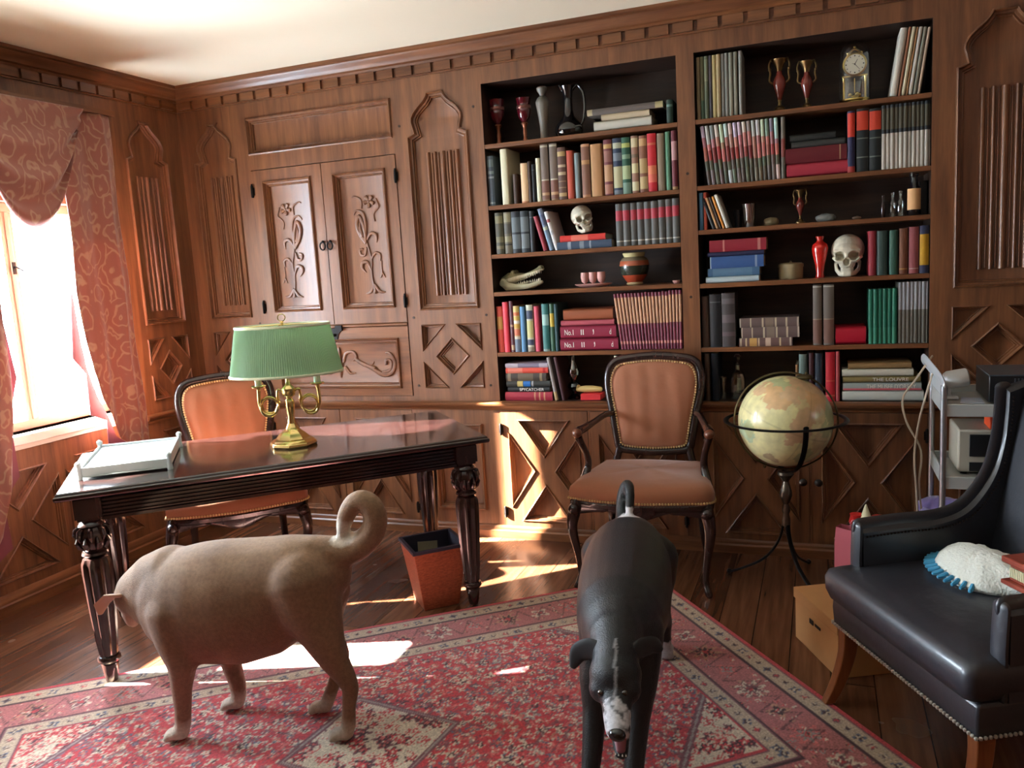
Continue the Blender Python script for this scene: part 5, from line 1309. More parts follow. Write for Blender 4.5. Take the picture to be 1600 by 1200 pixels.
('R', 1, 3.99, 4.003, 0.286, 0.0429, 'terra_l', 'thin brown edged folder among the leaning pale folders, right bookcase top shelf', '', 0.19),
('R', 1, 4.004, 4.021, 0.284, 0.0426, 'cream', 'cream folder among the leaning pale folders, right bookcase top shelf', '', 0.19),
('R', 1, 4.022, 4.031, 0.282, 0.0423, 'tan', 'thin tan folder among the leaning pale folders, right bookcase top shelf', '', 0.19),
('R', 1, 4.032, 4.049, 0.28, 0.042, 'white', 'narrow white folder among the leaning pale folders, right bookcase top shelf', '', 0.19),
('R', 1, 4.05, 4.067, 0.277, 0.0416, 'mag_lg', 'light grey folder among the leaning pale folders, right bookcase top shelf', '', 0.19),
('R', 1, 4.068, 4.082, 0.274, 0.0411, 'peach_l', 'pale peach folder among the leaning pale folders, right bookcase top shelf', '', 0.19),
('R', 2, 3.155, 3.175, 0.304, -0.032, 'pic0', 'leftmost of the thin picture spined volumes, right bookcase second shelf', 'picture spine volumes', 0.19),
('R', 2, 3.175, 3.195, 0.304, -0.031, 'pic1', 'second from left of the thin picture spined volumes, right bookcase second shelf', 'picture spine volumes', 0.19),
('R', 2, 3.195, 3.216, 0.304, -0.029, 'pic2', 'third from left of the thin picture spined volumes, right bookcase second shelf', 'picture spine volumes', 0.19),
('R', 2, 3.216, 3.236, 0.303, -0.028, 'pic3', 'fourth from left of the thin picture spined volumes, right bookcase second shelf', 'picture spine volumes', 0.19),
('R', 2, 3.236, 3.256, 0.303, -0.026, 'pic4', 'fifth from left of the thin picture spined volumes, right bookcase second shelf', 'picture spine volumes', 0.19),
('R', 2, 3.256, 3.276, 0.303, -0.025, 'pic5', 'sixth from left of the thin picture spined volumes, right bookcase second shelf', 'picture spine volumes', 0.19),
('R', 2, 3.276, 3.296, 0.303, -0.024, 'pic6', 'seventh from left of the thin picture spined volumes, right bookcase second shelf', 'picture spine volumes', 0.19),
('R', 2, 3.296, 3.316, 0.302, -0.022, 'pic7', 'eighth from left of the thin picture spined volumes, right bookcase second shelf', 'picture spine volumes', 0.19),
('R', 2, 3.316, 3.336, 0.302, -0.021, 'pic8', 'ninth from left of the thin picture spined volumes, right bookcase second shelf', 'picture spine volumes', 0.19),
('R', 2, 3.336, 3.356, 0.302, -0.02, 'pic9', 'tenth from left of the thin picture spined volumes, right bookcase second shelf', 'picture spine volumes', 0.19),
('R', 2, 3.356, 3.376, 0.301, -0.018, 'pic10', 'eleventh from left of the thin picture spined volumes, right bookcase second shelf', 'picture spine volumes', 0.19),
('R', 2, 3.376, 3.395, 0.301, -0.017, 'pic11', 'twelfth from left of the thin picture spined volumes, right bookcase second shelf', 'picture spine volumes', 0.19),
('R', 2, 3.395, 3.415, 0.301, -0.016, 'pic12', 'thirteenth from left of the thin picture spined volumes, right bookcase second shelf', 'picture spine volumes', 0.19),
('R', 2, 3.415, 3.434, 0.301, -0.014, 'pic13', 'fourteenth from left of the thin picture spined volumes, right bookcase second shelf', 'picture spine volumes', 0.19),
('R', 2, 3.434, 3.454, 0.3, -0.013, 'pic14', 'fifteenth from left of the thin picture spined volumes, right bookcase second shelf', 'picture spine volumes', 0.19),
('R', 2, 3.454, 3.473, 0.3, -0.012, 'pic15', 'sixteenth from left of the thin picture spined volumes, right bookcase second shelf', 'picture spine volumes', 0.19),
('R', 2, 3.473, 3.493, 0.3, -0.011, 'pic16', 'rightmost of the thin picture spined volumes, right bookcase second shelf', 'picture spine volumes', 0.19),
('R', 2, 3.496, 3.514, 0.296, 0, 'picend', 'grey brown book closing the right end of the picture spine set, right bookcase second shelf', '', 0.19),
('R', 2, 3.784, 3.816, 0.272, 0, 'red_navy', 'red and navy volume right of the lying maroon books, right bookcase second shelf', '', 0.19),
('R', 2, 3.822, 3.873, 0.278, 0, 'red_black', 'left one of two thick black and red volumes, right bookcase second shelf', 'thick black and red pair', 0.19),
('R', 2, 3.876, 3.925, 0.272, 0, 'red_black', 'right one of two thick black and red volumes, right bookcase second shelf', 'thick black and red pair', 0.19),
('R', 2, 3.927, 3.945, 0.309, 0, 'bw', 'leftmost of the black topped white volumes, right bookcase second shelf', 'black and white volumes', 0.19),
('R', 2, 3.945, 3.962, 0.308, 0, 'bw', 'second from left of the black topped white volumes, right bookcase second shelf', 'black and white volumes', 0.19),
('R', 2, 3.962, 3.98, 0.308, 0, 'bw', 'third from left of the black topped white volumes, right bookcase second shelf', 'black and white volumes', 0.19),
('R', 2, 3.98, 3.997, 0.307, 0, 'bw', 'fourth from left of the black topped white volumes, right bookcase second shelf', 'black and white volumes', 0.19),
('R', 2, 3.997, 4.015, 0.306, 0, 'bw', 'fifth from left of the black topped white volumes, right bookcase second shelf', 'black and white volumes', 0.19),
('R', 2, 4.015, 4.032, 0.306, 0, 'bw', 'sixth from left of the black topped white volumes, right bookcase second shelf', 'black and white volumes', 0.19),
('R', 2, 4.032, 4.049, 0.305, 0, 'bw', 'seventh from left of the black topped white volumes, right bookcase second shelf', 'black and white volumes', 0.19),
('R', 2, 4.049, 4.066, 0.304, 0, 'bw', 'eighth from left of the black topped white volumes, right bookcase second shelf', 'black and white volumes', 0.19),
('R', 2, 4.066, 4.083, 0.304, 0, 'bw', 'ninth from left of the black topped white volumes, right bookcase second shelf', 'black and white volumes', 0.19),
('R', 2, 4.083, 4.1, 0.303, 0, 'bw', 'tenth from left of the black topped white volumes, right bookcase second shelf', 'black and white volumes', 0.19),
('R', 2, 4.1, 4.117, 0.303, 0, 'bw', 'eleventh from left of the black topped white volumes, right bookcase second shelf', 'black and white volumes', 0.19),
('R', 2, 4.117, 4.134, 0.302, 0, 'bw', 'rightmost of the black topped white volumes, right bookcase second shelf', 'black and white volumes', 0.19),
('R', 3, 3.11, 3.13, 0.179, 0, 'blue', 'slim blue book at left end, right bookcase third shelf', '', 0.19),
('R', 3, 3.131, 3.149, 0.185, 0, 'terra', 'slim red book beside the slim blue one, right bookcase third shelf', '', 0.19),
('R', 3, 3.171, 3.188, 0.149, -0.0492, 'black', 'thin black book leaning left, right bookcase third shelf', '', 0.19),
('R', 3, 3.189, 3.205, 0.151, -0.0498, 'tan', 'thin buff book leaning left, right bookcase third shelf', '', 0.19),
('R', 3, 3.206, 3.218, 0.153, -0.0505, 'umber', 'thin brown book leaning left, right bookcase third shelf', '', 0.19),
('R', 3, 3.22, 3.234, 0.155, -0.0512, 'orange', 'thin orange book leaning left, right bookcase third shelf', '', 0.19),
('R', 3, 3.235, 3.255, 0.162, -0.0535, 'white', 'thin white book leaning left, right bookcase third shelf', '', 0.19),
('R', 4, 3.874, 3.908, 0.204, 0, 'crimson', 'crimson spine right of the upright skull, right bookcase fourth shelf', '', 0.19),
('R', 4, 3.909, 3.955, 0.201, 0, 'dgreen', 'wide dark green volume, right bookcase fourth shelf', '', 0.19),
('R', 4, 3.961, 3.998, 0.201, 0, 'dgreen2', 'green volume with pale left edge, right bookcase fourth shelf', '', 0.19),
('R', 4, 4.002, 4.038, 0.206, 0, 'brown', 'brown leather volume, right bookcase fourth shelf', '', 0.19),
('R', 4, 4.042, 4.083, 0.21, 0, 'mauve', 'dusty pink leather volume, right bookcase fourth shelf', '', 0.19),
('R', 4, 4.086, 4.127, 0.213, 0, 'navy_y', 'navy volume with large yellow panel, rightmost, right bookcase fourth shelf', '', 0.19),
('R', 5, 3.107, 3.145, 0.254, 0, 'umber', 'plain dark brown book, leftmost, right bookcase fifth shelf', '', 0.19),
('R', 5, 3.148, 3.204, 0.263, 0, 'black', 'thick black book at left of the right bookcase fifth shelf', '', 0.19),
('R', 5, 3.207, 3.271, 0.266, 0, 'dark_edge', 'thick dark volume with pale bluish edge, right bookcase fifth shelf', '', 0.19),
('R', 5, 3.631, 3.671, 0.296, 0, 'cal2', 'left one of two tall grey and russet volumes, right bookcase fifth shelf', 'grey and russet leather pair', 0.19),
('R', 5, 3.678, 3.725, 0.294, 0, 'cal2', 'right one of two tall grey and russet volumes, right bookcase fifth shelf', 'grey and russet leather pair', 0.19),
('R', 5, 3.875, 3.895, 0.255, 0, 'greenset', 'leftmost of the bright green volumes, right bookcase fifth shelf', 'green bound volumes', 0.19),
('R', 5, 3.895, 3.915, 0.256, 0, 'greenset', 'second from left of the bright green volumes, right bookcase fifth shelf', 'green bound volumes', 0.19),
('R', 5, 3.915, 3.935, 0.256, 0, 'greenset', 'third from left of the bright green volumes, right bookcase fifth shelf', 'green bound volumes', 0.19),
('R', 5, 3.935, 3.955, 0.256, 0, 'greenset', 'fourth from left of the bright green volumes, right bookcase fifth shelf', 'green bound volumes', 0.19),
('R', 5, 3.955, 3.975, 0.257, 0, 'greenset', 'fifth from left of the bright green volumes, right bookcase fifth shelf', 'green bound volumes', 0.19),
('R', 5, 3.975, 3.995, 0.257, 0, 'greenset', 'rightmost of the bright green volumes, right bookcase fifth shelf', 'green bound volumes', 0.19),
('R', 5, 4.0, 4.017, 0.281, 0, 'greyset', 'leftmost of the grey volumes with pale upper half, right bookcase fifth shelf', 'grey bound volumes', 0.19),
('R', 5, 4.017, 4.033, 0.281, 0, 'greyset', 'second from left of the grey volumes with pale upper half, right bookcase fifth shelf', 'grey bound volumes', 0.19),
('R', 5, 4.033, 4.05, 0.281, 0, 'greyset', 'third from left of the grey volumes with pale upper half, right bookcase fifth shelf', 'grey bound volumes', 0.19),
('R', 5, 4.05, 4.066, 0.281, 0, 'greyset', 'fourth from left of the grey volumes with pale upper half, right bookcase fifth shelf', 'grey bound volumes', 0.19),
('R', 5, 4.066, 4.082, 0.281, 0, 'greyset', 'fifth from left of the grey volumes with pale upper half, right bookcase fifth shelf', 'grey bound volumes', 0.19),
('R', 5, 4.082, 4.098, 0.281, 0, 'greyset', 'sixth from left of the grey volumes with pale upper half, right bookcase fifth shelf', 'grey bound volumes', 0.19),
('R', 5, 4.098, 4.115, 0.281, 0, 'greyset', 'seventh from left of the grey volumes with pale upper half, right bookcase fifth shelf', 'grey bound volumes', 0.19),
('R', 5, 4.115, 4.131, 0.281, 0, 'greyset', 'rightmost of the grey volumes with pale upper half, right bookcase fifth shelf', 'grey bound volumes', 0.19),
('R', 6, 3.116, 3.144, 0.246, 0, 'umber', 'brown black book at left end, right bookcase bottom shelf', '', 0.19),
('R', 6, 3.149, 3.185, 0.249, 0, 'navyblk', 'navy black book beside the glass decanter, right bookcase bottom shelf', '', 0.19),
('R', 6, 3.55, 3.562, 0.179, 0, 'tan', 'small tan book above the globe, right bookcase bottom shelf', '', 0.19),
('R', 6, 3.565, 3.606, 0.23, 0, 'speck', 'speckled grey green book, right bookcase bottom shelf', '', 0.19),
('R', 6, 3.61, 3.635, 0.234, 0, 'dmaroon', 'dark maroon book right of the speckled one, right bookcase bottom shelf', '', 0.19),
('R', 6, 3.638, 3.677, 0.233, 0, 'navyblk', 'navy blue book left of the bright red volume, right bookcase bottom shelf', '', 0.19),
('R', 6, 3.686, 3.729, 0.238, 0, 'red', 'bright red volume behind the globe, right bookcase bottom shelf', '', 0.19),
('R', 6, 3.732, 3.75, 0.25, 0, 'mrose', 'slim rosy maroon volume beside the bright red one, right bookcase bottom shelf', '', 0.19),
]
BOOKS_FLAT=[
('L', 1, 2.598, 2.891, 2.149, 0.0504, 'whiteg', 'thick white book, lowest of three lying on the left bookcase top shelf', ''),
('L', 1, 2.64, 2.883, 2.1994, 0.0301, 'cream_d', 'cream brown edged book lying between white book and long grey one, left bookcase top shelf', ''),
('L', 1, 2.568, 2.95, 2.2295, 0.0303, 'greyroll', 'long grey book with cream ends on top of the lying pile, left bookcase top shelf', ''),
('L', 3, 2.374, 2.666, 1.572, 0.0409, 'slatelie', 'dark blue book with silver lettering lying under the red book and skull', ''),
('L', 3, 2.39, 2.634, 1.6129, 0.0324, 'redlie', 'bright red book lying beneath the tilted skull', ''),
('L', 5, 2.364, 2.68, 1.04, 0.0647, 'marlie', 'lowest of the two large maroon volumes lying on the fifth shelf of the left bookcase', ''),
('L', 5, 2.368, 2.671, 1.1047, 0.0681, 'marlie', 'upper of the two large maroon volumes lying on the fifth shelf of the left bookcase', ''),
('L', 5, 2.372, 2.662, 1.1729, 0.029, 'pinkscript', 'thin rosy book with white script lying on the big maroon pair, left bookcase', ''),
('L', 5, 2.387, 2.656, 1.2018, 0.0579, 'woodlie', 'rust brown book on top of the lying maroon stack, left bookcase fifth shelf', ''),
('L', 6, 2.03, 2.304, 0.771, 0.0471, 'redstripe', 'red hardback with gold stripes, lowest of the paperback stack, left bookcase bottom shelf', ''),
('L', 6, 2.048, 2.29, 0.8181, 0.0296, 'blk', 'black paperback lettered SPYCATCHER in white in the bottom shelf stack', 'SPYCATCHER'),
('L', 6, 2.042, 2.295, 0.8478, 0.0314, 'blkyb', 'black paperback with yellow and blue patch in the bottom shelf stack, left bookcase', ''),
('L', 6, 2.043, 2.275, 0.8792, 0.0436, 'framed', 'dark paperback with buff frame in the bottom shelf stack, left bookcase', ''),
('L', 6, 2.043, 2.288, 0.9228, 0.0297, 'orangelie', 'orange red paperback second from top of the bottom shelf stack, left bookcase', ''),
('L', 6, 2.041, 2.286, 0.9525, 0.0244, 'lilac', 'pale lilac white paperback on top of the bottom shelf stack, left bookcase', ''),
('R', 2, 3.519, 3.786, 1.836, 0.0651, 'rasp', 'thick plain raspberry red box file lying lowest on the second shelf of the right bookcase', ''),
('R', 2, 3.515, 3.782, 1.9011, 0.0682, 'margold', 'maroon volume with gold title lying on the raspberry red one, right bookcase', ''),
('R', 2, 3.541, 3.773, 1.9693, 0.0309, 'charc', 'charcoal book lying above the gold titled maroon volume, right bookcase', ''),
('R', 2, 3.535, 3.734, 2.0002, 0.0309, 'dk', 'shorter dark book topping the lying pile on the second shelf of the right bookcase', ''),
('R', 4, 3.134, 3.387, 1.362, 0.0304, 'paleblue', 'pale bluish white book, lowest of the lying pile, right bookcase fourth shelf', ''),
('R', 4, 3.144, 3.39, 1.3924, 0.04, 'bluelab', 'blue book with white lettered label in the lying pile, right bookcase fourth shelf', ''),
('R', 4, 3.157, 3.41, 1.4324, 0.0575, 'blue2', 'thick mid blue volume in the lying pile, right bookcase fourth shelf', ''),
('R', 4, 3.146, 3.412, 1.4899, 0.0224, 'navyw', 'thin navy book with white title in the lying pile, right bookcase fourth shelf', ''),
('R', 4, 3.155, 3.423, 1.5123, 0.0576, 'crimgold', 'thick crimson volume topping the lying pile, right bookcase fourth shelf', ''),
('R', 5, 3.288, 3.537, 1.044, 0.0411, 'gilt1', 'gilt banded brown volume, lowest of three lying on the fifth shelf of the right bookcase', ''),
('R', 5, 3.3, 3.569, 1.0851, 0.0521, 'gilt2', 'gilt banded brown volume in the middle of three lying on the right bookcase', ''),
('R', 5, 3.292, 3.567, 1.1371, 0.0458, 'gilt2', 'gilt banded brown volume on top of three lying on the right bookcase', ''),
('R', 5, 3.731, 3.864, 1.044, 0.082, 'redbox', 'short red box lying left of the bright green volumes', ''),
('R', 6, 3.76, 4.11, 0.771, 0.05, 'artwhite', 'thick white art book, lowest of the lying pile on the right bookcase bottom shelf', ''),
('R', 6, 3.763, 4.101, 0.821, 0.0409, 'artpink', 'grey and pink art book lettered THE MUSEE DORSAY in the lying pile', "THE MUSEE D'ORSAY"),
('R', 6, 3.763, 4.096, 0.8619, 0.0288, 'artgold', 'olive gold art book lettered THE LOUVRE in the lying pile', 'THE LOUVRE'),
('R', 6, 3.759, 4.066, 0.8907, 0.0349, 'artcream', 'cream white book with small grey title lying above the olive gold art book', ''),
('R', 6, 3.786, 4.058, 0.9256, 0.0302, 'ochre', 'plain ochre book topping the lying pile of art books', ''),
]
# ---------------------------------------------------------------- books
PAGES = mat('book pages', (214, 204, 176), .9)
def bk(name, col, rough=.55): return mat('book '+name, tuple(q*.9 for q in col), rough, spec=.4)
# style: cover colour, list of (from, to, colour) bands measured along the spine
ST_ = {
 'cream': ((226, 220, 186), []), 'umber': ((74, 54, 44), []), 'peach': ((236, 196, 150), [(.0, .04, (200, 130, 90))]), 'black': ((30, 30, 34), [(.84, .86, (90, 92, 96))]),
 'cal1': ((120, 104, 92), [(.0, .03, (150, 120, 90)), (.03, .36, (126, 82, 66)), (.10, .15, (190, 150, 110)), (.36, .385, (196, 186, 160)), (.95, .98, (196, 186, 160))]),
 'cal2': ((112, 102, 94), [(.03, .42, (122, 88, 76)), (.42, .44, (150, 130, 112)), (.96, .98, (190, 184, 170))]),
 'goldbox': ((104, 74, 62), [(.06, .13, (190, 160, 110)), (.22, .24, (150, 120, 90)), (.34, .36, (150, 120, 90)), (.47, .53, (196, 176, 140)), (.62, .67, (190, 170, 140)), (.83, .92, (196, 166, 110))]),
 'terra': ((196, 84, 62), []), 'terra_l': ((176, 120, 90), []), 'grey_b': ((128, 140, 142), []), 'mottle': ((134, 92, 72), [(.62, .70, (190, 140, 90)), (.0, .05, (180, 130, 90)), (.95, 1, (200, 150, 110))]),
 'tan': ((186, 138, 92), []), 'dgreen_w': ((34, 60, 50), [(.70, .8, (120, 150, 140))]), 'slate_b': ((78, 90, 100), [(.04, .07, (150, 160, 160)), (.55, .59, (150, 160, 165)), (.64, .70, (130, 145, 145)), (.78, .93, (108, 122, 124))]),
 'taupe': ((142, 122, 100), []), 'green': ((92, 138, 108), []), 'maroon_w': ((110, 40, 50), [(.5, .82, (200, 150, 150)), (.0, .05, (190, 150, 100))]),
 'plaid1': ((70, 66, 46), [(.12, .2, (110, 102, 74)), (.28, .42, (112, 104, 72)), (.74, .92, (120, 112, 76))]), 'plaid2': ((104, 98, 78), [(.2, .24, (50, 48, 40)), (.48, .72, (84, 80, 70)), (.28, .42, (146, 138, 104)), (.76, .97, (140, 134, 104))]),
 'blacksil': ((28, 34, 38), [(.1, .45, (96, 104, 106)), (.5, .86, (92, 100, 102))]), 'crimson': ((156, 46, 58), []), 'blue_lean': ((118, 130, 152), [(.0, .45, (110, 134, 156)), (.48, .56, (190, 196, 170)), (.6, .85, (84, 92, 120))]),
 'white_lean': ((222, 220, 218), [(.72, .80, (170, 80, 80)), (.4, .5, (190, 196, 200))]), 'labelset': ((88, 88, 84), [(.60, .84, (176, 46, 62)), (.10, .13, (180, 174, 160))]),
 'redgold': ((222, 86, 70), [(.5, .78, (206, 150, 80))]), 'pinkred': ((232, 66, 82), []), 'plum': ((106, 62, 70), [(.04, .14, (200, 160, 130)), (.5, .54, (180, 140, 110))]),
 'stripes': ((206, 170, 110), [(.0, .28, (110, 122, 140)), (.28, .34, (210, 200, 180)), (.36, .50, (214, 116, 80)), (.52, .60, (206, 160, 70)), (.62, .68, (220, 214, 200)), (.70, .77, (200, 170, 80)), (.79, .86, (210, 110, 60)), (.88, .97, (206, 180, 100))]),
 'blue': ((92, 140, 178), []), 'cream_navy': ((196, 196, 170), [(.14, .26, (66, 72, 96)), (.0, .10, (150, 140, 120)), (.3, .66, (200, 194, 130)), (.70, .88, (62, 70, 92))]), 'rose': ((206, 72, 92), []),
 'teal': ((52, 116, 112), [(.0, .05, (140, 160, 150)), (.55, .78, (150, 186, 180))]), 'green_y': ((52, 92, 66), [(.52, .80, (206, 176, 60))]), 'dteal': ((24, 62, 66), []),
 'magset': ((126, 40, 64), [(.46, .93, (206, 150, 112)), (.10, .15, (210, 130, 120))]), 'greyprint': ((164, 154, 150), [(.0, .2, (200, 160, 110))]), 'dmaroon': ((74, 34, 38), []), 'olive': ((112, 108, 70), []), 'brown': ((120, 72, 50), [(.1, .13, (180, 130, 70))]),
 'white': ((222, 220, 208), []), 'navy': ((34, 40, 66), []), 'mag_tan': ((150, 130, 100), []), 'mag_olive': ((96, 96, 66), [(.0, .3, (60, 84, 62))]), 'mag_gg': ((104, 112, 88), [(.6, .95, (136, 142, 112))]), 'mag_gv': ((92, 88, 96), []),
 'mag_yel': ((196, 178, 122), []), 'mag_cream': ((190, 168, 126), []), 'mag_grey': ((140, 138, 130), []), 'mag_lg': ((148, 148, 132), []), 'mag_white': ((164, 166, 160), []), 'peach_l': ((206, 184, 160), []),
 'picend': ((120, 112, 100), [(.35, .65, (136, 64, 56))]), 'red_navy': ((44, 48, 86), [(.58, .97, (222, 66, 48)), (.0, .10, (176, 60, 56))]), 'red_black': ((34, 42, 44), [(.66, .96, (214, 70, 46)), (.22, .24, (120, 128, 120)), (.52, .54, (110, 118, 110))]),
 'bw': ((30, 38, 46), [(.0, .56, (208, 204, 192)), (.62, .95, (88, 84, 66))]), 'orange': ((222, 140, 50), []), 'dgreen': ((56, 76, 70), []), 'dgreen2': ((52, 92, 78), []), 'mauve': ((156, 84, 88), [(.1, .12, (200, 170, 160))]),
 'navy_y': ((48, 54, 84), [(.17, .82, (206, 158, 40))]), 'dark_edge': ((70, 62, 62), [(.2, .28, (96, 82, 84)), (.45, .6, (100, 92, 92)), (.8, .9, (96, 90, 90))]), 'greenset': ((20, 110, 84), [(.0, .3, (44, 128, 98))]), 'greyset': ((110, 104, 92), [(.55, 1, (164, 164, 168))]),
 'navyblk': ((30, 38, 52), []), 'speck': ((104, 122, 116), []), 'red': ((206, 34, 50), [(.1, .13, (220, 120, 90)), (.4, .43, (220, 90, 70))]), 'mrose': ((176, 70, 74), []),
 'dec_maroon': ((120, 60, 66), [(.03, .2, (176, 120, 100)), (.25, .55, (196, 150, 110)), (.6, .8, (150, 100, 90)), (.84, .92, (200, 160, 100))]),
 'dec_blue': ((46, 60, 84), [(.0, .08, (110, 120, 130)), (.12, .5, (196, 190, 150)), (.6, .74, (120, 130, 140)), (.82, .92, (180, 184, 160))]),
 'dec_green': ((44, 92, 70), [(.0, .2, (120, 150, 130)), (.26, .5, (170, 186, 140)), (.62, .7, (130, 160, 130)), (.82, .9, (180, 190, 110))]),
 'dec_cream': ((150, 110, 90), [(.04, .2, (206, 200, 160)), (.35, .52, (206, 196, 150)), (.62, .68, (120, 100, 80)), (.8, .96, (206, 190, 150))]),
 'dec_brown': ((140, 92, 70), [(.06, .28, (196, 170, 120)), (.34, .6, (190, 160, 110)), (.82, .95, (200, 160, 110))]),
 'dec_red': ((206, 40, 52), [(.16, .3, (226, 110, 90)), (.3, .45, (230, 130, 90)), (.8, .84, (214, 110, 80))]),
 'whiteg': ((216, 214, 200), [(.0, 1, (216, 214, 200))]), 'cream_d': ((206, 190, 160), []), 'greyroll': ((116, 106, 100), [(.0, .07, (190, 176, 140)), (.90, 1, (190, 176, 130))]),
 'slatelie': ((62, 78, 100), [(.2, .26, (150, 160, 170)), (.42, .5, (130, 140, 150)), (.6, .63, (150, 160, 170))]), 'redlie': ((222, 60, 52), [(.25, .62, (236, 120, 100))]),
 'marlie': ((150, 34, 64), []), 'pinkscript': ((186, 84, 96), []), 'woodlie': ((156, 84, 50), []), 'redstripe': ((176, 44, 62), [(.62, .65, (210, 150, 110)), (.72, .75, (210, 150, 110)), (.82, .85, (210, 150, 110))]),
 'blk': ((34, 34, 36), []), 'blkyb': ((50, 52, 48), [(.25, .38, (206, 186, 110)), (.39, .55, (30, 110, 190)), (.58, .62, (170, 170, 170))]), 'framed': ((70, 60, 52), [(.04, .12, (140, 124, 100)), (.3, .68, (110, 96, 76)), (.84, .9, (150, 134, 100))]),
 'orangelie': ((226, 84, 66), [(.05, .4, (232, 130, 110)), (.88, .94, (190, 30, 40))]), 'lilac': ((196, 182, 194), [(.3, .8, (140, 130, 150))]),
 'rasp': ((182, 52, 70), []), 'margold': ((106, 24, 34), [(.88, .90, (190, 160, 120))]), 'charc': ((58, 60, 58), []), 'dk': ((44, 46, 44), []),
 'paleblue': ((186, 204, 210), []), 'bluelab': ((66, 104, 140), [(.1, .86, (90, 126, 156))]), 'blue2': ((56, 92, 150), [(.0, .02, (170, 190, 210)), (.84, .88, (140, 160, 190))]), 'navyw': ((34, 38, 74), []), 'crimgold': ((150, 34, 50), [(.24, .27, (206, 130, 120)), (.85, .90, (200, 130, 120))]),
 'gilt1': ((112, 84, 80), [(.02, .05, (200, 180, 150)), (.12, .15, (214, 190, 150)), (.2, .34, (206, 160, 90)), (.36, .39, (214, 190, 160)), (.5, .6, (206, 180, 160)), (.76, .79, (214, 190, 150)), (.95, .98, (206, 190, 170))]),
 'gilt2': ((110, 90, 86), [(.0, .02, (206, 190, 170)), (.18, .20, (206, 190, 160)), (.38, .41, (206, 190, 160)), (.44, .58, (140, 120, 106)), (.60, .63, (206, 190, 160)), (.78, .81, (206, 190, 160)), (.97, 1, (206, 190, 170))]),
 'redbox': ((190, 16, 44), []), 'artwhite': ((214, 216, 206), []), 'artpink': ((170, 176, 170), [(.0, .0, (0, 0, 0))]), 'artgold': ((142, 122, 74), []), 'artcream': ((220, 214, 196), []), 'ochre': ((152, 118, 74), []),
}
random.seed(5)
for i in range(17):
    a = lambda c, k=.10: tuple(int(max(0, min(255, q*(1+random.uniform(-k, k))))) for q in c)
    top = [(206, 208, 204), (150, 148, 148), (196, 206, 206)][0 if 3 <= i <= 8 else random.randint(0, 2)]
    mid = [(160, 58, 54), (190, 110, 104), (140, 50, 46)][random.randint(0, 2)]; lo = [(106, 98, 84), (206, 206, 190), (84, 74, 64), (120, 116, 104)][random.randint(0, 3)]
    z1, z2, z3 = random.uniform(.66, .84), random.uniform(.58, .64), random.uniform(.36, .42)
    ST_['pic%d' % i] = (a(lo), [(.0, z3*.6, a(lo)), (z3*.6, z3, a((96, 92, 78))), (z3, z2, a(mid)), (z2, z1, a((196, 130, 124))), (z1, 1, a(top))])

def spine_rows(bands):
    cuts = sorted(set([0.0, 1.0]+[min(max(x, 0), 1) for b in bands for x in b[:2]]))
    out = []
    for a, b in zip(cuts, cuts[1:]):
        if b-a < 1e-4: continue
        c = None; mid = (a+b)/2
        for q in bands:
            if q[0] <= mid < q[1]: c = q[2]
        out.append((a, b, c))
    return out
def book_mesh(L, T, Dp, style, name='book'):
    """Book standing on its tail: spine faces -y, thickness along x (centred), height L, depth Dp."""
    base, bands = ST_[style]; rows = spine_rows(bands)
    mats = [bk(str(base), base)]; slot = {}
    mb = MB(); ct = min(.0022, T*.16)
    n = 5; bow = min(.006, T*.22)
    sec = [(-T/2+T*k/n, -bow*math.sin(PI*k/n)) for k in range(n+1)]
    for a, b, c in rows:
        if c is None: mb.mi = 0
        else:
            if c not in slot: slot[c] = len(mats); mats.append(bk(str(c), c))
            mb.mi = slot[c]
        lo = [mb.v((x, y, a*L)) for x, y in sec]; hi = [mb.v((x, y, b*L)) for x, y in sec]; mb.bridge(lo, hi, closed=False)
    mb.mi = 0
    lo = mb.ring([(x, y, 0) for x, y in sec]+[(T/2, ct*1.2, 0), (-T/2, ct*1.2, 0)]); mb.f(lo[::-1]); hi = mb.ring([(x, y, L) for x, y in sec]+[(T/2, ct*1.2, L), (-T/2, ct*1.2, L)]); mb.f(hi)
    mb.box(-T/2, -T/2+ct, 0.0, Dp, 0, L); mb.box(T/2-ct, T/2, 0.0, Dp, 0, L)
    bmesh.ops.remove_doubles(mb.bm, verts=mb.bm.verts[:], dist=1e-6)
    me = bpy.data.meshes.new(name); bmesh.ops.recalc_face_normals(mb.bm, faces=mb.bm.faces[:]); mb.bm.to_mesh(me); mb.bm.free()
    for m in mats: me.materials.append(m)
    me.polygons.foreach_set('use_smooth', [True]*len(me.polygons)); me.set_sharp_from_angle(angle=R(35))
    pb = MB(); g = min(.004, L*.02); pb.box(-T/2+ct, T/2-ct, ct, Dp-.004, g, L-g)
    pm = bpy.data.meshes.new('pages'); pb.bm.to_mesh(pm); pb.bm.free(); pm.materials.append(PAGES)
    return me, pm
def add_book(me, pm, M, label, group=None):
    o = bpy.data.objects.new('book', me); COL.objects.link(o); o.matrix_world = M
    p = bpy.data.objects.new('pages', pm); COL.objects.link(p); p.parent = o
    return tag(o, label, 'book', group)
LX = {'L': BC[0], 'R': BC[1]}; SZ = {'L': LS, 'R': RS}
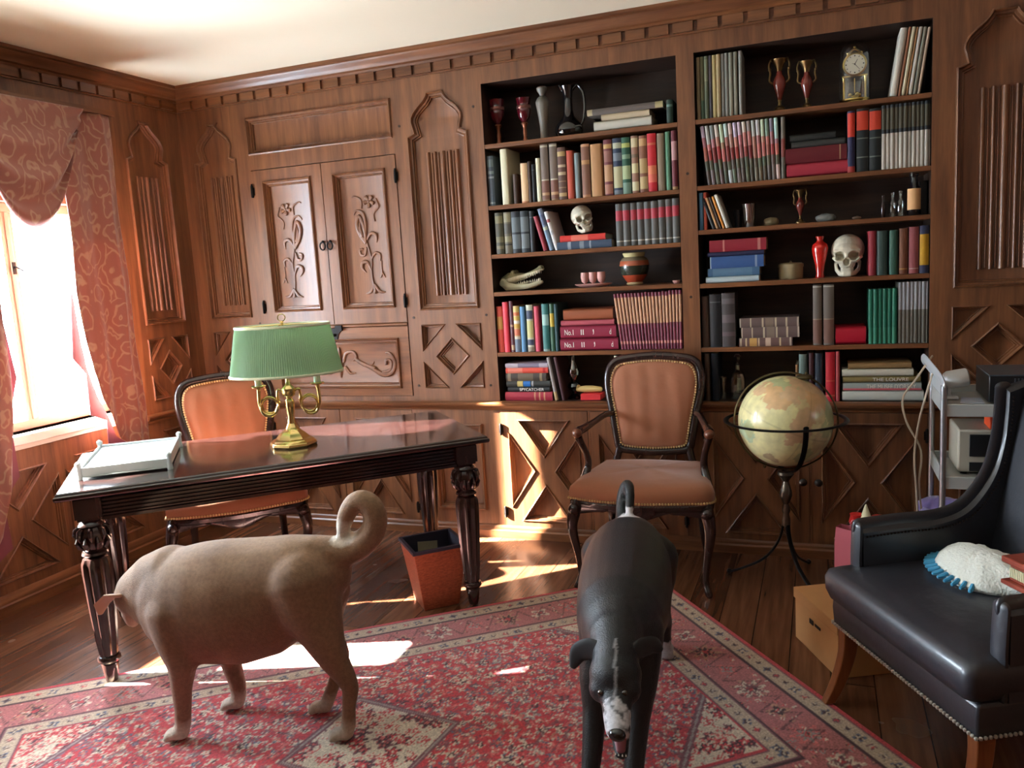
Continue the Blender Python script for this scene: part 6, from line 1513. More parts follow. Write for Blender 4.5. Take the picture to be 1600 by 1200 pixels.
def place_upright():
    lastx = {}; cache = {}
    for sd, sh, x0, x1, h, lean, st, label, group, dp in BOOKS_UP:
        X0, X1 = LX[sd]; z = SZ[sd][sh-1]
        top = (SZ[sd][sh-2]-.024 if sh > 1 else ZT)-z
        x0 = max(x0, X0+.003, lastx.get((sd, sh), 0)+.0005); x1 = min(max(x1, x0+.006), X1-.003); T = x1-x0-.0008
        h = min(h, top-.006); lastx[(sd, sh)] = x1
        key = (round(T, 3), round(h, 2), st) if group else None
        if key and key in cache: me, pm, hh = cache[key]
        else:
            L = h if not lean else math.hypot(h, lean)
            L = min(L, top-.008)
            if lean: T *= math.cos(math.atan2(lean, h))*.88
            me, pm = book_mesh(L, T, min(dp, .2)-random.uniform(0, .02), st); hh = L
            if key: cache[key] = (me, pm, L)
        M = Matrix.Translation(((x0+x1)/2, .016+random.uniform(0, .006), z+.0008))
        if lean:
            a = math.atan2(lean, h); ca = math.cos(a)
            piv = T/2 if lean > 0 else -T/2
            sc = 1.0
            M = Matrix.Translation(((x0+x1)/2+piv, .018, z+.0012)) @ Matrix.Rotation(a, 4, 'Y') @ Matrix.Translation((-piv, 0, 0))
        add_book(me, pm, M, label, group or None)
def place_flat():
    WT = mat('white lettering', (226, 222, 210), .6); GL = mat('gilt lettering', (206, 170, 110), .4, .3); RDL = mat('pink band', (196, 90, 96), .6)
    for sd, sh, x0, x1, z, th, st, label, txt in BOOKS_FLAT:
        L = x1-x0; th = th-.0006
        dp = min(.23, max(.15, L*.72)) if st not in ('rasp', 'redbox', 'whiteg') else .19
        dp = min(dp, .24)
        me, pm = book_mesh(L, th, dp, st)
        # lying: spine faces the room, head to the right
        M = Matrix.Translation((x0, .016+random.uniform(0, .008), z+th/2+.0006)) @ Matrix.Rotation(R(90), 4, 'Y')
        o = add_book(me, pm, M, label, None)
        TM = lambda f0, w: Matrix.Translation((0, -min(.006, th*.22)-.0004, f0*L)) @ Matrix(((0, -1, 0, 0), (0, 0, -1, 0), (1, 0, 0, 0), (0, 0, 0, 1)))
        if txt:
            f, w = (.58, .58) if txt == 'SPYCATCHER' else ((.62, .46) if 'LOUVRE' in txt else (.62, .62))
            text_mesh(txt, .02, WT, o, TM(f, w), width=L*w, height=th*.55)
        if st == 'marlie':
            for f, w, tx in ((.16, .16, 'No.1'), (.40, .05, 'II'), (.60, .02, ','), (.90, .03, 'd')): text_mesh(tx, .02, WT, o, TM(f, w), width=L*w, height=th*.42)
        if st == 'pinkscript': text_mesh('Meissen Porcelain', .02, WT, o, TM(.38, .6), width=L*.6, height=th*.5) if 0 else None
        if st == 'artpink':
            mb = MB(); mb.box(-th/2+th*.70, -th/2+th*.92, -.0075, -.0070, .002, L-.002); b = mb.done('pink_stripe', RDL, o)
place_upright(); place_flat()

# ---------------------------------------------------------------- ornaments on the shelves
def lathe_obj(name, cat, label, loc, prof, m, n=28, group=None, flat=1.0):
    mb = MB(); mb.lathe(prof, n, sy=flat); o = mb.done(name, m, smooth=50); o.location = loc; return tag(o, label, cat, group)
RUBY = mat('ruby glass', (84, 10, 24), .12, spec=.8, coat=.4); COPPER = mat('copper stem', (150, 92, 66), .35, .6)
def goblet(x, z, h, label, grp=None):
    t = thing('goblet', label, 'goblet', (x, .10, z+.0005)); k = h/.24
    a = MB(); a.lathe([(.0, .108), (.012, .110), (.030, .135), (.038, .17), (.036, .185), (.034, .20), (.040, .235), (.041, .24), (.038, .24), (.032, .20), (.032, .15), (.0, .125)], 24)
    a.bm.transform(Matrix.Diagonal((k, k, k, 1))); b = a.done('bowl', RUBY, t)
    a = MB(); a.lathe([(.038, .183), (.040, .186), (.040, .198), (.038, .201)], 24, cap=False); a.bm.transform(Matrix.Diagonal((k, k, k, 1))); a.done('band', mat('rose gold band', (150, 96, 86), .3, .7), b)
    a = MB(); a.lathe([(0, 0), (.030, 0), (.031, .004), (.014, .012), (.009, .03), (.012, .05), (.009, .08), (.014, .095), (.020, .105), (.014, .112), (0, .112)], 20); a.bm.transform(Matrix.Diagonal((k, k, k, 1))); a.done('stem', COPPER, t)
goblet(2.051, LS[0], .238, 'larger ruby glass goblet at the left end of the top shelf'); goblet(2.202, LS[0], .228, 'smaller ruby glass goblet between the first goblet and stone vase')
lathe_obj('tall_vase', 'vase', 'tall slender grey stone vase left of the black jug', (2.304, .11, LS[0]+.0005), [(0, 0), (.020, 0), (.018, .03), (.020, .08), (.028, .14), (.036, .19), (.036, .20), (.026, .218), (.014, .228), (.016, .24), (.026, .255), (.029, .268), (.022, .275), (.012, .275), (.010, .24), (0, .24)], mat('grey soapstone', (116, 110, 100), .4, bump=(30, .3)))
def jug():
    m = mat('black glazed ceramic', (10, 10, 14), .08, spec=.8, coat=.6); t = thing('black_jug', 'glossy black long-necked jug with big handle on the top shelf', 'jug', (2.440, .12, LS[0]+.0005))
    a = MB(); a.lathe([(0, 0), (.045, 0), (.066, .012), (.074, .035), (.070, .062), (.050, .085), (.030, .11), (.024, .14), (.023, .19), (.026, .225), (.034, .255), (.036, .262), (.030, .262), (.022, .23), (.018, .15), (0, .13)], 32); a.done('body', m, t)
    a = MB(); P = spline([(.020, 0, .235), (.055, 0, .262), (.082, 0, .22), (.088, 0, .15), (.080, 0, .09), (.062, 0, .055)], 6); a.tube(P, lerpl([.007, .008, .007, .006], len(P)), 10); a.done('handle', m, t)
    a = MB(); a.tube([(-.018, 0, .235), (-.036, 0, .262), (-.044, 0, .272)], [.012, .010, .005], 10); a.done('spout', m, t)
jug()
def teeth(mb, a, b, n, h, down):
    A, B = Vector(a), Vector(b)
    for i in range(n):
        p = A+(B-A)*((i+.5)/n); hh = h*(1+.3*math.sin(i*2.1)); mb.lathe([(.0028, 0), (.0022, hh*.6*down), (.0003, hh*down)], 6, p)
def croc():
    BONE = mat('ivory bone', (206, 198, 164), .6, var=(30, .12), bump=(60, .3)); GB = mat('greenish bone top', (120, 116, 88), .7, bump=(50, .5))
    t = thing('crocodile_skull', 'small crocodile skull with gaping toothed jaws on the fourth shelf', 'skull', (2.145, .12, LS[3]+.0005))
    a = MB(); P = [(-.112, 0, .052), (-.08, 0, .068), (-.04, 0, .074), (.01, 0, .078), (.055, 0, .094), (.090, 0, .110), (.104, 0, .112)]
    a.tube(P, [(.034, .030), (.046, .034), (.044, .026), (.030, .015), (.024, .013), (.022, .014), (.016, .012)], 14, up=(0, 0, 1))
    a.sphere((-.055, -.026, .098), .015, 10, 8); a.sphere((-.055, .026, .098), .015, 10, 8); a.sphere((.098, 0, .120), .015, 10, 8, (1.2, 1.2, .7))
    me = remesh(a, .0024, 4)
    finish(me, 'upper_jaw', attr_mat('crocodile bone', .6, noise_scale=60, noise_amt=.15, bump=(120, .4)), t, lambda c: S(222, 214, 180)[:3] if c.z < .082+.22*(c.x+.02) else S(140, 134, 98)[:3])
    a = MB()
    for s in (-1, 1): a.tube([(-.118, s*.034, .050), (-.09, s*.038, .026), (-.04, s*.032, .020), (.03, s*.022, .022), (.078, s*.012, .034), (.098, s*.005, .040)], [(.010, .024), (.010, .024), (.011, .019), (.011, .014), (.010, .013), (.008, .010)], 10)
    a.tube([(-.02, 0, .012), (.05, 0, .016), (.09, 0, .032)], [(.024, .008), (.016, .007), (.008, .006)], 10)
    me = remesh(a, .0024, 3); finish(me, 'lower_jaw', BONE, t)
    a = MB()
    for s in (-1, 1): teeth(a, (-.03, s*.030, .064), (.098, s*.016, .104), 11, .014, -1); teeth(a, (-.03, s*.030, .034), (.092, s*.010, .048), 11, .013, 1)
    a.done('teeth', mat('pale teeth', (236, 230, 206), .4), t)
croc()
def human_skull(loc, rz, k, label, tilt=0.0, jaw=True):
    a = MB()
    a.sphere((0, .018, .118), .070, 24, 18, (1.0, 1.18, .98)); a.sphere((0, -.035, .105), .056, 20, 14, (1.02, .8, .85))
    a.sphere((0, -.052, .062), .036, 16, 12, (1.0, .7, 1.0)); a.tube([(-.052, -.045, .078), (-.036, -.066, .072), (0, -.070, .064), (.036, -.066, .072), (.052, -.045, .078)], [.010, .013, .010, .013, .010], 10)
    a.tube([(-.052, -.04, .078), (-.064, -.01, .082)], [.008, .006], 8); a.tube([(.052, -.04, .078), (.064, -.01, .082)], [.008, .006], 8)
    a.tube([(-.050, -.058, .112), (-.02, -.072, .110), (0, -.070, .106), (.02, -.072, .110), (.050, -.058, .112)], [.008, .009, .007, .009, .008], 10)
    if jaw:
        a.tube([(-.050, .0, .062), (-.046, -.006, .030), (-.030, -.040, .012), (-.012, -.062, .010), (.012, -.062, .010), (.030, -.040, .012), (.046, -.006, .030), (.050, .0, .062)], [(.006, .010), (.007, .011), (.008, .012), (.010, .012), (.010, .012), (.008, .012), (.007, .011), (.006, .010)], 10)
        a.sphere((0, -.056, .030), .026, 14, 10, (1.1, .55, .8))
    me = remesh(a, .0032, 3)
    for v in me.vertices:
        c = v.co
        for cx, cz, r, dd in ((-.029, .090, .0235, .050), (.029, .090, .0235, .050), (0, .066, .0140, .030)):
            if c.y < -.02:
                d = math.hypot((c.x-cx), (c.z-cz)*(1.1 if cx else .75))
                if d < r: v.co.y += dd*(1-(d/r)**4)
        for zz in (.040,):
            if abs(c.x) < .030 and abs(c.z-zz) < .0022 and c.y < -.045: v.co.y += .004
        if abs(c.x) < .028 and .026 < c.z < .054 and c.y < -.045: v.co.y += .0016*math.cos(c.x*2*PI/.0075)
        if c.y > -.06 and abs(c.x) > .040 and .055 < c.z < .10 and c.y < .0: v.co.x *= .93
    def col(c):
        e = noise.noise(c*60)*.5+noise.noise(c*24)*.5
        q = 1+.12*e; return tuple(x*q for x in S(206, 200, 180)[:3])
    z0 = min(v.co.z for v in me.vertices)
    for v in me.vertices: v.co.z -= z0
    me.transform(Matrix.Scale(k, 4))
    o = finish(me, 'human_skull', attr_mat('old skull bone', .65, noise_scale=40, noise_amt=.14, bump=(70, .25)), None, col)
    o.location = loc; o.rotation_euler = (tilt, 0, rz); tag(o, label, 'skull'); return o
zz = LS[2]+.0409+.0324+.001
s1 = human_skull((2.513, .095, zz), R(38), .80, 'white skull model tilted on the lying red book'); s1.rotation_euler = (R(-4), R(-12), R(24)); s1.location.z = zz+.008
human_skull((3.787, .105, RS[3]+.0005), R(-4), 1.06, 'grey skull model upright beside the red vase')
PINK = mat('pink pottery', (206, 150, 140), .55)
def tray3():
    t = thing('serving_tray', 'small pale pink dish carrying three little cups', 'tray', (2.535, .115, LS[3]+.0005))
    a = MB(); a.lathe([(0, .0), (.060, .0), (.095, .010), (.103, .016), (.100, .018), (.06, .006), (0, .005)], 30, sy=.55); a.done('dish', PINK, t)
    for i, x in enumerate((-.046, -.002, .044)):
        mb = MB(); mb.lathe([(0, 0), (.014, 0), (.014, .003), (.006, .008), (.006, .014), (.018, .024), (.022, .045), (.021, .072), (.018, .072), (.018, .04), (0, .024)], 20)
        o = mb.done('small_cup', PINK); o.location = (2.535+x, .115, LS[3]+.0062); tag(o, ['left', 'middle', 'right'][i]+' one of three little pink cups on the pink dish', 'cup', 'little pink cups')
tray3()
def banded(name, label, loc, prof, bands, cat='vase', n=32):
    mats = []; slot = {}; a = MB()
    for (r0, z0), (r1, z1) in zip(prof, prof[1:]):
        zm = (z0+z1)/2; c = None
        for lo, hi, cc in bands:
            if lo <= zm < hi: c = cc
        c = c or bands[0][2]
        if c not in slot: slot[c] = len(mats); mats.append(mat('glaze '+str(c), c, .25, coat=.3))
        a.mi = slot[c]
        A = a.ring([(max(r0, 1e-4)*math.cos(2*PI*i/n), max(r0, 1e-4)*math.sin(2*PI*i/n), z0) for i in range(n)]); B = a.ring([(max(r1, 1e-4)*math.cos(2*PI*i/n), max(r1, 1e-4)*math.sin(2*PI*i/n), z1) for i in range(n)]); a.bridge(A, B)
    bmesh.ops.remove_doubles(a.bm, verts=a.bm.verts[:], dist=1e-6)
    o = a.done(name, mats, smooth=50); o.location = loc; return tag(o, label, cat)
banded('painted_vase', 'round painted pottery vase with red and black bands on the fourth shelf', (2.757, .12, LS[3]+.0005), [(0, 0), (.040, 0), (.044, .006), (.040, .015), (.052, .03), (.066, .052), (.075, .078), (.078, .10), (.074, .125), (.062, .14), (.052, .145), (.056, .155), (.060, .165), (.054, .168), (.046, .150), (0, .148)],
       [(0, .02, (176, 150, 110)), (.02, .055, (172, 70, 44)), (.055, .062, (206, 180, 110)), (.062, .102, (36, 44, 34)), (.102, .11, (206, 180, 110)), (.11, .13, (170, 90, 60)), (.13, .146, (120, 110, 90)), (.146, .2, (190, 180, 130))])
o = lathe_obj('small_dish', 'dish', 'tiny pale dish at the right end of the fourth shelf', (2.985, .045, LS[3]+.0005), [(0, 0), (.014, 0), (.020, .014), (.018, .015), (0, .005)], PINK)
def oil_lamp():
    t = thing('oil_lamp', 'black glass oil lamp with slender chimney on the bottom shelf', 'lamp', (2.408, .09, ZB+.0008)); m = mat('black lamp glass', (12, 12, 16), .06, spec=.9, coat=.5)
    a = MB(); a.lathe([(0, 0), (.040, 0), (.042, .006), (.024, .016), (.010, .026), (.012, .04), (.028, .052), (.036, .068), (.030, .084), (.014, .092), (.016, .10), (0, .10)], 26); a.done('font', m, t)
    a = MB(); a.lathe([(.016, .10), (.030, .125), (.034, .145), (.026, .17), (.014, .20), (.010, .235), (.011, .242)], 22, cap=False); a.done('chimney', clear_glass('smoked glass', (.25, .25, .28), .5), t)
oil_lamp()
mb = MB(); mb.box(-.055, .055, -.05, .05, 0, .033); o = mb.done('small_red_box', mat('matte red card', (214, 40, 44), .6), bevel=.002); o.location = (2.513, .08, ZB+.0008); tag(o, 'small red box beside the oil lamp on the bottom shelf', 'box')
mb = MB(); mb.tube([(-.06, 0, .018), (-.02, 0, .020), (.02, 0, .020), (.06, 0, .018)], [(.016, .014), (.019, .018), (.019, .018), (.016, .014)], 12); mb.sphere((-.06, 0, .03), .014, 10, 8); o = mb.done('wooden_toy', mat('buff wood', (206, 176, 110), .6)); o.location = (2.495, .075, ZB+.0355); tag(o, 'buff coloured wooden toy lying on the small red box', 'ornament')
def urn(x, z, h, label, y=.11):
    t = thing('mounted_urn', label, 'urn', (x, y, z+.0005)); k = h/.25; m = mat('red marbled porcelain', (120, 52, 44), .2, coat=.5, var=(30, .3)); g = mat('antique gilt', (122, 100, 66), .35, .9)
    Mx = Matrix.Diagonal((k, k, k, 1))
    a = MB(); a.lathe([(.0, .058), (.009, .060), (.018, .09), (.029, .125), (.030, .14), (.024, .160), (.015, .172), (.012, .19), (.0, .19)], 24); a.bm.transform(Mx); a.done('body', m, t)
    a = MB(); a.lathe([(0, 0), (.034, 0), (.034, .012), (.026, .016), (.022, .026), (.010, .034), (.007, .05), (.010, .060), (0, .060)], 20); a.bm.transform(Mx); a.done('foot', g, t)
    a = MB(); a.lathe([(.012, .188), (.015, .20), (.024, .222), (.034, .235), (.036, .242), (.030, .244), (.012, .22), (.0, .21)], 20); a.bm.transform(Mx); a.done('rim', g, t)
    for s in (-1, 1):
        a = MB(); P = spline([(s*.026, 0, .135), (s*.044, 0, .15), (s*.040, 0, .185), (s*.046, 0, .215), (s*.036, 0, .245), (s*.028, 0, .235)], 5); a.tube(P, lerpl([.004, .005, .0035], len(P)), 8); a.sphere((s*.043, 0, .20), .007, 8, 6); a.bm.transform(Mx); a.done('handle', g, t)
urn(3.488, RS[0], .255, 'larger marbled red urn with gilt handles on the top shelf'); urn(3.610, RS[0], .228, 'smaller marbled red urn right of the larger one on the top shelf'); urn(3.576, RS[2], .165, 'little red urn with gilt handles alone on the third shelf')
def clock():
    t = thing('anniversary_clock', 'brass anniversary clock under a clear glass dome on the top shelf', 'clock', (3.818, .12, RS[0]+.0005)); g = mat('bright brass', (222, 196, 120), .22, 1.0)
    a = MB(); a.lathe([(0, 0), (.076, 0), (.078, .006), (.074, .014), (.066, .018), (.066, .024), (0, .024)], 36); a.done('base', g, t)
    a = MB(); a.lathe([(.066, .022), (.0665, .20), (.062, .235), (.048, .262), (.026, .280), (.0, .287)], 36, cap=False); a.done('glass_dome', clear_glass('dome glass', (.96, .97, .98), .16), t)
    a = MB()
    for s in (-1, 1): a.lathe([(.007, .024), (.007, .03), (.0055, .034), (.0055, .12), (.008, .126), (.008, .132)], 12, (s*.046, 0, 0))
    a.box(-.054, .054, -.010, .010, .126, .132); a.done('columns', g, t)
    C = Matrix.Translation((0, -.018, .178)) @ Matrix.Rotation(R(90), 4, 'X')
    a = MB(C); a.lathe([(0, -.03), (.048, -.03), (.052, -.004), (.052, .004), (.045, .006), (.0435, .002)], 36); a.done('bezel', g, t)
    a = MB(C); a.lathe([(0, .0025), (.0435, .0025), (.0435, .0035), (0, .0035)], 36); dl = a.done('dial', mat('ivory dial', (236, 232, 206), .4), t)
    a = MB(C)
    for i in range(12):
        th = 2*PI*i/12; r0, r1 = .034, .040; w = .0016 if i % 3 else .0026
        c, s = math.cos(th), math.sin(th); V = [a.v((r*c-q*s, r*s+q*c, .0040)) for r, q in ((r0, -w), (r1, -w), (r1, w), (r0, w))]; a.f(V)
    a.done('hour_marks', mat('black ink', (20, 20, 20), .6), dl, smooth=0)
    a = MB(C)
    for th, ln, w in ((R(-50), .034, .0012), (R(-30+190), .012, .001), (R(60), .024, .0018)):
        c, s = math.cos(th), math.sin(th); V = [a.v((r*c-q*s, r*s+q*c, .0046)) for r, q in ((-.004, -w), (ln, -w*.5), (ln, w*.5), (-.004, w))]; a.f(V)
    a.done('hands', mat('black ink', (20, 20, 20), .6), dl, smooth=0)
    a = MB(); a.lathe([(.0, .03), (.020, .034), (.022, .040), (.008, .048), (.003, .06), (.002, .12)], 14)
    for i in range(4): th = i*PI/2+.4; a.sphere((.022*math.cos(th), .022*math.sin(th), .046), .010, 10, 8)
    a.done('pendulum', g, t)
    a = MB(); a.tube([(-.03, 0, .226), (-.015, 0, .240), (0, 0, .250), (.015, 0, .240), (.03, 0, .226)], [.004, .005, .007, .005, .004], 8); a.sphere((0, 0, .256), .007, 8, 6); a.sphere((-.03, 0, .232), .006, 8, 6); a.sphere((.03, 0, .232), .006, 8, 6); a.done('crest', g, t)
clock()
z3 = RS[2]+.0005
lathe_obj('dark_tumbler', 'cup', 'short dark tumbler left of the silver beaker', (3.284, .13, z3), [(0, 0), (.017, 0), (.021, .088), (.018, .088), (.015, .006), (0, .006)], mat('dark pewter', (70, 72, 80), .25, .8))
lathe_obj('silver_beaker', 'cup', 'shiny tapered silver beaker on the third shelf', (3.341, .09, z3), [(0, 0), (.023, 0), (.024, .004), (.034, .110), (.035, .112), (.032, .112), (.022, .006), (0, .006)], mat('bright silver', (206, 212, 220), .12, 1.0))
def rock(name, label, loc, r, sc, m, seed, cat='ornament'):
    a = MB(); a.sphere((0, 0, 0), r, 22, 14, sc); 
    for v_ in a.bm.verts:
        v_.co *= 1+.22*noise.noise(v_.co*(1.2/r)+Vector((seed, 0, 0)))
    zm = min(v_.co.z for v_ in a.bm.verts)
    for v_ in a.bm.verts: v_.co.z = max(v_.co.z-zm, r*.12)-r*.12
    o = a.done(name, m, smooth=60); o.location = loc; return tag(o, label, cat)
rock('seashell', 'dim beige shell lying right of the silver beaker', (3.440, .11, z3), .030, (1.25, .9, .75), mat('beige shell', (140, 124, 92), .5, bump=(60, .4)), 1)
rock('glass_paperweight', 'greyish glassy rock lying right of the little urn', (3.690, .10, z3), .028, (1.6, 1, .75), mat('grey quartz', (128, 134, 132), .2, spec=.8, bump=(60, .5)), 4)
rock('pebble', 'tiny dim pebble in the middle of the third shelf', (3.825, .06, z3), .012, (1.5, 1, .7), mat('brown pebble', (120, 96, 80), .5), 7)
def bottle(name, label, x, y, z, h, r, m, neck=.4, cat='bottle', extra=None):
    t = thing(name, label, cat, (x, y, z)); a = MB()
    a.lathe([(0, 0), (r*.95, 0), (r, r*.1), (r, h*.58), (r*.85, h*.66), (r*neck, h*.74), (r*neck, h*.93), (r*neck*1.25, h*.94), (r*neck*1.25, h), (r*neck*.8, h), (0, h*.98)], 22); a.done('glass_body', m, t)
    if extra: extra(t, h, r)
    return t
CG = clear_glass('clear bottle glass', (.80, .84, .82), .35)
bottle('small_bottle', 'thin little dark bottle leftmost of the glass bottles', 3.939, .09, z3, .10, .010, mat('dark bottle', (52, 36, 34), .12, coat=.5), .5)
bottle('small_bottle', 'squat clear glass bottle in the middle of the bottle group', 3.980, .11, z3, .112, .014, CG, .5)
bottle('small_bottle', 'clear glass bottle with dark base beside the labelled black one', 4.012, .09, z3, .116, .016, CG, .45)
def lab(t, h, r):
    a = MB(); n = 14
    A = [(r*1.02*math.cos(R(-160+140*i/n)), r*1.02*math.sin(R(-160+140*i/n))) for i in range(n+1)]
    lo = [a.v((x, y, h*.14)) for x, y in A]; hi = [a.v((x, y, h*.64)) for x, y in A]; a.bridge(lo, hi, closed=False); a.done('label', mat('peach paper label', (226, 176, 122), .7), t)
bottle('ink_bottle', 'black bottle with peach paper label at right of the third shelf', 4.066, .075, z3, .188, .029, mat('black bottle glass', (12, 12, 18), .08, spec=.9, coat=.4), .55, extra=lab)
mb = MB(); mb.box(-.016, .016, -.02, .02, 0, .155); o = mb.done('dark_box', mat('dark bottle box', (20, 20, 26), .4), bevel=.003); o.location = (4.107, .12, z3); tag(o, 'narrow black box squeezed right of the labelled bottle', 'box')
def tin():
    t = thing('round_tin', 'round beige and brown lidded box on the fourth shelf', 'box', (3.53, .12, RS[3]+.0005)); m = mat('beige tin', (150, 134, 100), .5, var=(20, .2))
    a = MB(); a.lathe([(.0, 0), (.054, 0), (.057, .006), (.057, .058), (0, .058)], 32); a.done('box_body', m, t)
    a = MB(); a.lathe([(.059, .056), (.060, .060), (.059, .072), (.050, .077), (.006, .079), (.005, .086), (0, .088)], 32); a.done('lid', m, t)
tin()
lathe_obj('red_vase', 'vase', 'glossy red baluster vase left of the grey skull', (3.664, .10, RS[3]+.0005), [(0, 0), (.020, 0), (.021, .006), (.017, .02), (.022, .06), (.034, .11), (.038, .14), (.034, .158), (.018, .17), (.014, .178), (.018, .19), (.019, .196), (.014, .196), (.010, .17), (0, .17)], mat('red lacquer', (196, 36, 30), .16, coat=.6))
def decanter():
    t = thing('glass_decanter', 'clear cut glass decanter with stopper left of the globe', 'decanter', (3.269, .11, ZB+.0008)); g = clear_glass('crystal', (.78, .80, .82), .4)
    a = MB(); a.lathe([(0, 0), (.036, 0), (.038, .01), (.038, .10), (.032, .125), (.014, .145), (.012, .17), (.018, .182)], 12); a.done('glass_body', g, t, smooth=20)
    a = MB(); a.lathe([(.006, .17), (.008, .185), (.018, .20), (.019, .212), (.010, .224), (0, .226)], 8); a.done('stopper', g, t, smooth=20)
    a = MB(); a.lathe([(0, 0), (.013, 0), (.014, .004), (.013, .06), (.022, .11), (.019, .112), (.011, .062), (0, .01)], 12); o = a.done('shot_glass', g, smooth=25); o.location = (3.198, .09, ZB+.0008); tag(o, 'tall narrow drinking glass left of the decanter', 'glass')
decanter()
# ---------------------------------------------------------------- dogs
def paw(a, c, d, r=.030, k=1.0):
    d = Vector(d).normalized(); s = d.cross(Vector((0, 0, 1))); c = Vector(c)
    a.tube([c-d*.018, c+d*.022], [(r*1.0, r*.72), (r*1.08, r*.62)], 12)
    for i in (-1.5, -.5, .5, 1.5):
        q = c+d*(.040-.006*abs(i))+s*(i*r*.52); a.sphere((q.x, q.y, .0175), .0135*k, 10, 8, (1, 1, 1.05))
def dog_extra(name, pts, r, m, parent, n=8):
    sp = spline(pts, 5); rr = [(x_, y_) for x_, y_ in zip(lerpl([q[0] if isinstance(q, tuple) else q for q in r], len(sp)), lerpl([q[1] if isinstance(q, tuple) else q for q in r], len(sp)))]
    a = MB(); a.tube(sp, rr, max(n, 12)); return a.done(name, m, parent, world=True, smooth=80)
NOSE = mat('wet dog nose', (16, 14, 15), .22, spec=.8); EYE = mat('dark brown eye', (34, 18, 10), .05, spec=1.0, coat=.6); CLAW = mat('dog claw', (60, 50, 44), .4)
def fur(name, rough=.6, **k): return attr_mat(name, rough, noise_scale=90, noise_amt=.16, bump=(260, .55), **k)

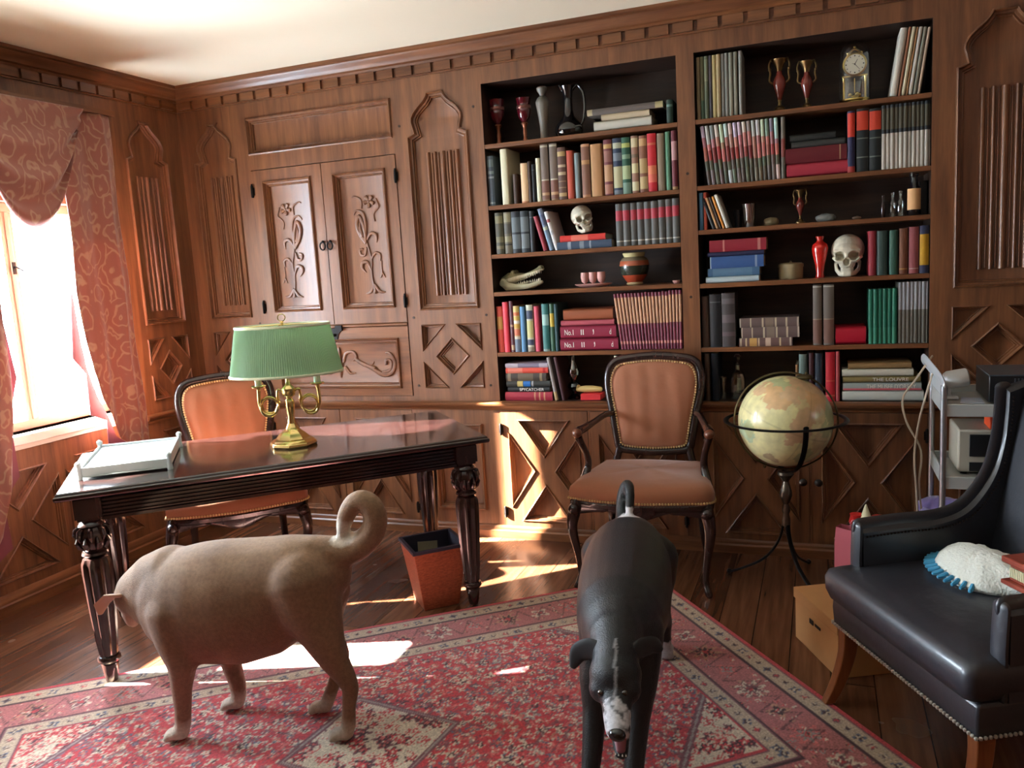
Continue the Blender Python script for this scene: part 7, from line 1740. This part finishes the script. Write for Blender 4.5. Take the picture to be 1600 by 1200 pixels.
def tan_dog():
    O = Vector((2.0, -2.02, 0)); h = Vector((-.972, -.235, 0)); n = Vector((-.235, .972, 0)); Z = Vector((0, 0, 1)); G = .0085
    W = lambda s, o, z: O+h*s+n*o+Z*z
    t = thing('tan_dog', 'stout short-haired tan dog with curled tail standing sideways on the rug', 'dog', (2.0, -2.02, 0), 0)
    a = MB()
    body = [(-.175, 0, .545, .070, .085), (-.14, 0, .55, .108, .122), (-.09, 0, .532, .135, .150), (-.02, 0, .505, .148, .174), (.06, 0, .472, .158, .200), (.16, 0, .452, .166, .212), (.27, 0, .448, .162, .206), (.36, .0, .455, .142, .186), (.43, .005, .468, .112, .150), (.47, .01, .470, .080, .11)]
    a.tube([W(s, o, z) for s, o, z, w, q in body], [(w, q) for *_, w, q in body], 24, up=Z)
    a.tube([W(.38, .01, .53), W(.46, .02, .515), W(.53, .035, .475)], [(.105, .115), (.088, .095), (.075, .078)], 16, up=Z)
    a.sphere(W(.548, .045, .455), .070, 16, 12, (1.05, 1, 1.0))
    a.tube([W(.56, .055, .43), W(.60, .09, .375), W(.62, .12, .33)], [(.050, .046), (.038, .036), (.028, .026)], 12)
    for pts in (   # near fore, far fore
        [(.335, -.058, .44, .108), (.333, -.082, .345, .074), (.322, -.096, .272, .048), (.335, -.095, .19, .034), (.343, -.09, .11, .028), (.350, -.089, .06, .028)],
        [(.325, .058, .44, .105), (.298, .085, .34, .070), (.268, .100, .268, .046), (.262, .103, .18, .036), (.245, .103, .10, .030), (.245, .103, .055, .028)]):
        a.tube([W(s, o, z) for s, o, z, r in pts], [r for *_, r in pts], 14)
    paw(a, W(.372, -.089, .029), h); paw(a, W(.268, .103, .029), h)
    for pts in (
        [(-.092, -.042, .53, .128), (-.120, -.062, .45, .106), (-.160, -.082, .37, .071), (-.188, -.092, .30, .049), (-.226, -.088, .225, .034), (-.236, -.084, .19, .029), (-.222, -.080, .12, .0235), (-.214, -.077, .055, .026)],
        [(-.092, .042, .53, .125), (-.112, .062, .44, .098), (-.105, .085, .35, .062), (-.120, .087, .28, .044), (-.148, .087, .215, .033), (-.140, .087, .17, .027), (-.108, .087, .10, .0235), (-.088, .087, .055, .026)]):
        a.tube([W(s, o, z) for s, o, z, r in pts], [r for *_, r in pts], 14)
    paw(a, W(-.190, -.075, .028), h); paw(a, W(-.062, .087, .028), h)
    T = [(-.13, 0, .61), (-.205, 0, .615), (-.270, .0, .632), (-.325, -.005, .680), (-.342, -.01, .735), (-.325, -.012, .780), (-.285, -.010, .786), (-.250, -.008, .748), (-.232, -.008, .700), (-.226, -.008, .675)]
    P = spline([W(*q) for q in T], 5); a.tube(P, lerpl([.065, .055, .047, .042, .039, .037, .035, .031, .025, .018], len(P)), 14)
    a.bm.transform(Matrix.Translation((-2.0, 2.02, G*.6)))
    a.sphere(W(-.243, -.088, .212), .018, 8, 6); a.sphere(W(-.165, .087, .208), .018, 8, 6); me = remesh(a, .0078, 16)
    base, pale, white, pink, dusk = [Vector(S(*c)[:3]) for c in ((124, 90, 64), (162, 130, 100), (210, 198, 182), (138, 100, 82), (104, 80, 62))]
    def col(c):
        w = Vector((c.x+2.0, c.y-2.02, c.z)); q = w-O; s = q.dot(h); o = q.dot(n); z = w.z
        e = noise.noise(c*9)*.5+noise.noise(c*30)*.25
        k = base.copy()
        k = k.lerp(pale, min(1, max(0, (z-.52)/.15+e))*.5)
        if z < .36 and -.1 < s < .45: k = k.lerp(pink, min(1, (.36-z)/.12)*.6)
        if z < .09: k = k.lerp(white, min(1, (.10-z)/.05)*(.75 if s > .1 else .45))
        dt = (w-W(-.230, -.008, .69)).length
        if z > .60 and s < -.19 and dt < .055: k = k.lerp(white, min(1, (.065-dt)/.03)*.9)
        if s > .49: k = k.lerp(pale, .35)
        return k*(1+.22*e)
    b = finish(me, 'body', fur('short tan fur', .7, sheen=.1), t, col)
    A = MB()
    P = [W(.555, -.022, .488), W(.590, -.030, .490), (W(.625, -.028, .462)), W(.640, -.020, .425)]
    A.tube(P, [(.030, .008), (.034, .006), (.028, .005), (.010, .004)], 12, up=(n*.5+Z)); A.done('ear', mat('pale tan ear', (184, 146, 114), .6, sheen=.4), t, world=True, smooth=70)
    A = MB(); P = [W(.555, .105, .488), W(.590, .125, .488), W(.615, .132, .455)]
    A.tube(P, [(.026, .008), (.030, .006), (.012, .004)], 12, up=(-n*.5+Z)); A.done('ear', mat('pale tan ear', (184, 146, 114), .6, sheen=.4), t, world=True, smooth=70)
    A = MB(); A.sphere(W(.634, .130, .322), .014, 12, 8); A.done('nose', NOSE, t, world=True)
    for o in (.02, .095):
        A = MB(); A.sphere(W(.605, o, .452), .0085, 12, 8); A.done('eye', EYE, t, world=True)
    A = MB(); A.tube([W(.44, -.12, .60), W(.455, -.06, .43), W(.46, .04, .38), W(.45, .12, .45), W(.43, .10, .60), W(.425, 0, .66)], .006, 8, closed=True); A.bm.free()
tan_dog()

def black_dog():
    Z = Vector((0, 0, 1)); B = (3.05, -1.6)
    t = thing('black_dog', 'black dog with white muzzle blaze standing with lowered head facing the viewer', 'dog', (B[0], B[1], 0), 0)
    a = MB()
    body = [(2.985, -1.195, .42, .075, .090), (2.992, -1.24, .43, .118, .122), (3.002, -1.32, .435, .142, .138), (3.02, -1.43, .425, .155, .148), (3.045, -1.57, .412, .158, .154), (3.070, -1.71, .402, .150, .156), (3.088, -1.83, .408, .134, .146), (3.100, -1.92, .415, .105, .118), (3.108, -1.97, .42, .08, .09)]
    a.tube([(x, y, z) for x, y, z, w, q in body], [(w, q) for *_, w, q in body], 24, up=Z)
    a.tube([(3.098, -1.88, .445), (3.112, -1.97, .428), (3.126, -2.05, .400)], [(.088, .090), (.076, .078), (.066, .066)], 16, up=Z)
    a.sphere((3.131, -2.080, .372), .070, 18, 14, (1.06, 1.0, .92)); a.sphere((3.102, -2.112, .342), .040, 12, 8); a.sphere((3.170, -2.110, .347), .040, 12, 8); a.sphere((3.120, -2.125, .372), .026, 10, 8); a.sphere((3.152, -2.123, .376), .026, 10, 8)
    a.tube([(3.142, -2.11, .345), (3.150, -2.155, .315), (3.163, -2.205, .282)], [(.050, .042), (.041, .036), (.034, .028)], 14, up=Z)
    a.tube([(3.138, -2.09, .306), (3.152, -2.14, .250), (3.167, -2.188, .203)], [(.040, .028), (.031, .019), (.021, .012)], 12, up=Z); a.sphere((3.100, -2.10, .325), .030, 12, 8); a.sphere((3.168, -2.10, .330), .030, 12, 8)
    for s, x in ((-1, 3.030), (1, 3.164)):
        pts = [(x-.012*s, -1.86, .40, .078), (x-.002*s, -1.89, .32, .060), (x+.004*s, -1.925, .26, .047), (x-.002*s, -1.96, .18, .037), (x-.004*s, -2.005, .10, .032), (x-.004*s, -2.03, .055, .030)]
        a.tube([p[:3] for p in pts], [p[3] for p in pts], 14); paw(a, (x-.004*s, -2.055, .030), (0.05, -1, 0), .032)
    for s, x in ((-1, 2.915), (1, 3.098)):
        pts = [(x-.02*s, -1.33, .42, .110), (x-.004*s, -1.35, .34, .085), (x+.008*s, -1.36, .27, .055), (x+.012*s, -1.30, .20, .038), (x+.012*s, -1.235, .145, .030), (x+.010*s, -1.225, .09, .024), (x+.010*s, -1.235, .05, .027)]
        a.tube([p[:3] for p in pts], [p[3] for p in pts], 14); paw(a, (x+.010*s, -1.265+.04, .029), (0.05, -1, 0), .031)
    P = spline([(2.972, -1.235, .50), (2.957, -1.19, .545), (2.952, -1.165, .60), (2.966, -1.155, .645), (2.985, -1.185, .640), (2.992, -1.225, .585), (2.992, -1.250, .545)], 5)
    a.tube(P, lerpl([.040, .028, .024, .022, .020, .018, .010], len(P)), 12)
    a.bm.transform(Matrix.Translation((-B[0], -B[1], .004)))
    me = remesh(a, .0072, 7)
    BLK, WHT, GRY, TANW = [Vector(S(*c)[:3]) for c in ((17, 17, 20), (206, 204, 208), (120, 120, 126), (150, 140, 130))]
    def col(c):
        w = Vector((c.x+B[0], c.y+B[1], c.z)); e = noise.noise(c*14)*.5+noise.noise(c*45)*.3
        k = BLK.copy()
        if w.y < -2.03 and w.z > .24:
            ax = 3.131+(-2.06-w.y)*.19                         # centre line of the face
            dx = abs(w.x-ax)
            if w.y < -2.166+.012*e or (w.z < .272 and w.y < -2.12): ww = .040+.02*e
            elif w.y < -2.06: ww = .0040
            else: ww = .0
            if dx < ww: k = WHT.lerp(BLK, min(.85, max(0, noise.noise(c*75)-.12)*2.4)) if ww > .01 else BLK.lerp(WHT, .42)
        if w.z < .075 and w.y > -1.4 and w.x > 3.0: k = k.lerp(WHT, .6)
        if w.z < .045 and w.y < -1.8: k = k.lerp(GRY, .35)
        if w.z > .50 and w.y < -1.205 and (w-Vector((2.992, -1.252, .550))).length < .042: k = WHT.copy()
        return k*(1+.5*e)
    finish(me, 'body', fur('short black fur', .42, sheen=.03, spec=.5), t, col)
    EM = mat('black dog ear', (22, 21, 24), .6, sheen=.2)
    dog_extra('ear', [(3.090, -2.055, .418), (3.055, -2.050, .425), (3.018, -2.045, .405), (3.000, -2.05, .365)], [(.016, .028), (.008, .032), (.006, .028), (.004, .010)], EM, t, 12)
    dog_extra('ear', [(3.172, -2.045, .420), (3.195, -2.025, .432), (3.222, -2.000, .430), (3.240, -1.985, .412)], [(.016, .024), (.008, .030), (.006, .026), (.004, .010)], EM, t, 12)
    A = MB(); A.sphere((3.1665, -2.226, .286), .0205, 14, 10, (1.15, .8, .85)); A.done('nose', NOSE, t, world=True)
    for x, z, y in ((3.1065, .352, -2.147), (3.1705, .358, -2.144)):
        A = MB(); A.sphere((x, y, z), .0105, 14, 10); A.done('eye', EYE, t, world=True)
    A = MB(); A.tube([(3.152, -2.14, .268), (3.160, -2.170, .240), (3.166, -2.192, .222)], [(.016, .005), (.017, .005), (.012, .005)], 12); A.done('tongue', mat('pink tongue', (128, 66, 72), .4), t, world=True)
    A = MB()
    for x in (-.012, -.005, .003, .010): A.lathe([(.0022, 0), (.0004, .006)], 6, (3.169+x*1.3, -2.206+abs(x)*.3, .214))
    A.done('teeth', mat('dog teeth', (232, 228, 214), .3), t, world=True)
black_dog()
